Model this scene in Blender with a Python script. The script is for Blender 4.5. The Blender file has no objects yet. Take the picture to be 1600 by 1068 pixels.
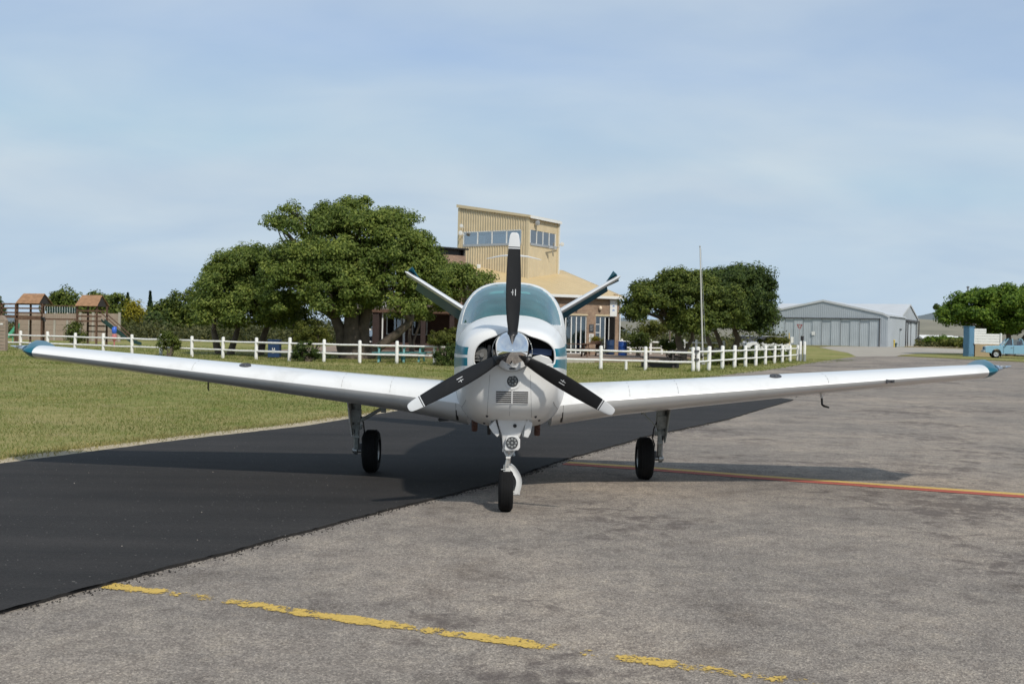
import bpy, bmesh, math, random
import numpy as np
from mathutils import Matrix, Vector

sc = bpy.context.scene
COL = sc.collection
R = math.radians

# ------------------------------------------------------------------ camera
F, TH, HC, PD = 1620.0, 0.0205, 1.54, 16.0      # focal length in 1600-px units, roll, eye height, horizon offset
CT, ST = math.cos(TH), math.sin(TH)
cam_d = bpy.data.cameras.new('camera')
cam = bpy.data.objects.new('camera', cam_d)
COL.objects.link(cam)
cam_d.sensor_width = 36.0
cam_d.lens = 36.0 * F / 1600.0
cam_d.clip_start = 0.1
cam_d.clip_end = 6000.0
cam_d.dof.use_dof = True
cam_d.dof.focus_distance = 9.3
cam_d.dof.aperture_fstop = 5.6
ph = PD / F
back = Vector((0, -math.cos(ph), math.sin(ph)))
rt0 = Vector((1, 0, 0))
up0 = Vector((0, math.sin(ph), math.cos(ph)))
rt = rt0 * CT + up0 * ST
upv = -rt0 * ST + up0 * CT
cam.matrix_world = Matrix(((rt.x, upv.x, back.x, 0), (rt.y, upv.y, back.y, 0), (rt.z, upv.z, back.z, HC), (0, 0, 0, 1)))
sc.camera = cam

# ------------------------------------------------------------------ world, sun, exposure
SUN = Vector((0.43, -0.86, 1.0)).normalized()
SUN_EL = math.asin(SUN.z)
SUN_AZ = math.atan2(SUN.x, SUN.y)
world = bpy.data.worlds.new('World')
sc.world = world
world.use_nodes = True
nt = world.node_tree
nt.nodes.clear()
def wn(t, **k):
    n = nt.nodes.new(t)
    for a, b in k.items():
        setattr(n, a, b)
    return n
sky = wn('ShaderNodeTexSky', sky_type='NISHITA', sun_disc=False, sun_elevation=SUN_EL, sun_rotation=SUN_AZ,
         air_density=1.0, dust_density=0.0, ozone_density=2.0)
tc = wn('ShaderNodeTexCoord')
sep = wn('ShaderNodeSeparateXYZ'); nt.links.new(tc.outputs['Generated'], sep.inputs[0])
# project the view direction onto a flat cloud deck
zz = wn('ShaderNodeMath', operation='MAXIMUM'); nt.links.new(sep.outputs[2], zz.inputs[0]); zz.inputs[1].default_value = 0.0
za = wn('ShaderNodeMath', operation='ADD'); nt.links.new(zz.outputs[0], za.inputs[0]); za.inputs[1].default_value = 0.26
dv1 = wn('ShaderNodeMath', operation='DIVIDE'); nt.links.new(sep.outputs[0], dv1.inputs[0]); nt.links.new(za.outputs[0], dv1.inputs[1])
dv2 = wn('ShaderNodeMath', operation='DIVIDE'); nt.links.new(sep.outputs[1], dv2.inputs[0]); nt.links.new(za.outputs[0], dv2.inputs[1])
cmb = wn('ShaderNodeCombineXYZ'); nt.links.new(dv1.outputs[0], cmb.inputs[0]); nt.links.new(dv2.outputs[0], cmb.inputs[1])
mp = wn('ShaderNodeMapping'); nt.links.new(cmb.outputs[0], mp.inputs[0])
mp.inputs['Rotation'].default_value = (0, 0, R(-24)); mp.inputs['Scale'].default_value = (0.75, 1.15, 1); mp.inputs['Location'].default_value = (3.1, 1.7, 0)
n1 = wn('ShaderNodeTexNoise'); nt.links.new(mp.outputs[0], n1.inputs['Vector'])
n1.inputs['Scale'].default_value = 1.25; n1.inputs['Detail'].default_value = 6; n1.inputs['Roughness'].default_value = 0.48; n1.inputs['Distortion'].default_value = 0.3
r1 = wn('ShaderNodeValToRGB'); nt.links.new(n1.outputs[0], r1.inputs[0])
r1.color_ramp.elements[0].position = 0.33; r1.color_ramp.elements[0].color = (0.58, 0.58, 0.58, 1)
r1.color_ramp.elements[1].position = 0.70; r1.color_ramp.elements[1].color = (1.0, 1.0, 1.0, 1)
SKY_STRENGTH = 0.10
tint = wn('ShaderNodeMix', data_type='RGBA', blend_type='MULTIPLY'); tint.inputs[0].default_value = 1.0
nt.links.new(sky.outputs[0], tint.inputs[6]); tint.inputs[7].default_value = (0.66, 0.80, 0.98, 1)
mx = wn('ShaderNodeMix', data_type='RGBA'); nt.links.new(r1.outputs[0], mx.inputs[0]); lid = wn('ShaderNodeMix', data_type='RGBA', blend_type='DARKEN'); lid.inputs[0].default_value = 1.0
nt.links.new(tint.outputs[2], lid.inputs[6]); lid.inputs[7].default_value = (2.9, 4.15, 5.55, 1)
nt.links.new(lid.outputs[2], mx.inputs[6])
n2 = wn('ShaderNodeTexNoise'); nt.links.new(mp.outputs[0], n2.inputs['Vector'])
n2.inputs['Scale'].default_value = 2.3; n2.inputs['Detail'].default_value = 5; n2.inputs['Roughness'].default_value = 0.5; n2.inputs['Distortion'].default_value = 0.4
r2 = wn('ShaderNodeValToRGB'); nt.links.new(n2.outputs[0], r2.inputs[0])
r2.color_ramp.elements[0].position = 0.36; r2.color_ramp.elements[0].color = (0.365, 0.448, 0.535, 1)
r2.color_ramp.elements[1].position = 0.66; r2.color_ramp.elements[1].color = (0.435, 0.505, 0.560, 1)
veil = wn('ShaderNodeMix', data_type='RGBA', blend_type='MULTIPLY'); veil.inputs[0].default_value = 1.0
nt.links.new(r2.outputs[0], veil.inputs[6]); veil.inputs[7].default_value = (10, 10, 10, 1)
nt.links.new(veil.outputs[2], mx.inputs[7])
bg = wn('ShaderNodeBackground'); nt.links.new(mx.outputs[2], bg.inputs[0]); bg.inputs[1].default_value = SKY_STRENGTH
wo = wn('ShaderNodeOutputWorld'); nt.links.new(bg.outputs[0], wo.inputs[0])

sun_d = bpy.data.lights.new('sun', 'SUN')
sun_d.energy = 2.5
sun_d.angle = R(2.0)
sun_d.color = (1.0, 0.94, 0.84)
sun_o = bpy.data.objects.new('sun', sun_d)
COL.objects.link(sun_o)
sun_o.rotation_euler = SUN.to_track_quat('Z', 'Y').to_euler()
sun_o.location = (20, -40, 60)

vs = sc.view_settings
vs.view_transform = 'Standard'; vs.look = 'None'; vs.gamma = 1.0; vs.use_curve_mapping = False
vs.exposure = 0.46
try:
    sc.cycles.max_bounces = 8
    sc.cycles.transparent_max_bounces = 12
except Exception:
    pass

# ------------------------------------------------------------------ placing helpers (metres; camera stands at x=0 y=0)
def gz(y):
    t = min(max((y - 52.0) / 100.0, 0.0), 1.0)
    return 0.45 * t * t * (3 - 2 * t)
def _ray(u, v):
    du, dv = u - 800.0, 534.0 - v
    return (du * CT - dv * ST) / F, (du * ST + dv * CT - PD) / F
def A(u, v, D):
    x, z = _ray(u, v)
    return Vector((x * D, D, HC + z * D))
def G(u, v):
    x, z = _ray(u, v)
    D = -HC / z if z < 0 else 400
    for _ in range(30):
        D = min((gz(D) - HC) / min(z, -1e-4), 600)
    return Vector((x * D, D, gz(D)))
def X_at(u, v, D):
    return _ray(u, v)[0] * D

# ------------------------------------------------------------------ mesh helpers
class MB:
    def __init__(self, M=None):
        self.v = []; self.f = []; self.mi = []; self.M = M; self.cm = 0
    def add(self, vs, fs, m=None):
        o = len(self.v)
        if self.M is not None:
            vs = [self.M @ Vector(p) for p in vs]
        self.v += [tuple(p) for p in vs]
        self.f += [tuple(i + o for i in f) for f in fs]
        self.mi += [self.cm if m is None else m] * len(fs)
        return self
    def box(self, c, s, rot=None, m=None):
        hx, hy, hz = s[0] / 2, s[1] / 2, s[2] / 2
        vs = [Vector((x, y, z)) for x in (-hx, hx) for y in (-hy, hy) for z in (-hz, hz)]
        if rot is not None:
            if not isinstance(rot, Matrix):
                rot = Matrix.Rotation(rot, 3, 'Z')
            vs = [rot @ p for p in vs]
        c = Vector(c)
        return self.add([p + c for p in vs], [(0, 1, 3, 2), (4, 6, 7, 5), (0, 4, 5, 1), (2, 3, 7, 6), (0, 2, 6, 4), (1, 5, 7, 3)], m)
    def beam(self, a, b, w, h=None, m=None):
        a, b = Vector(a), Vector(b)
        d = b - a; L = d.length
        q = d.to_track_quat('X', 'Z').to_matrix()
        return self.box((a + b) / 2, (L, w, h or w), q, m)
    def tube(self, pts, r, n=8, cap=True, m=None):
        pts = [Vector(p) for p in pts]
        if not isinstance(r, (list, tuple)):
            r = [r] * len(pts)
        rings = []
        prev = None
        for i, p in enumerate(pts):
            t = (pts[min(i + 1, len(pts) - 1)] - pts[max(i - 1, 0)])
            if t.length < 1e-9: t = Vector((0, 0, 1))
            t.normalize()
            if prev is None:
                a = Vector((0, 0, 1)) if abs(t.z) < 0.9 else Vector((1, 0, 0))
                s = t.cross(a).normalized()
            else:
                s = (prev - t * prev.dot(t))
                s = s.normalized() if s.length > 1e-6 else t.orthogonal().normalized()
            prev = s
            w = t.cross(s)
            rings.append([p + (s * math.cos(2 * math.pi * k / n) + w * math.sin(2 * math.pi * k / n)) * r[i] for k in range(n)])
        return self.loft(rings, True, cap, m)
    def loft(self, rings, closed=True, cap=True, m=None):
        n = len(rings[0]); vs = [p for rg in rings for p in rg]; fs = []
        kk = n if closed else n - 1
        for i in range(len(rings) - 1):
            for k in range(kk):
                a = i * n + k; b = i * n + (k + 1) % n
                fs.append((a, b, b + n, a + n))
        if cap and closed:
            fs.append(tuple(range(n))[::-1]); fs.append(tuple((len(rings) - 1) * n + k for k in range(n)))
        return self.add(vs, fs, m)
    def lathe(self, prof, o, axis=(0, 0, 1), n=20, cap=True, m=None):
        # prof: (distance along axis, radius)
        ax = Vector(axis).normalized(); s = ax.orthogonal().normalized(); w = ax.cross(s); o = Vector(o)
        rings = [[o + ax * d + (s * math.cos(2 * math.pi * k / n) + w * math.sin(2 * math.pi * k / n)) * max(r, 1e-4) for k in range(n)] for d, r in prof]
        return self.loft(rings, True, cap, m)
    def prism(self, pts, d, m=None):
        # closed 3-D outline pts pushed along vector d
        d = Vector(d); n = len(pts); pts = [Vector(p) for p in pts]
        fs = [tuple(range(n))[::-1], tuple(range(n, 2 * n))] + [(k, (k + 1) % n, (k + 1) % n + n, k + n) for k in range(n)]
        return self.add(pts + [p + d for p in pts], fs, m)
    def poly(self, pts, m=None):
        return self.add(pts, [tuple(range(len(pts)))], m)
    def build(self, name, mats, parent=None, smooth=None, bevel=0, label=None, kind=None, subsurf=0, recalc=True):
        me = bpy.data.meshes.new(name)
        o0 = ORI.get(parent.name, Vector((0, 0, 0))) if parent else Vector((0, 0, 0))
        vs = self.v if o0.length == 0 else [(p[0] - o0.x, p[1] - o0.y, p[2] - o0.z) for p in self.v]
        me.from_pydata(vs, [], self.f)
        if not isinstance(mats, (list, tuple)): mats = [mats]
        for mm in mats: me.materials.append(mm)
        if len(mats) > 1: me.polygons.foreach_set('material_index', self.mi)
        if recalc:
            bm = bmesh.new(); bm.from_mesh(me); bmesh.ops.recalc_face_normals(bm, faces=bm.faces); bm.to_mesh(me); bm.free()
        if smooth is not None:
            me.polygons.foreach_set('use_smooth', [True] * len(me.polygons))
            me.set_sharp_from_angle(angle=R(smooth))
        me.update()
        o = bpy.data.objects.new(name, me)
        COL.objects.link(o)
        if parent:
            o.parent = parent; ORI[o.name] = o0
        if label: o['label'] = label
        if kind: o['kind'] = kind
        if bevel:
            b = o.modifiers.new('bevel', 'BEVEL'); b.width = bevel; b.segments = 2; b.limit_method = 'ANGLE'; b.angle_limit = R(40); b.harden_normals = False
        if subsurf:
            s = o.modifiers.new('subd', 'SUBSURF'); s.levels = subsurf; s.render_levels = subsurf
        return o
ORI = {}
def thing(name, label, cat, loc=(0, 0, 0), group=None, rz=0):
    o = bpy.data.objects.new(name, None); COL.objects.link(o)
    o.location = loc; o.rotation_euler = (0, 0, rz); o.empty_display_size = 0.2
    ORI[o.name] = Vector(loc)
    o['label'] = label; o['category'] = cat
    if group: o['group'] = group
    return o
def tag(o, label, cat, group=None):
    o['label'] = label; o['category'] = cat
    if group: o['group'] = group
    return o
def dup(root, loc, rz=0, label=None, group=None, scale=None):
    r = root.copy(); COL.objects.link(r); r.location = loc; r.rotation_euler = (0, 0, rz)
    if scale: r.scale = scale
    if label: r['label'] = label
    if group: r['group'] = group
    for ch in list(root.children):
        c = ch.copy(); COL.objects.link(c); c.parent = r
        for g in list(ch.children):
            d = g.copy(); COL.objects.link(d); d.parent = c
    return r
def frame(o, ang):
    return Matrix.Translation(Vector(o)) @ Matrix.Rotation(ang, 4, 'Z')

# ------------------------------------------------------------------ materials
def new_mat(name):
    m = bpy.data.materials.new(name); m.use_nodes = True
    return m, m.node_tree, m.node_tree.nodes['Principled BSDF']
def nd(t, ty, **k):
    n = t.nodes.new(ty)
    for a, b in k.items(): setattr(n, a, b)
    return n
def c4(c): return (c[0], c[1], c[2], 1.0)
def noise(t, scale, detail=4, rough=0.55, vec=None, coord='Object'):
    n = nd(t, 'ShaderNodeTexNoise'); n.inputs['Scale'].default_value = scale; n.inputs['Detail'].default_value = detail; n.inputs['Roughness'].default_value = rough
    if vec is None:
        c = nd(t, 'ShaderNodeTexCoord'); t.links.new(c.outputs[coord], n.inputs['Vector'])
    else:
        t.links.new(vec, n.inputs['Vector'])
    return n
def ramp(t, fac, stops):
    r = nd(t, 'ShaderNodeValToRGB'); t.links.new(fac, r.inputs[0])
    e = r.color_ramp.elements
    while len(e) < len(stops): e.new(0.5)
    for i, (p, c) in enumerate(stops):
        e[i].position = p; e[i].color = c4(c) if len(c) == 3 else c
    return r
def mixc(t, fac, a, b, blend='MIX'):
    m = nd(t, 'ShaderNodeMix', data_type='RGBA', blend_type=blend)
    for i, x in ((0, fac), (6, a), (7, b)):
        if isinstance(x, bpy.types.NodeSocket): t.links.new(x, m.inputs[i])
        elif i == 0: m.inputs[0].default_value = x
        else: m.inputs[i].default_value = c4(x)
    return m.outputs[2]
def bump(t, p, height, strength, dist=0.01):
    b = nd(t, 'ShaderNodeBump'); b.inputs['Strength'].default_value = strength; b.inputs['Distance'].default_value = dist
    t.links.new(height, b.inputs['Height']); t.links.new(b.outputs[0], p.inputs['Normal'])
def mat(name, col, rough=0.6, metal=0.0, var=0.15, scale=3.0, bmp=0.0, bscale=40.0, coat=0.0, spec=0.5, dirt=None, dscale=1.2):
    m, t, p = new_mat(name)
    n = noise(t, scale, 5, 0.6)
    d = tuple(max(0, x * (1 - var)) for x in col); h = tuple(min(1, x * (1 + var * 0.6)) for x in col)
    r = ramp(t, n.outputs[0], [(0.3, d), (0.7, h)])
    out = r.outputs[0]
    if dirt:
        n2 = noise(t, dscale, 7, 0.68)
        r2 = ramp(t, n2.outputs[0], [(0.52, (0, 0, 0)), (0.72, (0.75, 0.75, 0.75))])
        out = mixc(t, r2.outputs[0], out, dirt)
    t.links.new(out, p.inputs['Base Color'])
    p.inputs['Roughness'].default_value = rough; p.inputs['Metallic'].default_value = metal
    p.inputs['Specular IOR Level'].default_value = spec
    p.inputs['Coat Weight'].default_value = coat; p.inputs['Coat Roughness'].default_value = 0.06
    if bmp:
        n3 = noise(t, bscale, 3, 0.6)
        bump(t, p, n3.outputs[0], bmp)
    return m
def glass_mat(name, tint, refl=0.10, rough=0.02):
    m, t, p = new_mat(name); t.nodes.remove(p)
    tr = nd(t, 'ShaderNodeBsdfTransparent'); tr.inputs[0].default_value = c4(tint)
    gl = nd(t, 'ShaderNodeBsdfGlossy'); gl.inputs['Roughness'].default_value = rough; gl.inputs[0].default_value = (0.95, 0.97, 1, 1)
    fr = nd(t, 'ShaderNodeFresnel'); fr.inputs[0].default_value = 1.5
    ad = nd(t, 'ShaderNodeMath', operation='ADD'); t.links.new(fr.outputs[0], ad.inputs[0]); ad.inputs[1].default_value = refl
    cl = nd(t, 'ShaderNodeClamp'); t.links.new(ad.outputs[0], cl.inputs[0])
    mx = nd(t, 'ShaderNodeMixShader'); t.links.new(cl.outputs[0], mx.inputs[0]); t.links.new(tr.outputs[0], mx.inputs[1]); t.links.new(gl.outputs[0], mx.inputs[2])
    t.links.new(mx.outputs[0], t.nodes['Material Output'].inputs[0])
    return m
def leaf_mat(name, dark, mid, light, trans=0.25, clump=0.7):
    m, t, p = new_mat(name)
    g = nd(t, 'ShaderNodeNewGeometry')
    r = ramp(t, g.outputs['Random Per Island'], [(0.0, dark), (0.55, mid), (1.0, light)])
    n = noise(t, clump, 3, 0.6)
    r2 = ramp(t, n.outputs[0], [(0.35, (0.72, 0.78, 0.72)), (0.68, (1.2, 1.15, 0.95))])
    col = mixc(t, 1.0, r.outputs[0], r2.outputs[0], 'MULTIPLY')
    t.links.new(col, p.inputs['Base Color']); p.inputs['Roughness'].default_value = 0.6; p.inputs['Specular IOR Level'].default_value = 0.2
    tl = nd(t, 'ShaderNodeBsdfTranslucent'); 
    tcol = mixc(t, 1.0, col, (1.15, 1.25, 0.55), 'MULTIPLY'); t.links.new(tcol, tl.inputs[0])
    mx = nd(t, 'ShaderNodeMixShader'); mx.inputs[0].default_value = trans
    t.links.new(p.outputs[0], mx.inputs[1]); t.links.new(tl.outputs[0], mx.inputs[2])
    t.links.new(mx.outputs[0], t.nodes['Material Output'].inputs[0])
    return m

M = {}
M['white_wood'] = mat('white_painted_wood', (0.74, 0.73, 0.70), 0.6, var=0.08, scale=6, dirt=(0.45, 0.43, 0.38), dscale=5, bmp=0.1)
M['brown_wood'] = mat('brown_wood', (0.105, 0.055, 0.032), 0.75, var=0.35, scale=8, bmp=0.2)
M['red_brown_wood'] = mat('stained_planks', (0.30, 0.165, 0.085), 0.75, var=0.3, scale=5, bmp=0.2)
M['dark_wood'] = mat('dark_wood', (0.035, 0.028, 0.024), 0.8, var=0.3)
M['teal_wood'] = mat('teal_painted_wood', (0.10, 0.27, 0.27), 0.65, var=0.2, scale=7)
M['tan_steel'] = mat('tan_sheet', (0.57, 0.48, 0.325), 0.5, var=0.08, scale=1.2, dirt=(0.47, 0.39, 0.26), dscale=0.8)
M['tan_trim'] = mat('tan_trim', (0.57, 0.475, 0.31), 0.5, var=0.05)
M['tan_roof'] = mat('tan_roof_sheet', (0.52, 0.395, 0.215), 0.55, var=0.08, scale=0.8, dirt=(0.46, 0.35, 0.195), dscale=0.5)
M['white_trim'] = mat('white_trim', (0.70, 0.70, 0.68), 0.5, var=0.06)
M['alu'] = mat('aluminium_frame', (0.45, 0.46, 0.47), 0.4, metal=0.5, var=0.08)
M['dark_metal'] = mat('dark_metal', (0.05, 0.05, 0.055), 0.5, var=0.2)
M['black'] = mat('black_paint', (0.014, 0.014, 0.016), 0.45, var=0.2)
M['interior'] = mat('dim_interior', (0.09, 0.085, 0.08), 0.8, var=0.3, scale=1.0)
M['concrete'] = mat('concrete', (0.36, 0.33, 0.28), 0.85, var=0.15, scale=2.5, dirt=(0.22, 0.20, 0.16), dscale=1.0, bmp=0.2)
M['precast'] = mat('precast_panel', (0.30, 0.235, 0.185), 0.85, var=0.14, scale=1.5, dirt=(0.2, 0.17, 0.13), dscale=0.8, bmp=0.2)
M['hangar'] = mat('galvanised_sheet', (0.44, 0.475, 0.51), 0.45, metal=0.25, var=0.09, scale=0.5, dirt=(0.36, 0.39, 0.42), dscale=0.25)
M['hangar_door'] = mat('hangar_door_sheet', (0.46, 0.50, 0.53), 0.5, metal=0.15, var=0.1, scale=0.5)
M['hangar_roof'] = mat('hangar_roof_sheet', (0.56, 0.57, 0.58), 0.42, metal=0.2, var=0.06, scale=0.4)
M['toy_blue'] = mat('toy_blue', (0.04, 0.13, 0.55), 0.4, var=0.1)
M['blue_plastic'] = mat('blue_plastic', (0.012, 0.06, 0.26), 0.4, var=0.12)
M['deep_blue'] = mat('deep_blue', (0.010, 0.035, 0.10), 0.45, var=0.15)
M['tank_blue'] = mat('tank_blue', (0.09, 0.20, 0.31), 0.45, var=0.1)
M['truck_blue'] = mat('truck_paint', (0.235, 0.43, 0.56), 0.3, var=0.05, coat=0.5)
M['rubber'] = mat('tyre_rubber', (0.008, 0.008, 0.0085), 0.85, spec=0.2, var=0.3, scale=12, bmp=0.15)
M['chrome'] = mat('polished_metal', (0.80, 0.80, 0.81), 0.055, metal=1.0, var=0.03)
M['shade_brick'] = mat('shaded_brick', (0.085, 0.05, 0.04), 0.9, var=0.3, scale=3)  # verandah brick, its colour darkened to carry the shade under the roof
M['verandah_roof'] = mat('old_roof_sheet', (0.16, 0.135, 0.115), 0.7, var=0.2)
M['steel'] = mat('steel', (0.34, 0.35, 0.35), 0.38, metal=0.8, var=0.2, scale=9)
M['gear_grey'] = mat('gear_paint', (0.27, 0.29, 0.28), 0.5, var=0.25, scale=14, dirt=(0.09, 0.085, 0.075), dscale=12)
M['bark'] = mat('bark', (0.115, 0.09, 0.068), 0.9, var=0.4, scale=4, bmp=0.6, bscale=14)
M['bark_pale'] = mat('pale_bark', (0.16, 0.13, 0.10), 0.9, var=0.35, scale=4, bmp=0.5, bscale=14)
M['pink'] = mat('faded_pink_plastic', (0.50, 0.16, 0.16), 0.5, var=0.1)
M['green_plastic'] = mat('green_plastic', (0.09, 0.40, 0.26), 0.45, var=0.1)
M['slide_green'] = mat('slide_green', (0.014, 0.045, 0.040), 0.5, var=0.15)
M['yellow'] = mat('yellow_paint', (0.60, 0.42, 0.04), 0.6, var=0.1)
M['sign_red'] = mat('faded_sign_red', (0.22, 0.05, 0.05), 0.5, var=0.1)
M['pole_white'] = mat('weathered_pole', (0.50, 0.49, 0.46), 0.6, var=0.12)
M['lamp_warm'] = mat('lamp_globe', (0.80, 0.66, 0.50), 0.4, var=0.04)
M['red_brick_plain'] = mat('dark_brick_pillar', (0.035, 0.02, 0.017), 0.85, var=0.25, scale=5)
M['win'] = glass_mat('window_glass', (0.66, 0.72, 0.73), 0.08)
M['win_sky'] = glass_mat('tower_glass', (0.72, 0.78, 0.80), 0.24)
M['banner_blue'] = mat('banner_blue', (0.10, 0.20, 0.48), 0.6)
M['curtain'] = mat('pale_blind', (0.66, 0.70, 0.72), 0.8, var=0.06)

def brick_mat(name, c1, c2, mortar, bw=0.23, bh=0.085):
    m, t, p = new_mat(name)
    c = nd(t, 'ShaderNodeTexCoord'); s = nd(t, 'ShaderNodeSeparateXYZ'); t.links.new(c.outputs['Object'], s.inputs[0])
    ad = nd(t, 'ShaderNodeMath', operation='ADD'); t.links.new(s.outputs[0], ad.inputs[0]); t.links.new(s.outputs[1], ad.inputs[1])
    cb = nd(t, 'ShaderNodeCombineXYZ'); t.links.new(ad.outputs[0], cb.inputs[0]); t.links.new(s.outputs[2], cb.inputs[1])
    b = nd(t, 'ShaderNodeTexBrick'); t.links.new(cb.outputs[0], b.inputs['Vector'])
    b.inputs['Color1'].default_value = c4(c1); b.inputs['Color2'].default_value = c4(c2); b.inputs['Mortar'].default_value = c4(mortar)
    b.inputs['Scale'].default_value = 1.0; b.inputs['Mortar Size'].default_value = 0.007; b.inputs['Brick Width'].default_value = bw; b.inputs['Row Height'].default_value = bh
    n = noise(t, 1.5, 5, 0.65)
    r = ramp(t, n.outputs[0], [(0.3, (0.75, 0.75, 0.75)), (0.7, (1.12, 1.1, 1.05))])
    t.links.new(mixc(t, 1.0, b.outputs[0], r.outputs[0], 'MULTIPLY'), p.inputs['Base Color'])
    p.inputs['Roughness'].default_value = 0.85
    bump(t, p, b.outputs['Fac'], -0.4, 0.01)
    return m
M['brick'] = brick_mat('face_brick', (0.33, 0.225, 0.155), (0.25, 0.155, 0.105), (0.34, 0.29, 0.235))
M['brick_dark'] = brick_mat('weathered_brick', (0.34, 0.225, 0.165), (0.24, 0.155, 0.115), (0.33, 0.27, 0.22))

L = {}
L['fig'] = leaf_mat('fig_leaves', (0.056, 0.088, 0.019), (0.132, 0.176, 0.038), (0.235, 0.270, 0.075), 0.32)
L['dark'] = leaf_mat('dark_leaves', (0.022, 0.040, 0.011), (0.050, 0.080, 0.019), (0.10, 0.132, 0.032), 0.2)
L['olive'] = leaf_mat('olive_leaves', (0.040, 0.062, 0.014), (0.092, 0.124, 0.024), (0.165, 0.19, 0.042), 0.25)
L['bright'] = leaf_mat('bright_leaves', (0.045, 0.09, 0.012), (0.105, 0.175, 0.020), (0.20, 0.27, 0.04), 0.3)
L['scrub'] = leaf_mat('scrub_leaves', (0.030, 0.036, 0.014), (0.070, 0.078, 0.030), (0.130, 0.125, 0.055), 0.15)
L['yellow'] = leaf_mat('yellow_leaves', (0.14, 0.13, 0.012), (0.26, 0.22, 0.02), (0.38, 0.32, 0.04), 0.25)
L['pine'] = leaf_mat('conifer_leaves', (0.010, 0.024, 0.014), (0.020, 0.042, 0.022), (0.035, 0.060, 0.030), 0.1)
L['shrub'] = leaf_mat('shrub_leaves', (0.05, 0.065, 0.012), (0.11, 0.12, 0.022), (0.17, 0.17, 0.04), 0.2)
# ------------------------------------------------------------------ ground materials
def grass_ground(name, green, straw, bias, dirt):
    m, t, p = new_mat(name)
    n1 = noise(t, 0.22, 6, 0.62); n2 = noise(t, 1.6, 6, 0.7); n3 = noise(t, 38.0, 4, 0.75); n4 = noise(t, 0.9, 5, 0.6)
    a = nd(t, 'ShaderNodeMath', operation='ADD'); t.links.new(n1.outputs[0], a.inputs[0]); t.links.new(n2.outputs[0], a.inputs[1])
    h = nd(t, 'ShaderNodeMath', operation='MULTIPLY'); t.links.new(a.outputs[0], h.inputs[0]); h.inputs[1].default_value = 0.5
    r = ramp(t, h.outputs[0], [(0.40 + bias, green), (0.60 + bias, straw)])
    r3 = ramp(t, n3.outputs[0], [(0.25, (0.55, 0.56, 0.5)), (0.75, (1.35, 1.35, 1.3))])
    c = mixc(t, 1.0, r.outputs[0], r3.outputs[0], 'MULTIPLY')
    r4 = ramp(t, n4.outputs[0], [(0.60, (0, 0, 0)), (0.74, (0.6, 0.6, 0.6))])
    c = mixc(t, r4.outputs[0], c, dirt)
    t.links.new(c, p.inputs['Base Color']); p.inputs['Roughness'].default_value = 0.95; p.inputs['Specular IOR Level'].default_value = 0.1
    bump(t, p, n3.outputs[0], 0.6, 0.03)
    return m
M['lawn'] = grass_ground('lawn', (0.128, 0.168, 0.038), (0.29, 0.255, 0.112), -0.03, (0.25, 0.205, 0.115))
M['field'] = grass_ground('dry_field', (0.10, 0.115, 0.035), (0.21, 0.175, 0.08), -0.05, (0.23, 0.175, 0.10))

def apron_mat():
    m, t, p = new_mat('old_chip_seal')
    big = noise(t, 0.28, 6, 0.62); mid = noise(t, 1.3, 7, 0.68); fine = noise(t, 42.0, 5, 0.75)
    v = nd(t, 'ShaderNodeTexVoronoi'); c = nd(t, 'ShaderNodeTexCoord'); t.links.new(c.outputs['Object'], v.inputs['Vector']); v.inputs['Scale'].default_value = 125.0
    base = ramp(t, big.outputs[0], [(0.30, (0.182, 0.168, 0.154)), (0.50, (0.245, 0.220, 0.194)), (0.70, (0.330, 0.287, 0.240))])
    r2 = ramp(t, mid.outputs[0], [(0.28, (0.60, 0.57, 0.56)), (0.46, (0.96, 0.95, 0.95)), (0.74, (1.22, 1.19, 1.14))])
    col = mixc(t, 1.0, base.outputs[0], r2.outputs[0], 'MULTIPLY')
    r3 = ramp(t, fine.outputs[0], [(0.3, (0.74, 0.74, 0.74)), (0.7, (1.2, 1.2, 1.2))])
    col = mixc(t, 1.0, col, r3.outputs[0], 'MULTIPLY')
    md2 = noise(t, 5.5, 6, 0.72)
    rm2 = ramp(t, md2.outputs[0], [(0.30, (0.72, 0.70, 0.70)), (0.52, (1.0, 1.0, 1.0)), (0.72, (1.16, 1.14, 1.09))])
    col = mixc(t, 1.0, col, rm2.outputs[0], 'MULTIPLY')
    # individual chips: some pale, some dark
    sp = nd(t, 'ShaderNodeSeparateColor'); t.links.new(v.outputs['Color'], sp.inputs[0])
    r4 = ramp(t, sp.outputs[0], [(0.0, (0.60, 0.58, 0.57)), (0.5, (0.98, 0.97, 0.96)), (0.9, (1.32, 1.30, 1.27)), (1.0, (1.75, 1.72, 1.66))])
    col = mixc(t, 1.0, col, r4.outputs[0], 'MULTIPLY')
    # dark tar and oil spots
    st = noise(t, 3.4, 8, 0.78); st.inputs['Distortion'].default_value = 0.4
    mask2 = noise(t, 0.33, 3, 0.5)
    ml = nd(t, 'ShaderNodeMath', operation='MULTIPLY'); t.links.new(st.outputs[0], ml.inputs[0]); t.links.new(mask2.outputs[0], ml.inputs[1])
    r5 = ramp(t, ml.outputs[0], [(0.282, (0, 0, 0)), (0.345, (0.72, 0.72, 0.72))])
    col = mixc(t, r5.outputs[0], col, (0.085, 0.068, 0.062))
    t.links.new(col, p.inputs['Base Color']); p.inputs['Roughness'].default_value = 0.92; p.inputs['Specular IOR Level'].default_value = 0.25
    sm = nd(t, 'ShaderNodeMath', operation='ADD'); t.links.new(v.outputs['Distance'], sm.inputs[0]); t.links.new(fine.outputs[0], sm.inputs[1])
    bump(t, p, sm.outputs[0], 0.55, 0.008)
    return m
M['apron'] = apron_mat()
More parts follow.
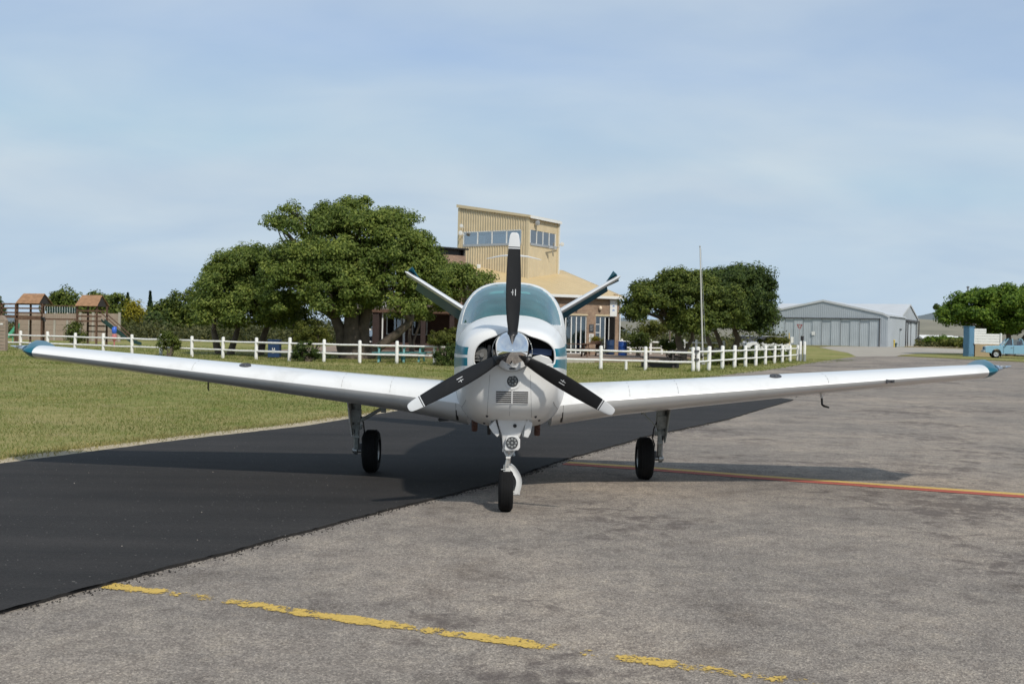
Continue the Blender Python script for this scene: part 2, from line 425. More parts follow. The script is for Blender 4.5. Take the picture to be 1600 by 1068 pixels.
def fresh_mat():
    m, t, p = new_mat('fresh_asphalt')
    big = noise(t, 0.5, 6, 0.6); fine = noise(t, 60.0, 4, 0.7)
    v = nd(t, 'ShaderNodeTexVoronoi'); c = nd(t, 'ShaderNodeTexCoord'); t.links.new(c.outputs['Object'], v.inputs['Vector']); v.inputs['Scale'].default_value = 110.0
    mp_ = nd(t, 'ShaderNodeMapping'); t.links.new(c.outputs['Object'], mp_.inputs[0]); mp_.inputs['Rotation'].default_value = (0, 0, R(-68)); mp_.inputs['Scale'].default_value = (0.25, 3.0, 1)
    ln = noise(t, 0.9, 5, 0.6, mp_.outputs[0])
    b = ramp(t, big.outputs[0], [(0.3, (0.018, 0.0168, 0.0162)), (0.7, (0.0285, 0.0265, 0.0255))])
    r0 = ramp(t, ln.outputs[0], [(0.3, (0.76, 0.76, 0.77)), (0.7, (1.28, 1.24, 1.22))])
    r = ramp(t, fine.outputs[0], [(0.25, (0.6, 0.6, 0.6)), (0.75, (1.4, 1.4, 1.4))])
    col = mixc(t, 1.0, mixc(t, 1.0, b.outputs[0], r.outputs[0], 'MULTIPLY'), r0.outputs[0], 'MULTIPLY')
    sp = nd(t, 'ShaderNodeSeparateColor'); t.links.new(v.outputs['Color'], sp.inputs[0])
    r2 = ramp(t, sp.outputs[1], [(0.9985, (0, 0, 0)), (0.9995, (0.7, 0.7, 0.7))])
    col = mixc(t, r2.outputs[0], col, (0.28, 0.26, 0.24))
    t.links.new(col, p.inputs['Base Color']); p.inputs['Roughness'].default_value = 0.85; p.inputs['Specular IOR Level'].default_value = 0.25
    bump(t, p, fine.outputs[0], 0.5, 0.006)
    return m
M['fresh'] = fresh_mat()
def worn_paint(name, col, lo, hi, sc1):
    m, t, p = new_mat(name)
    n = noise(t, sc1, 7, 0.72); n2 = noise(t, 60, 3, 0.6); n3 = noise(t, 0.9, 3, 0.5)
    a = nd(t, 'ShaderNodeMath', operation='MULTIPLY'); t.links.new(n2.outputs[0], a.inputs[0]); a.inputs[1].default_value = 0.55
    b = nd(t, 'ShaderNodeMath', operation='ADD'); t.links.new(n.outputs[0], b.inputs[0]); t.links.new(a.outputs[0], b.inputs[1])
    b2 = nd(t, 'ShaderNodeMath', operation='MULTIPLY'); t.links.new(n3.outputs[0], b2.inputs[0]); b2.inputs[1].default_value = 0.5
    b3 = nd(t, 'ShaderNodeMath', operation='ADD'); t.links.new(b.outputs[0], b3.inputs[0]); t.links.new(b2.outputs[0], b3.inputs[1])
    # frayed long edges: the UV v runs 0..1 across the line
    uv = nd(t, 'ShaderNodeUVMap'); su = nd(t, 'ShaderNodeSeparateXYZ'); t.links.new(uv.outputs[0], su.inputs[0])
    e1 = nd(t, 'ShaderNodeMath', operation='SUBTRACT'); t.links.new(su.outputs[1], e1.inputs[0]); e1.inputs[1].default_value = 0.5
    e2 = nd(t, 'ShaderNodeMath', operation='ABSOLUTE'); t.links.new(e1.outputs[0], e2.inputs[0])
    e3 = nd(t, 'ShaderNodeMath', operation='POWER'); t.links.new(e2.outputs[0], e3.inputs[0]); e3.inputs[1].default_value = 3.0
    e4 = nd(t, 'ShaderNodeMath', operation='MULTIPLY'); t.links.new(e3.outputs[0], e4.inputs[0]); e4.inputs[1].default_value = 2.2
    e5 = nd(t, 'ShaderNodeMath', operation='SUBTRACT'); t.links.new(b3.outputs[0], e5.inputs[0]); t.links.new(e4.outputs[0], e5.inputs[1])
    hf = nd(t, 'ShaderNodeMath', operation='MULTIPLY'); t.links.new(e5.outputs[0], hf.inputs[0]); hf.inputs[1].default_value = 0.5
    wm = nd(t, 'ShaderNodeMath', operation='MULTIPLY_ADD'); t.links.new(su.outputs[0], wm.inputs[0]); wm.inputs[1].default_value = -0.245; t.links.new(hf.outputs[0], wm.inputs[2])
    hf = wm
    r = ramp(t, hf.outputs[0], [(lo * 0.5, (0, 0, 0)), (hi * 0.5, (1, 1, 1))])
    p.inputs['Base Color'].default_value = c4(col); p.inputs['Roughness'].default_value = 0.8
    r3 = ramp(t, n2.outputs[0], [(0.3, tuple(x * 0.75 for x in col)), (0.7, col)])
    t.links.new(r3.outputs[0], p.inputs['Base Color'])
    t.links.new(r.outputs[0], p.inputs['Alpha'])
    return m
M['line_yellow'] = worn_paint('worn_yellow_paint', (0.58, 0.39, 0.085), 0.78, 0.87, 13.0)
M['line_yellow_b'] = worn_paint('yellow_line_paint', (0.58, 0.39, 0.10), 0.62, 0.76, 5.0)
M['line_red'] = worn_paint('red_line_paint', (0.40, 0.085, 0.05), 0.66, 0.82, 5.0)
M['sand'] = mat('sand', (0.40, 0.335, 0.235), 0.95, var=0.2, scale=6, bmp=0.4, bscale=30, dirt=(0.20, 0.19, 0.09), dscale=3)
M['pale_road'] = mat('pale_road', (0.33, 0.295, 0.245), 0.92, var=0.12, scale=0.6, dirt=(0.24, 0.215, 0.18), dscale=0.4)
M['earth'] = mat('tan_earth', (0.38, 0.29, 0.18), 0.95, var=0.2, scale=0.5, dirt=(0.22, 0.20, 0.09), dscale=0.3)
M['patio'] = mat('patio_paving', (0.25, 0.185, 0.135), 0.9, var=0.18, scale=2.0, dirt=(0.16, 0.12, 0.09), dscale=0.6)
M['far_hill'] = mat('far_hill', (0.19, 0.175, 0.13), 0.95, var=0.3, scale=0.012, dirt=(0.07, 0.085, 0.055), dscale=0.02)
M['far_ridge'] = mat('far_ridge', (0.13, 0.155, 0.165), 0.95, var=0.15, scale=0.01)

# ------------------------------------------------------------------ ground sheets
def sheet(name, pts, m, off, maxlen=7.0, jag=0.0, step=0.15, kind='structure', seed=1, edge=0.0):
    rng = random.Random(seed)
    P2 = []
    n = len(pts)
    for i in range(n):
        a, b = Vector(pts[i][:2]), Vector(pts[(i + 1) % n][:2])
        P2.append(a)
        if jag and min(a.length, b.length) < 45:
            k = int((b - a).length / step)
            d = (b - a); nn = Vector((-d.y, d.x)).normalized() if d.length > 0 else Vector((0, 0))
            w = 0
            for q in range(1, k):
                w = w * 0.7 + rng.gauss(0, jag)
                P2.append(a + d * q / k + nn * w)
    bm = bmesh.new()
    vs = [bm.verts.new((p.x, p.y, 0)) for p in P2]
    f = bm.faces.new(vs)
    bmesh.ops.triangulate(bm, faces=[f])
    for _ in range(7):
        es = [e for e in bm.edges if e.calc_length() > maxlen and max(abs(v.co.y) for v in e.verts) > 48]
        if not es: break
        bmesh.ops.subdivide_edges(bm, edges=es, cuts=1)
        bmesh.ops.triangulate(bm, faces=[q for q in bm.faces if len(q.verts) > 3])
    for v in bm.verts: v.co.z = gz(v.co.y) + off
    if edge:
        be = [e for e in bm.edges if e.is_boundary]
        r = bmesh.ops.extrude_edge_only(bm, edges=be)
        for v in r['geom']:
            if isinstance(v, bmesh.types.BMVert): v.co.z -= edge
    bmesh.ops.recalc_face_normals(bm, faces=bm.faces)
    up = [q for q in bm.faces if abs(q.normal.z) > 0.5]
    if up and up[0].normal.z < 0: bmesh.ops.reverse_faces(bm, faces=bm.faces)
    me = bpy.data.meshes.new(name); bm.to_mesh(me); bm.free()
    me.materials.append(m)
    o = bpy.data.objects.new(name, me); COL.objects.link(o); o['kind'] = kind
    return o
g2 = lambda u, v: tuple(G(u, v)[:2])
# base terrain
mb = MB()
ys = [-60, -20, 0, 20, 40, 52] + list(range(57, 160, 5)) + [200, 300, 500, 900, 1500]
xs = [-1500, -400, -120, -40, 0, 40, 120, 400, 1500]
mb.loft([[(x, y, gz(y)) for x in xs] for y in ys], closed=False)
mb.build('ground', M['field'], kind='structure')
# hills
def hill(name, pts, m, depth, zb=-1.0):
    mb = MB()
    top = [Vector(p) for p in pts]
    rows = []
    for fr, hz in ((0, 0.0), (0.35, 0.55), (0.7, 0.9), (1.0, 1.0), (1.5, 0.5)):
        rows.append([(p.x, p.y + depth * (fr - 1), zb + (p.z - zb) * hz) for p in top])
    mb.loft(rows, closed=False)
    return mb.build(name, m, smooth=60, kind='structure')
rngh = random.Random(5)
hp = []
for i in range(61):
    u = 900 + i * 20
    v = 495 + 3 * math.sin(i * 0.37) + 2.0 * math.sin(i * 1.3) - (3 if 27 < i < 34 else 0)
    hp.append(A(u, v, 1200))
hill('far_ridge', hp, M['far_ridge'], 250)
hp = []
for i in range(41):
    u = 930 + i * 26
    v = 497 + 3.5 * math.sin(i * 0.31 + 1) + 1.2 * math.sin(i * 1.1)
    hp.append(A(u, v, 700))
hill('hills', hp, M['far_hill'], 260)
hp = []
for i in range(41):
    u = -500 + i * 36
    v = 497 + (u / 1600) * 30 - 500 * 0.0 + 2.5 * math.sin(i * 0.5)
    hp.append(A(u, v - 8, 900))
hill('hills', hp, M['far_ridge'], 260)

# lawn (left), apron (right), fresh asphalt strip, sand edging
SAND = [(-14.0, -4.0), (-9.3, 4.0), g2(0, 724), g2(250, 691), g2(470, 666), g2(600, 645), g2(700, 627)]
SAND += [(-0.6, 25.2), (0.7, 27.3), (2.6, 28.2), (4.6, 28.0), g2(1145, 614), g2(1240, 624.5)]
lawn_edge = SAND[:7] + [(-0.75, 26.0), (0.2, 28.6), g2(900, 601), g2(1080, 592), g2(1200, 577.5), g2(1262, 567.5), g2(1300, 562), g2(1338, 557), g2(1325, 551), g2(1300, 546.5), g2(1272, 541.5)]
sheet('lawn', [(-70, -4)] + lawn_edge + [(40, 230), (-160, 230), (-160, 60)], M['lawn'], 0.004, seed=2)
AP = [(-14.0, -4.0), (-9.3, 4.0)] + SAND[2:7] + [(-0.75, 26.0), (0.2, 28.6), g2(900, 601), g2(1080, 592), g2(1200, 577.5), g2(1262, 567.5), g2(1300, 562), g2(1338, 557), g2(1400, 556.5), g2(1440, 558), g2(1540, 563), g2(1640, 568), (60, 62), (70, 30), (60, -15), (0, -15)]
sheet('apron', [(p[0], p[1]) for p in AP], M['apron'], 0.008, jag=0.05, step=0.3, seed=4)
sheet('hangar_road', [g2(1338, 557), g2(1325, 551), g2(1300, 546.5), g2(1280, 542.5), g2(1300, 541), g2(1380, 541.5), g2(1450, 543), g2(1600, 549), g2(1700, 553), g2(1700, 558), g2(1600, 555), g2(1480, 551.5), g2(1430, 552.5), g2(1408, 554.5), g2(1400, 556.5)], M['pale_road'], 0.012, seed=5)
sheet('road', [g2(1435, 547), g2(1460, 545.5), g2(1560, 549), g2(1600, 551), g2(1600, 552.5), g2(1500, 550)], M['concrete'], 0.018)
sheet('verge', [g2(1408, 555), g2(1432, 552.8), g2(1480, 552), g2(1560, 554.5), g2(1680, 559.5), g2(1680, 568), g2(1540, 561.8), g2(1440, 557)], M['lawn'], 0.016)
sheet('earth_track', [g2(1395, 540.5), g2(1430, 535), g2(1520, 537), g2(1620, 542), g2(1620, 548), g2(1520, 543.5), g2(1450, 542.5)], M['earth'], 0.02)
FR = [(-6.5, -4.0), (-4.2, 2.5), g2(0, 962), g2(150, 921), g2(320, 877), g2(470, 836), g2(620, 796), g2(780, 756), g2(880, 721), g2(1010, 684), g2(1140, 655.5), g2(1240, 625.5)]
FB = [(p[0] + 0.1, p[1] - 0.14) for p in SAND]
sheet('fresh_asphalt', FR + [(FB[k][0], FB[k][1]) for k in range(len(FB) - 2, -1, -1)], M['fresh'], 0.028, jag=0.0055, step=0.05, seed=7, edge=0.03)
sand_o = []; sand_i = []
for k in range(len(SAND) - 1):
    p = Vector(SAND[k]); q = Vector(SAND[min(k + 1, len(SAND) - 1)])
    d = (q - p).normalized(); nn = Vector((-d.y, d.x))
    sand_o.append(p + nn * (0.26 + 0.08 * math.sin(k * 2.1))); sand_i.append(p - nn * 0.35)
sheet('sand_edging', [tuple(p) for p in sand_o] + [tuple(p) for p in sand_i[::-1]], M['sand'], 0.014, jag=0.035, step=0.09, seed=8)

def line(name, pxs, width, m, off, shift=0.0, wear=None):
    pts = [Vector(G(u, v)[:2]) for u, v in pxs]
    # resample
    dense = []
    for i in range(len(pts) - 1):
        k = max(1, int((pts[i + 1] - pts[i]).length / 0.06))
        dense += [pts[i].lerp(pts[i + 1], q / k) for q in range(k)]
    dense.append(pts[-1])
    vs = []; fs = []; uvs = []
    wr = [0.0] * len(dense)
    if wear:
        wp = [(Vector(G(u, 918 + (u - 165) * 0.141)[:2]), w) for u, w in wear]
        for i, p in enumerate(dense):
            ws_ = [(q[0] - p).length for q in wp]; k = min(range(len(ws_)), key=lambda j: ws_[j])
            k2 = min((j for j in (k - 1, k + 1) if 0 <= j < len(wp)), key=lambda j: ws_[j])
            wr[i] = (wp[k][1] * ws_[k2] + wp[k2][1] * ws_[k]) / (ws_[k] + ws_[k2] + 1e-9)
    for i, p in enumerate(dense):
        d = (dense[min(i + 1, len(dense) - 1)] - dense[max(i - 1, 0)]).normalized(); nn = Vector((-d.y, d.x))
        for s in (-0.5, 0.5):
            q = p + nn * (s * width + shift); vs.append((q.x, q.y, off)); uvs.append((wr[i], s + 0.5))
    for i in range(len(dense) - 1): fs.append((2 * i, 2 * i + 2, 2 * i + 3, 2 * i + 1))
    me = bpy.data.meshes.new(name); me.from_pydata(vs, [], fs); me.materials.append(m)
    ul = me.uv_layers.new(name='UVMap')
    for lp in me.loops: ul.data[lp.index].uv = uvs[lp.vertex_index]
    o = bpy.data.objects.new(name, me); COL.objects.link(o); o['kind'] = 'structure'
    return o
line('yellow_line', [(165, 918), (330, 938), (500, 965), (640, 984), (860, 1015), (1040, 1041), (1230, 1068), (1420, 1096)], 0.15, M['line_yellow'], 0.0125, 0.0, [(150, .2), (165, .1), (325, .08), (334, .8), (342, .8), (352, .08), (420, .25), (460, .38), (475, .12), (600, .12), (640, .45), (655, .6), (668, .28), (780, .28), (800, .14), (855, .2), (868, .8), (895, .8), (903, .3), (922, .3), (935, .75), (970, .6), (980, .15), (1040, .2), (1060, .5), (1150, .5), (1230, .55), (1330, .6), (1420, .6)])
dl = [(884, 724.5), (1000, 732), (1200, 747.5), (1400, 761.5), (1600, 775.5), (1800, 790)]
line('yellow_line', dl, 0.14, M['line_yellow_b'], 0.0125, 0.072)
line('red_line', dl, 0.18, M['line_red'], 0.0125, -0.090)

# patio terrace in front of the clubhouse
pp = [g2(866, 566.5), g2(1005, 566), g2(1078, 561), g2(1100, 553), (14.0, 84.0), (-14.0, 84.0), (-14, 60), g2(690, 560)]
PATIO_Z = 0.16
mb = MB()
mb.prism([(p[0], p[1], -0.05) for p in pp], (0, 0, PATIO_Z + 0.05))
mb.build('patio', M['patio'], kind='structure')
mb = MB()
e0, e1 = Vector(g2(866, 566.5)), Vector(g2(928, 566.3))
mb.prism([(e0.x, e0.y - 0.02, 0.0), (e1.x, e1.y - 0.02, 0.0), (e1.x, e1.y - 0.34, 0.0), (e0.x, e0.y - 0.34, 0.0)], (0, 0, PATIO_Z - 0.02))
mb.build('patio_kerb', M['concrete'], kind='structure')
# ------------------------------------------------------------------ aeroplane
PX = -0.01
def paint_mat():
    m, t, p = new_mat('aircraft_paint')
    g = nd(t, 'ShaderNodeNewGeometry'); s = nd(t, 'ShaderNodeSeparateXYZ'); t.links.new(g.outputs['Position'], s.inputs[0])
    white = (0.72, 0.72, 0.71); teal = (0.0, 0.145, 0.205)
    # two horizontal cheat-line stripes, widening towards the tail
    y0 = nd(t, 'ShaderNodeMath', operation='SUBTRACT'); t.links.new(s.outputs[1], y0.inputs[0]); y0.inputs[1].default_value = 8.6
    def band(z_hi, dz_hi, z_lo, dz_lo):
        def edge(z, dz):
            k = nd(t, 'ShaderNodeMath', operation='MULTIPLY_ADD'); t.links.new(y0.outputs[0], k.inputs[0]); k.inputs[1].default_value = dz; k.inputs[2].default_value = z
            return k.outputs[0]
        a = nd(t, 'ShaderNodeMath', operation='LESS_THAN'); t.links.new(s.outputs[2], a.inputs[0]); t.links.new(edge(z_hi, dz_hi), a.inputs[1])
        b = nd(t, 'ShaderNodeMath', operation='GREATER_THAN'); t.links.new(s.outputs[2], b.inputs[0]); t.links.new(edge(z_lo, dz_lo), b.inputs[1])
        c = nd(t, 'ShaderNodeMath', operation='MULTIPLY'); t.links.new(a.outputs[0], c.inputs[0]); t.links.new(b.outputs[0], c.inputs[1])
        return c.outputs[0]
    b1 = band(1.408, 0.008, 1.342, -0.015); b2 = band(1.318, -0.02, 1.248, -0.05)
    sm = nd(t, 'ShaderNodeMath', operation='MAXIMUM'); t.links.new(b1, sm.inputs[0]); t.links.new(b2, sm.inputs[1])
    lim = nd(t, 'ShaderNodeMath', operation='GREATER_THAN'); t.links.new(s.outputs[1], lim.inputs[0]); lim.inputs[1].default_value = 8.512
    sm2 = nd(t, 'ShaderNodeMath', operation='MULTIPLY'); t.links.new(sm.outputs[0], sm2.inputs[0]); t.links.new(lim.outputs[0], sm2.inputs[1])
    n = noise(t, 2.0, 6, 0.65)
    r = ramp(t, n.outputs[0], [(0.35, tuple(x * 0.9 for x in white)), (0.65, white)])
    nst = noise(t, 6.0, 7, 0.7)
    rs = ramp(t, nst.outputs[0], [(0.60, (0, 0, 0)), (0.80, (0.18, 0.18, 0.18))])
    base = mixc(t, rs.outputs[0], r.outputs[0], (0.42, 0.39, 0.34))
    col = mixc(t, sm2.outputs[0], base, teal)
    t.links.new(col, p.inputs['Base Color'])
    p.inputs['Roughness'].default_value = 0.33; p.inputs['Specular IOR Level'].default_value = 0.3; p.inputs['Coat Weight'].default_value = 0.10; p.inputs['Coat Roughness'].default_value = 0.08
    nb = noise(t, 5.0, 3, 0.5); bump(t, p, nb.outputs[0], 0.05, 0.01)
    return m
M['paint'] = paint_mat()
M['wing_paint'] = mat('wing_paint', (0.69, 0.69, 0.685), 0.28, var=0.03, scale=1.5, coat=0.5, dirt=(0.52, 0.515, 0.50), dscale=2.0)
M['teal_paint'] = mat('teal_paint', (0.003, 0.10, 0.15), 0.35, var=0.08, spec=0.35, coat=0.15)
M['white_paint'] = mat('gloss_white', (0.64, 0.64, 0.635), 0.28, var=0.05, coat=0.4)
M['off_white'] = mat('chipped_white', (0.62, 0.61, 0.58), 0.4, var=0.1, scale=10, dirt=(0.35, 0.33, 0.29), dscale=14)
M['prop_black'] = mat('blade_black', (0.009, 0.0095, 0.011), 0.5, spec=0.3, var=0.15, scale=5, dirt=(0.018, 0.018, 0.019), dscale=6)
M['blade_tip'] = mat('blade_tip', (0.64, 0.65, 0.66), 0.35, var=0.05)
M['seam'] = mat('panel_gap', (0.34, 0.34, 0.34), 0.7)
M['exhaust'] = mat('exhaust_rust', (0.085, 0.038, 0.027), 0.8, var=0.3, scale=15)
M['engine'] = mat('engine_metal', (0.20, 0.195, 0.185), 0.5, metal=0.4, var=0.4, scale=20)
M['baffle'] = mat('blue_baffle', (0.05, 0.085, 0.19), 0.6)
M['led'] = mat('lamp_lens', (0.24, 0.25, 0.25), 0.15, var=0.05)
M['lens'] = glass_mat('clear_lens', (0.74, 0.80, 0.84), 0.30)
M['windshield'] = glass_mat('tinted_windshield', (0.36, 0.72, 0.74), 0.08, 0.02)
def _body():
    t = M['windshield'].node_tree; out = t.nodes['Material Output']; src = out.inputs[0].links[0].from_socket
    df = nd(t, 'ShaderNodeBsdfDiffuse'); df.inputs[0].default_value = (0.13, 0.36, 0.39, 1)
    n = noise(t, 3.0, 4, 0.6); r = ramp(t, n.outputs[0], [(0.3, (0.13, 0.13, 0.13)), (0.7, (0.32, 0.32, 0.32))])
    mx_ = nd(t, 'ShaderNodeMixShader'); t.links.new(r.outputs[0], mx_.inputs[0]); t.links.new(src, mx_.inputs[1]); t.links.new(df.outputs[0], mx_.inputs[2]); t.links.new(mx_.outputs[0], out.inputs[0])
_body()
M['lamp_face'] = mat('lamp_face', (0.045, 0.047, 0.05), 0.3)
M['seat'] = mat('seat_leather', (0.16, 0.15, 0.14), 0.6)
M['headliner'] = mat('cabin_lining', (0.72, 0.72, 0.70), 0.8)

plane = thing('light_aircraft', 'white and teal single engine V tail aeroplane parked nose on across the tarmac edge', 'aeroplane', (0, 10.98, 0))

def lerp_tab(tab, x):
    if x <= tab[0][0]: return tab[0][1:]
    for a, b in zip(tab, tab[1:]):
        if x <= b[0]:
            k = (x - a[0]) / (b[0] - a[0])
            return tuple(p + (q - p) * k for p, q in zip(a[1:], b[1:]))
    return tab[-1][1:]
# station: half width, top, bottom, centre height, exponent
BODY = [(8.462, 0.05, 1.36, 1.29, 1.33, 2.0), (8.466, 0.15, 1.47, 1.13, 1.33, 2.1), (8.478, 0.265, 1.525, 1.02, 1.33, 2.4), (8.500, 0.340, 1.548, 0.945, 1.33, 2.6),
        (8.54, 0.385, 1.563, 0.885, 1.325, 2.65), (8.62, 0.410, 1.578, 0.830, 1.32, 2.65), (8.75, 0.430, 1.592, 0.785, 1.315, 2.6), (8.95, 0.455, 1.615, 0.742, 1.305, 2.6),
        (9.3, 0.488, 1.652, 0.685, 1.295, 2.6), (9.7, 0.518, 1.695, 0.655, 1.28, 2.55), (10.1, 0.548, 1.70, 0.645, 1.265, 2.5), (10.6, 0.572, 1.70, 0.645, 1.25, 2.45),
        (11.4, 0.576, 1.70, 0.665, 1.25, 2.4), (12.3, 0.535, 1.72, 0.705, 1.25, 2.4), (13.2, 0.43, 1.69, 0.80, 1.25, 2.3), (14.5, 0.28, 1.62, 0.97, 1.27, 2.1), (16.0, 0.13, 1.53, 1.2, 1.36, 2.0), (16.7, 0.03, 1.45, 1.36, 1.40, 2.0)]
def sec(D, a):
    w, zt, zb, zc, n = lerp_tab(BODY, D)
    c, s = math.cos(a), math.sin(a)
    x = w * math.copysign(abs(c) ** (2 / n), c)
    h = (zt - zc) if s > 0 else (zc - zb)
    if s < 0:
        n += 0.75 * min(1, (D - 8.462) / 0.3); x = w * math.copysign(abs(c) ** (2 / n), c)
    return Vector((x + PX, D, zc + h * math.copysign(abs(s) ** (2 / n), s)))
def surfD(x, z, off=0.0):
    # first station at which the nose encloses the point (x, z)
    lo, hi = 8.462, 9.9
    def ins(D):
        w, zt, zb, zc, n = lerp_tab(BODY, D)
        h = (zt - zc) if z > zc else (zc - zb)
        if z < zc: n += 0.75 * min(1, (D - 8.462) / 0.3)
        return (abs(x - PX) / w) ** n + (abs(z - zc) / h) ** n <= 1
    for _ in range(40):
        mid = (lo + hi) / 2
        if ins(mid): hi = mid
        else: lo = mid
    return hi - off
NA = 72
def stations(a, b, extra=()):
    s = [r[0] for r in BODY if a < r[0] < b] + list(extra) + [a, b]
    out = sorted(set(s)); res = []
    for p, q in zip(out, out[1:]):
        k = max(1, int((q - p) / 0.09))
        res += [p + (q - p) * i / k for i in range(k)]
    return res + [out[-1]]
# ---- cowling with air intakes and nose wheel well cut out
mb = MB()
mb.loft([[sec(D, 2 * math.pi * k / NA) for k in range(NA)] for D in stations(8.462, 9.70)], True, True)
cowl = mb.build('cowling', [M['paint'], M['black']], plane, smooth=50)
def px_xz(u, v, D):
    p = A(u, v, D); return (p.x, p.z)
INL = [(741.5, 568), (740.5, 556), (743, 545), (749, 536.5), (759, 530), (772, 525), (785, 520), (800, 516), (815, 519), (829, 524.5), (843, 529), (856, 535), (864, 543), (867, 553), (866.5, 566), (862, 569.5), (845, 570), (829, 569), (818, 572), (800, 578), (782, 573), (770, 570), (752, 571.5)]
IN3 = [px_xz(u, v, 8.52) for u, v in INL]
def cutter(pts, d0, d1):
    mb = MB(); mb.prism([(x, d0, z) for x, z in pts], (0, d1 - d0, 0)); mb.cm = 1
    o = mb.build('cut', [M['paint'], M['black']]); o.data.polygons.foreach_set('material_index', [1] * len(o.data.polygons)); return o
cut1 = cutter(IN3, 8.2, 8.98)
mb = MB(); mb.loft([[(-0.155 + PX, 8.80, z0), (0.125 + PX, 8.80, z0), (0.125 + PX, 9.42, z0), (-0.155 + PX, 9.42, z0)] for z0 in (0.5, 1.02)], True, True)
cut2 = mb.build('cut', [M['paint'], M['black']]); cut2.data.polygons.foreach_set('material_index', [1] * len(cut2.data.polygons))
def bool_cut(o, cutters):
    loc0 = o.matrix_basis.copy()
    me0 = o.data
    tmp = bpy.data.objects.new('tmp', me0.copy()); COL.objects.link(tmp)
    # the part's mesh is local to the aircraft root
    for c in cutters:
        c.location = -Vector((0, 10.98, 0))
        b = tmp.modifiers.new('b', 'BOOLEAN'); b.operation = 'DIFFERENCE'; b.object = c; b.solver = 'EXACT'
    dg = bpy.context.evaluated_depsgraph_get(); dg.update()
    ev = tmp.evaluated_get(dg)
    me = bpy.data.meshes.new_from_object(ev)
    me.name = o.name
    o.data = me
    me.polygons.foreach_set('use_smooth', [True] * len(me.polygons)); me.set_sharp_from_angle(angle=R(40))
    bpy.data.objects.remove(tmp)
    for c in cutters: bpy.data.objects.remove(c)
bool_cut(cowl, [cut1, cut2])
# rolled lip round the intakes
mb = MB()
lip = [Vector((x, surfD(x, z, -0.004), z)) for x, z in IN3]
def smooth_loop(pts, k=3):
    out = []
    n = len(pts)
    for i in range(n):
        p0, p1, p2, p3 = pts[i - 1], pts[i], pts[(i + 1) % n], pts[(i + 2) % n]
        for q in range(k):
            t_ = q / k
            out.append(0.5 * ((2 * p1) + (p2 - p0) * t_ + (2 * p0 - 5 * p1 + 4 * p2 - p3) * t_ ** 2 + (3 * p1 - p0 - 3 * p2 + p3) * t_ ** 3))
    return out
lp = smooth_loop(lip)
for p in lp: p.y = surfD(p.x, p.z, -0.006)
mb.tube(lp + [lp[0]], 0.008, 8, False)
mb.build('intake_lip', M['white_paint'], cowl, smooth=60)
# seams on the cowling
mb = MB()
def seam(fn, n=30, r=0.0022):
    pts = [fn(i / n) for i in range(n + 1)]
    mb.tube(pts, r, 5, False)
for sx in (-1, 1):
    seam(lambda k: Vector((PX + sx * (0.165 + 0.02 * k), surfD(PX + sx * (0.165 + 0.02 * k), 1.19 - 0.36 * k, -0.001), 1.19 - 0.36 * k)))
    seam(lambda k: sec(8.66 + 0.9 * k, -0.62 if sx > 0 else math.pi + 0.62))
    seam(lambda k: sec(9.25, (-0.62 if sx > 0 else math.pi + 0.62) + (-0.5 if sx > 0 else 0.5) * k))
seam(lambda k: sec(9.69, -0.9 + k * (math.pi + 1.8)), 60)
seam(lambda k: Vector((PX + 0.002, surfD(PX + 0.002, 0.97 - 0.13 * k, -0.001), 0.97 - 0.13 * k)), 12, 0.0015)
mb.build('panel_seam', M['seam'], cowl)
# engine behind the intakes
eng = MB()
eng.lathe([(0, 0.12), (0.05, 0.14), (0.3, 0.16)], (PX, 8.50, 1.385), (0, 1, 0), 24)
for sx in (-1,):
    for q in range(2):
        for k in range(9):
            eng.lathe([(0, 0.085), (0.008, 0.085)], (PX + sx * (0.17 + 0.019 * k), 8.70 + 0.16 * q, 1.36), (sx, 0, 0), 14)
eng.box((PX, 8.96, 1.32), (0.68, 0.02, 0.34), m=1)
eng.build('engine', [M['engine'], M['black']], plane)
mb = MB()
mb.lathe([(0, 0.052), (0.02, 0.058), (0.09, 0.058), (0.11, 0.04)], (PX - 0.235, 8.545, 1.345), (0, 1, 0), 20)
mb.lathe([(0, 0.062), (0.012, 0.062)], (PX - 0.235, 8.56, 1.345), (0, 1, 0), 20)
mb.lathe([(0, 0.02), (0.03, 0.02)], (PX - 0.235, 8.52, 1.345), (0, 1, 0), 12)
for q in range(5):
    mb.box((PX - 0.275, 8.53 + 0.01 * q, 1.30 + 0.024 * q), (0.05, 0.02, 0.012))
mb.build('alternator', M['engine'], plane, smooth=40)
mb = MB(); mb.box((PX - 0.175, 8.54, 1.35), (0.022, 0.02, 0.15)); mb.build('drive_belt', M['black'], plane)
mb = MB()
mb.box((PX + 0.255, 8.60, 1.378), (0.17, 0.02, 0.05), Matrix.Rotation(0.05, 3, 'Y'))
mb.build('intake_seal', M['baffle'], plane)
mb = MB()
p0 = [px_xz(u, v, 8.52) for u, v in ((822, 566), (834, 557), (845, 554), (858, 558), (866, 567), (866, 570), (830, 570))]
mb.prism([(x, 8.56, z) for x, z in p0], (0, 0.03, 0))
mb.build('baffle', M['white_paint'], plane, bevel=0.006)
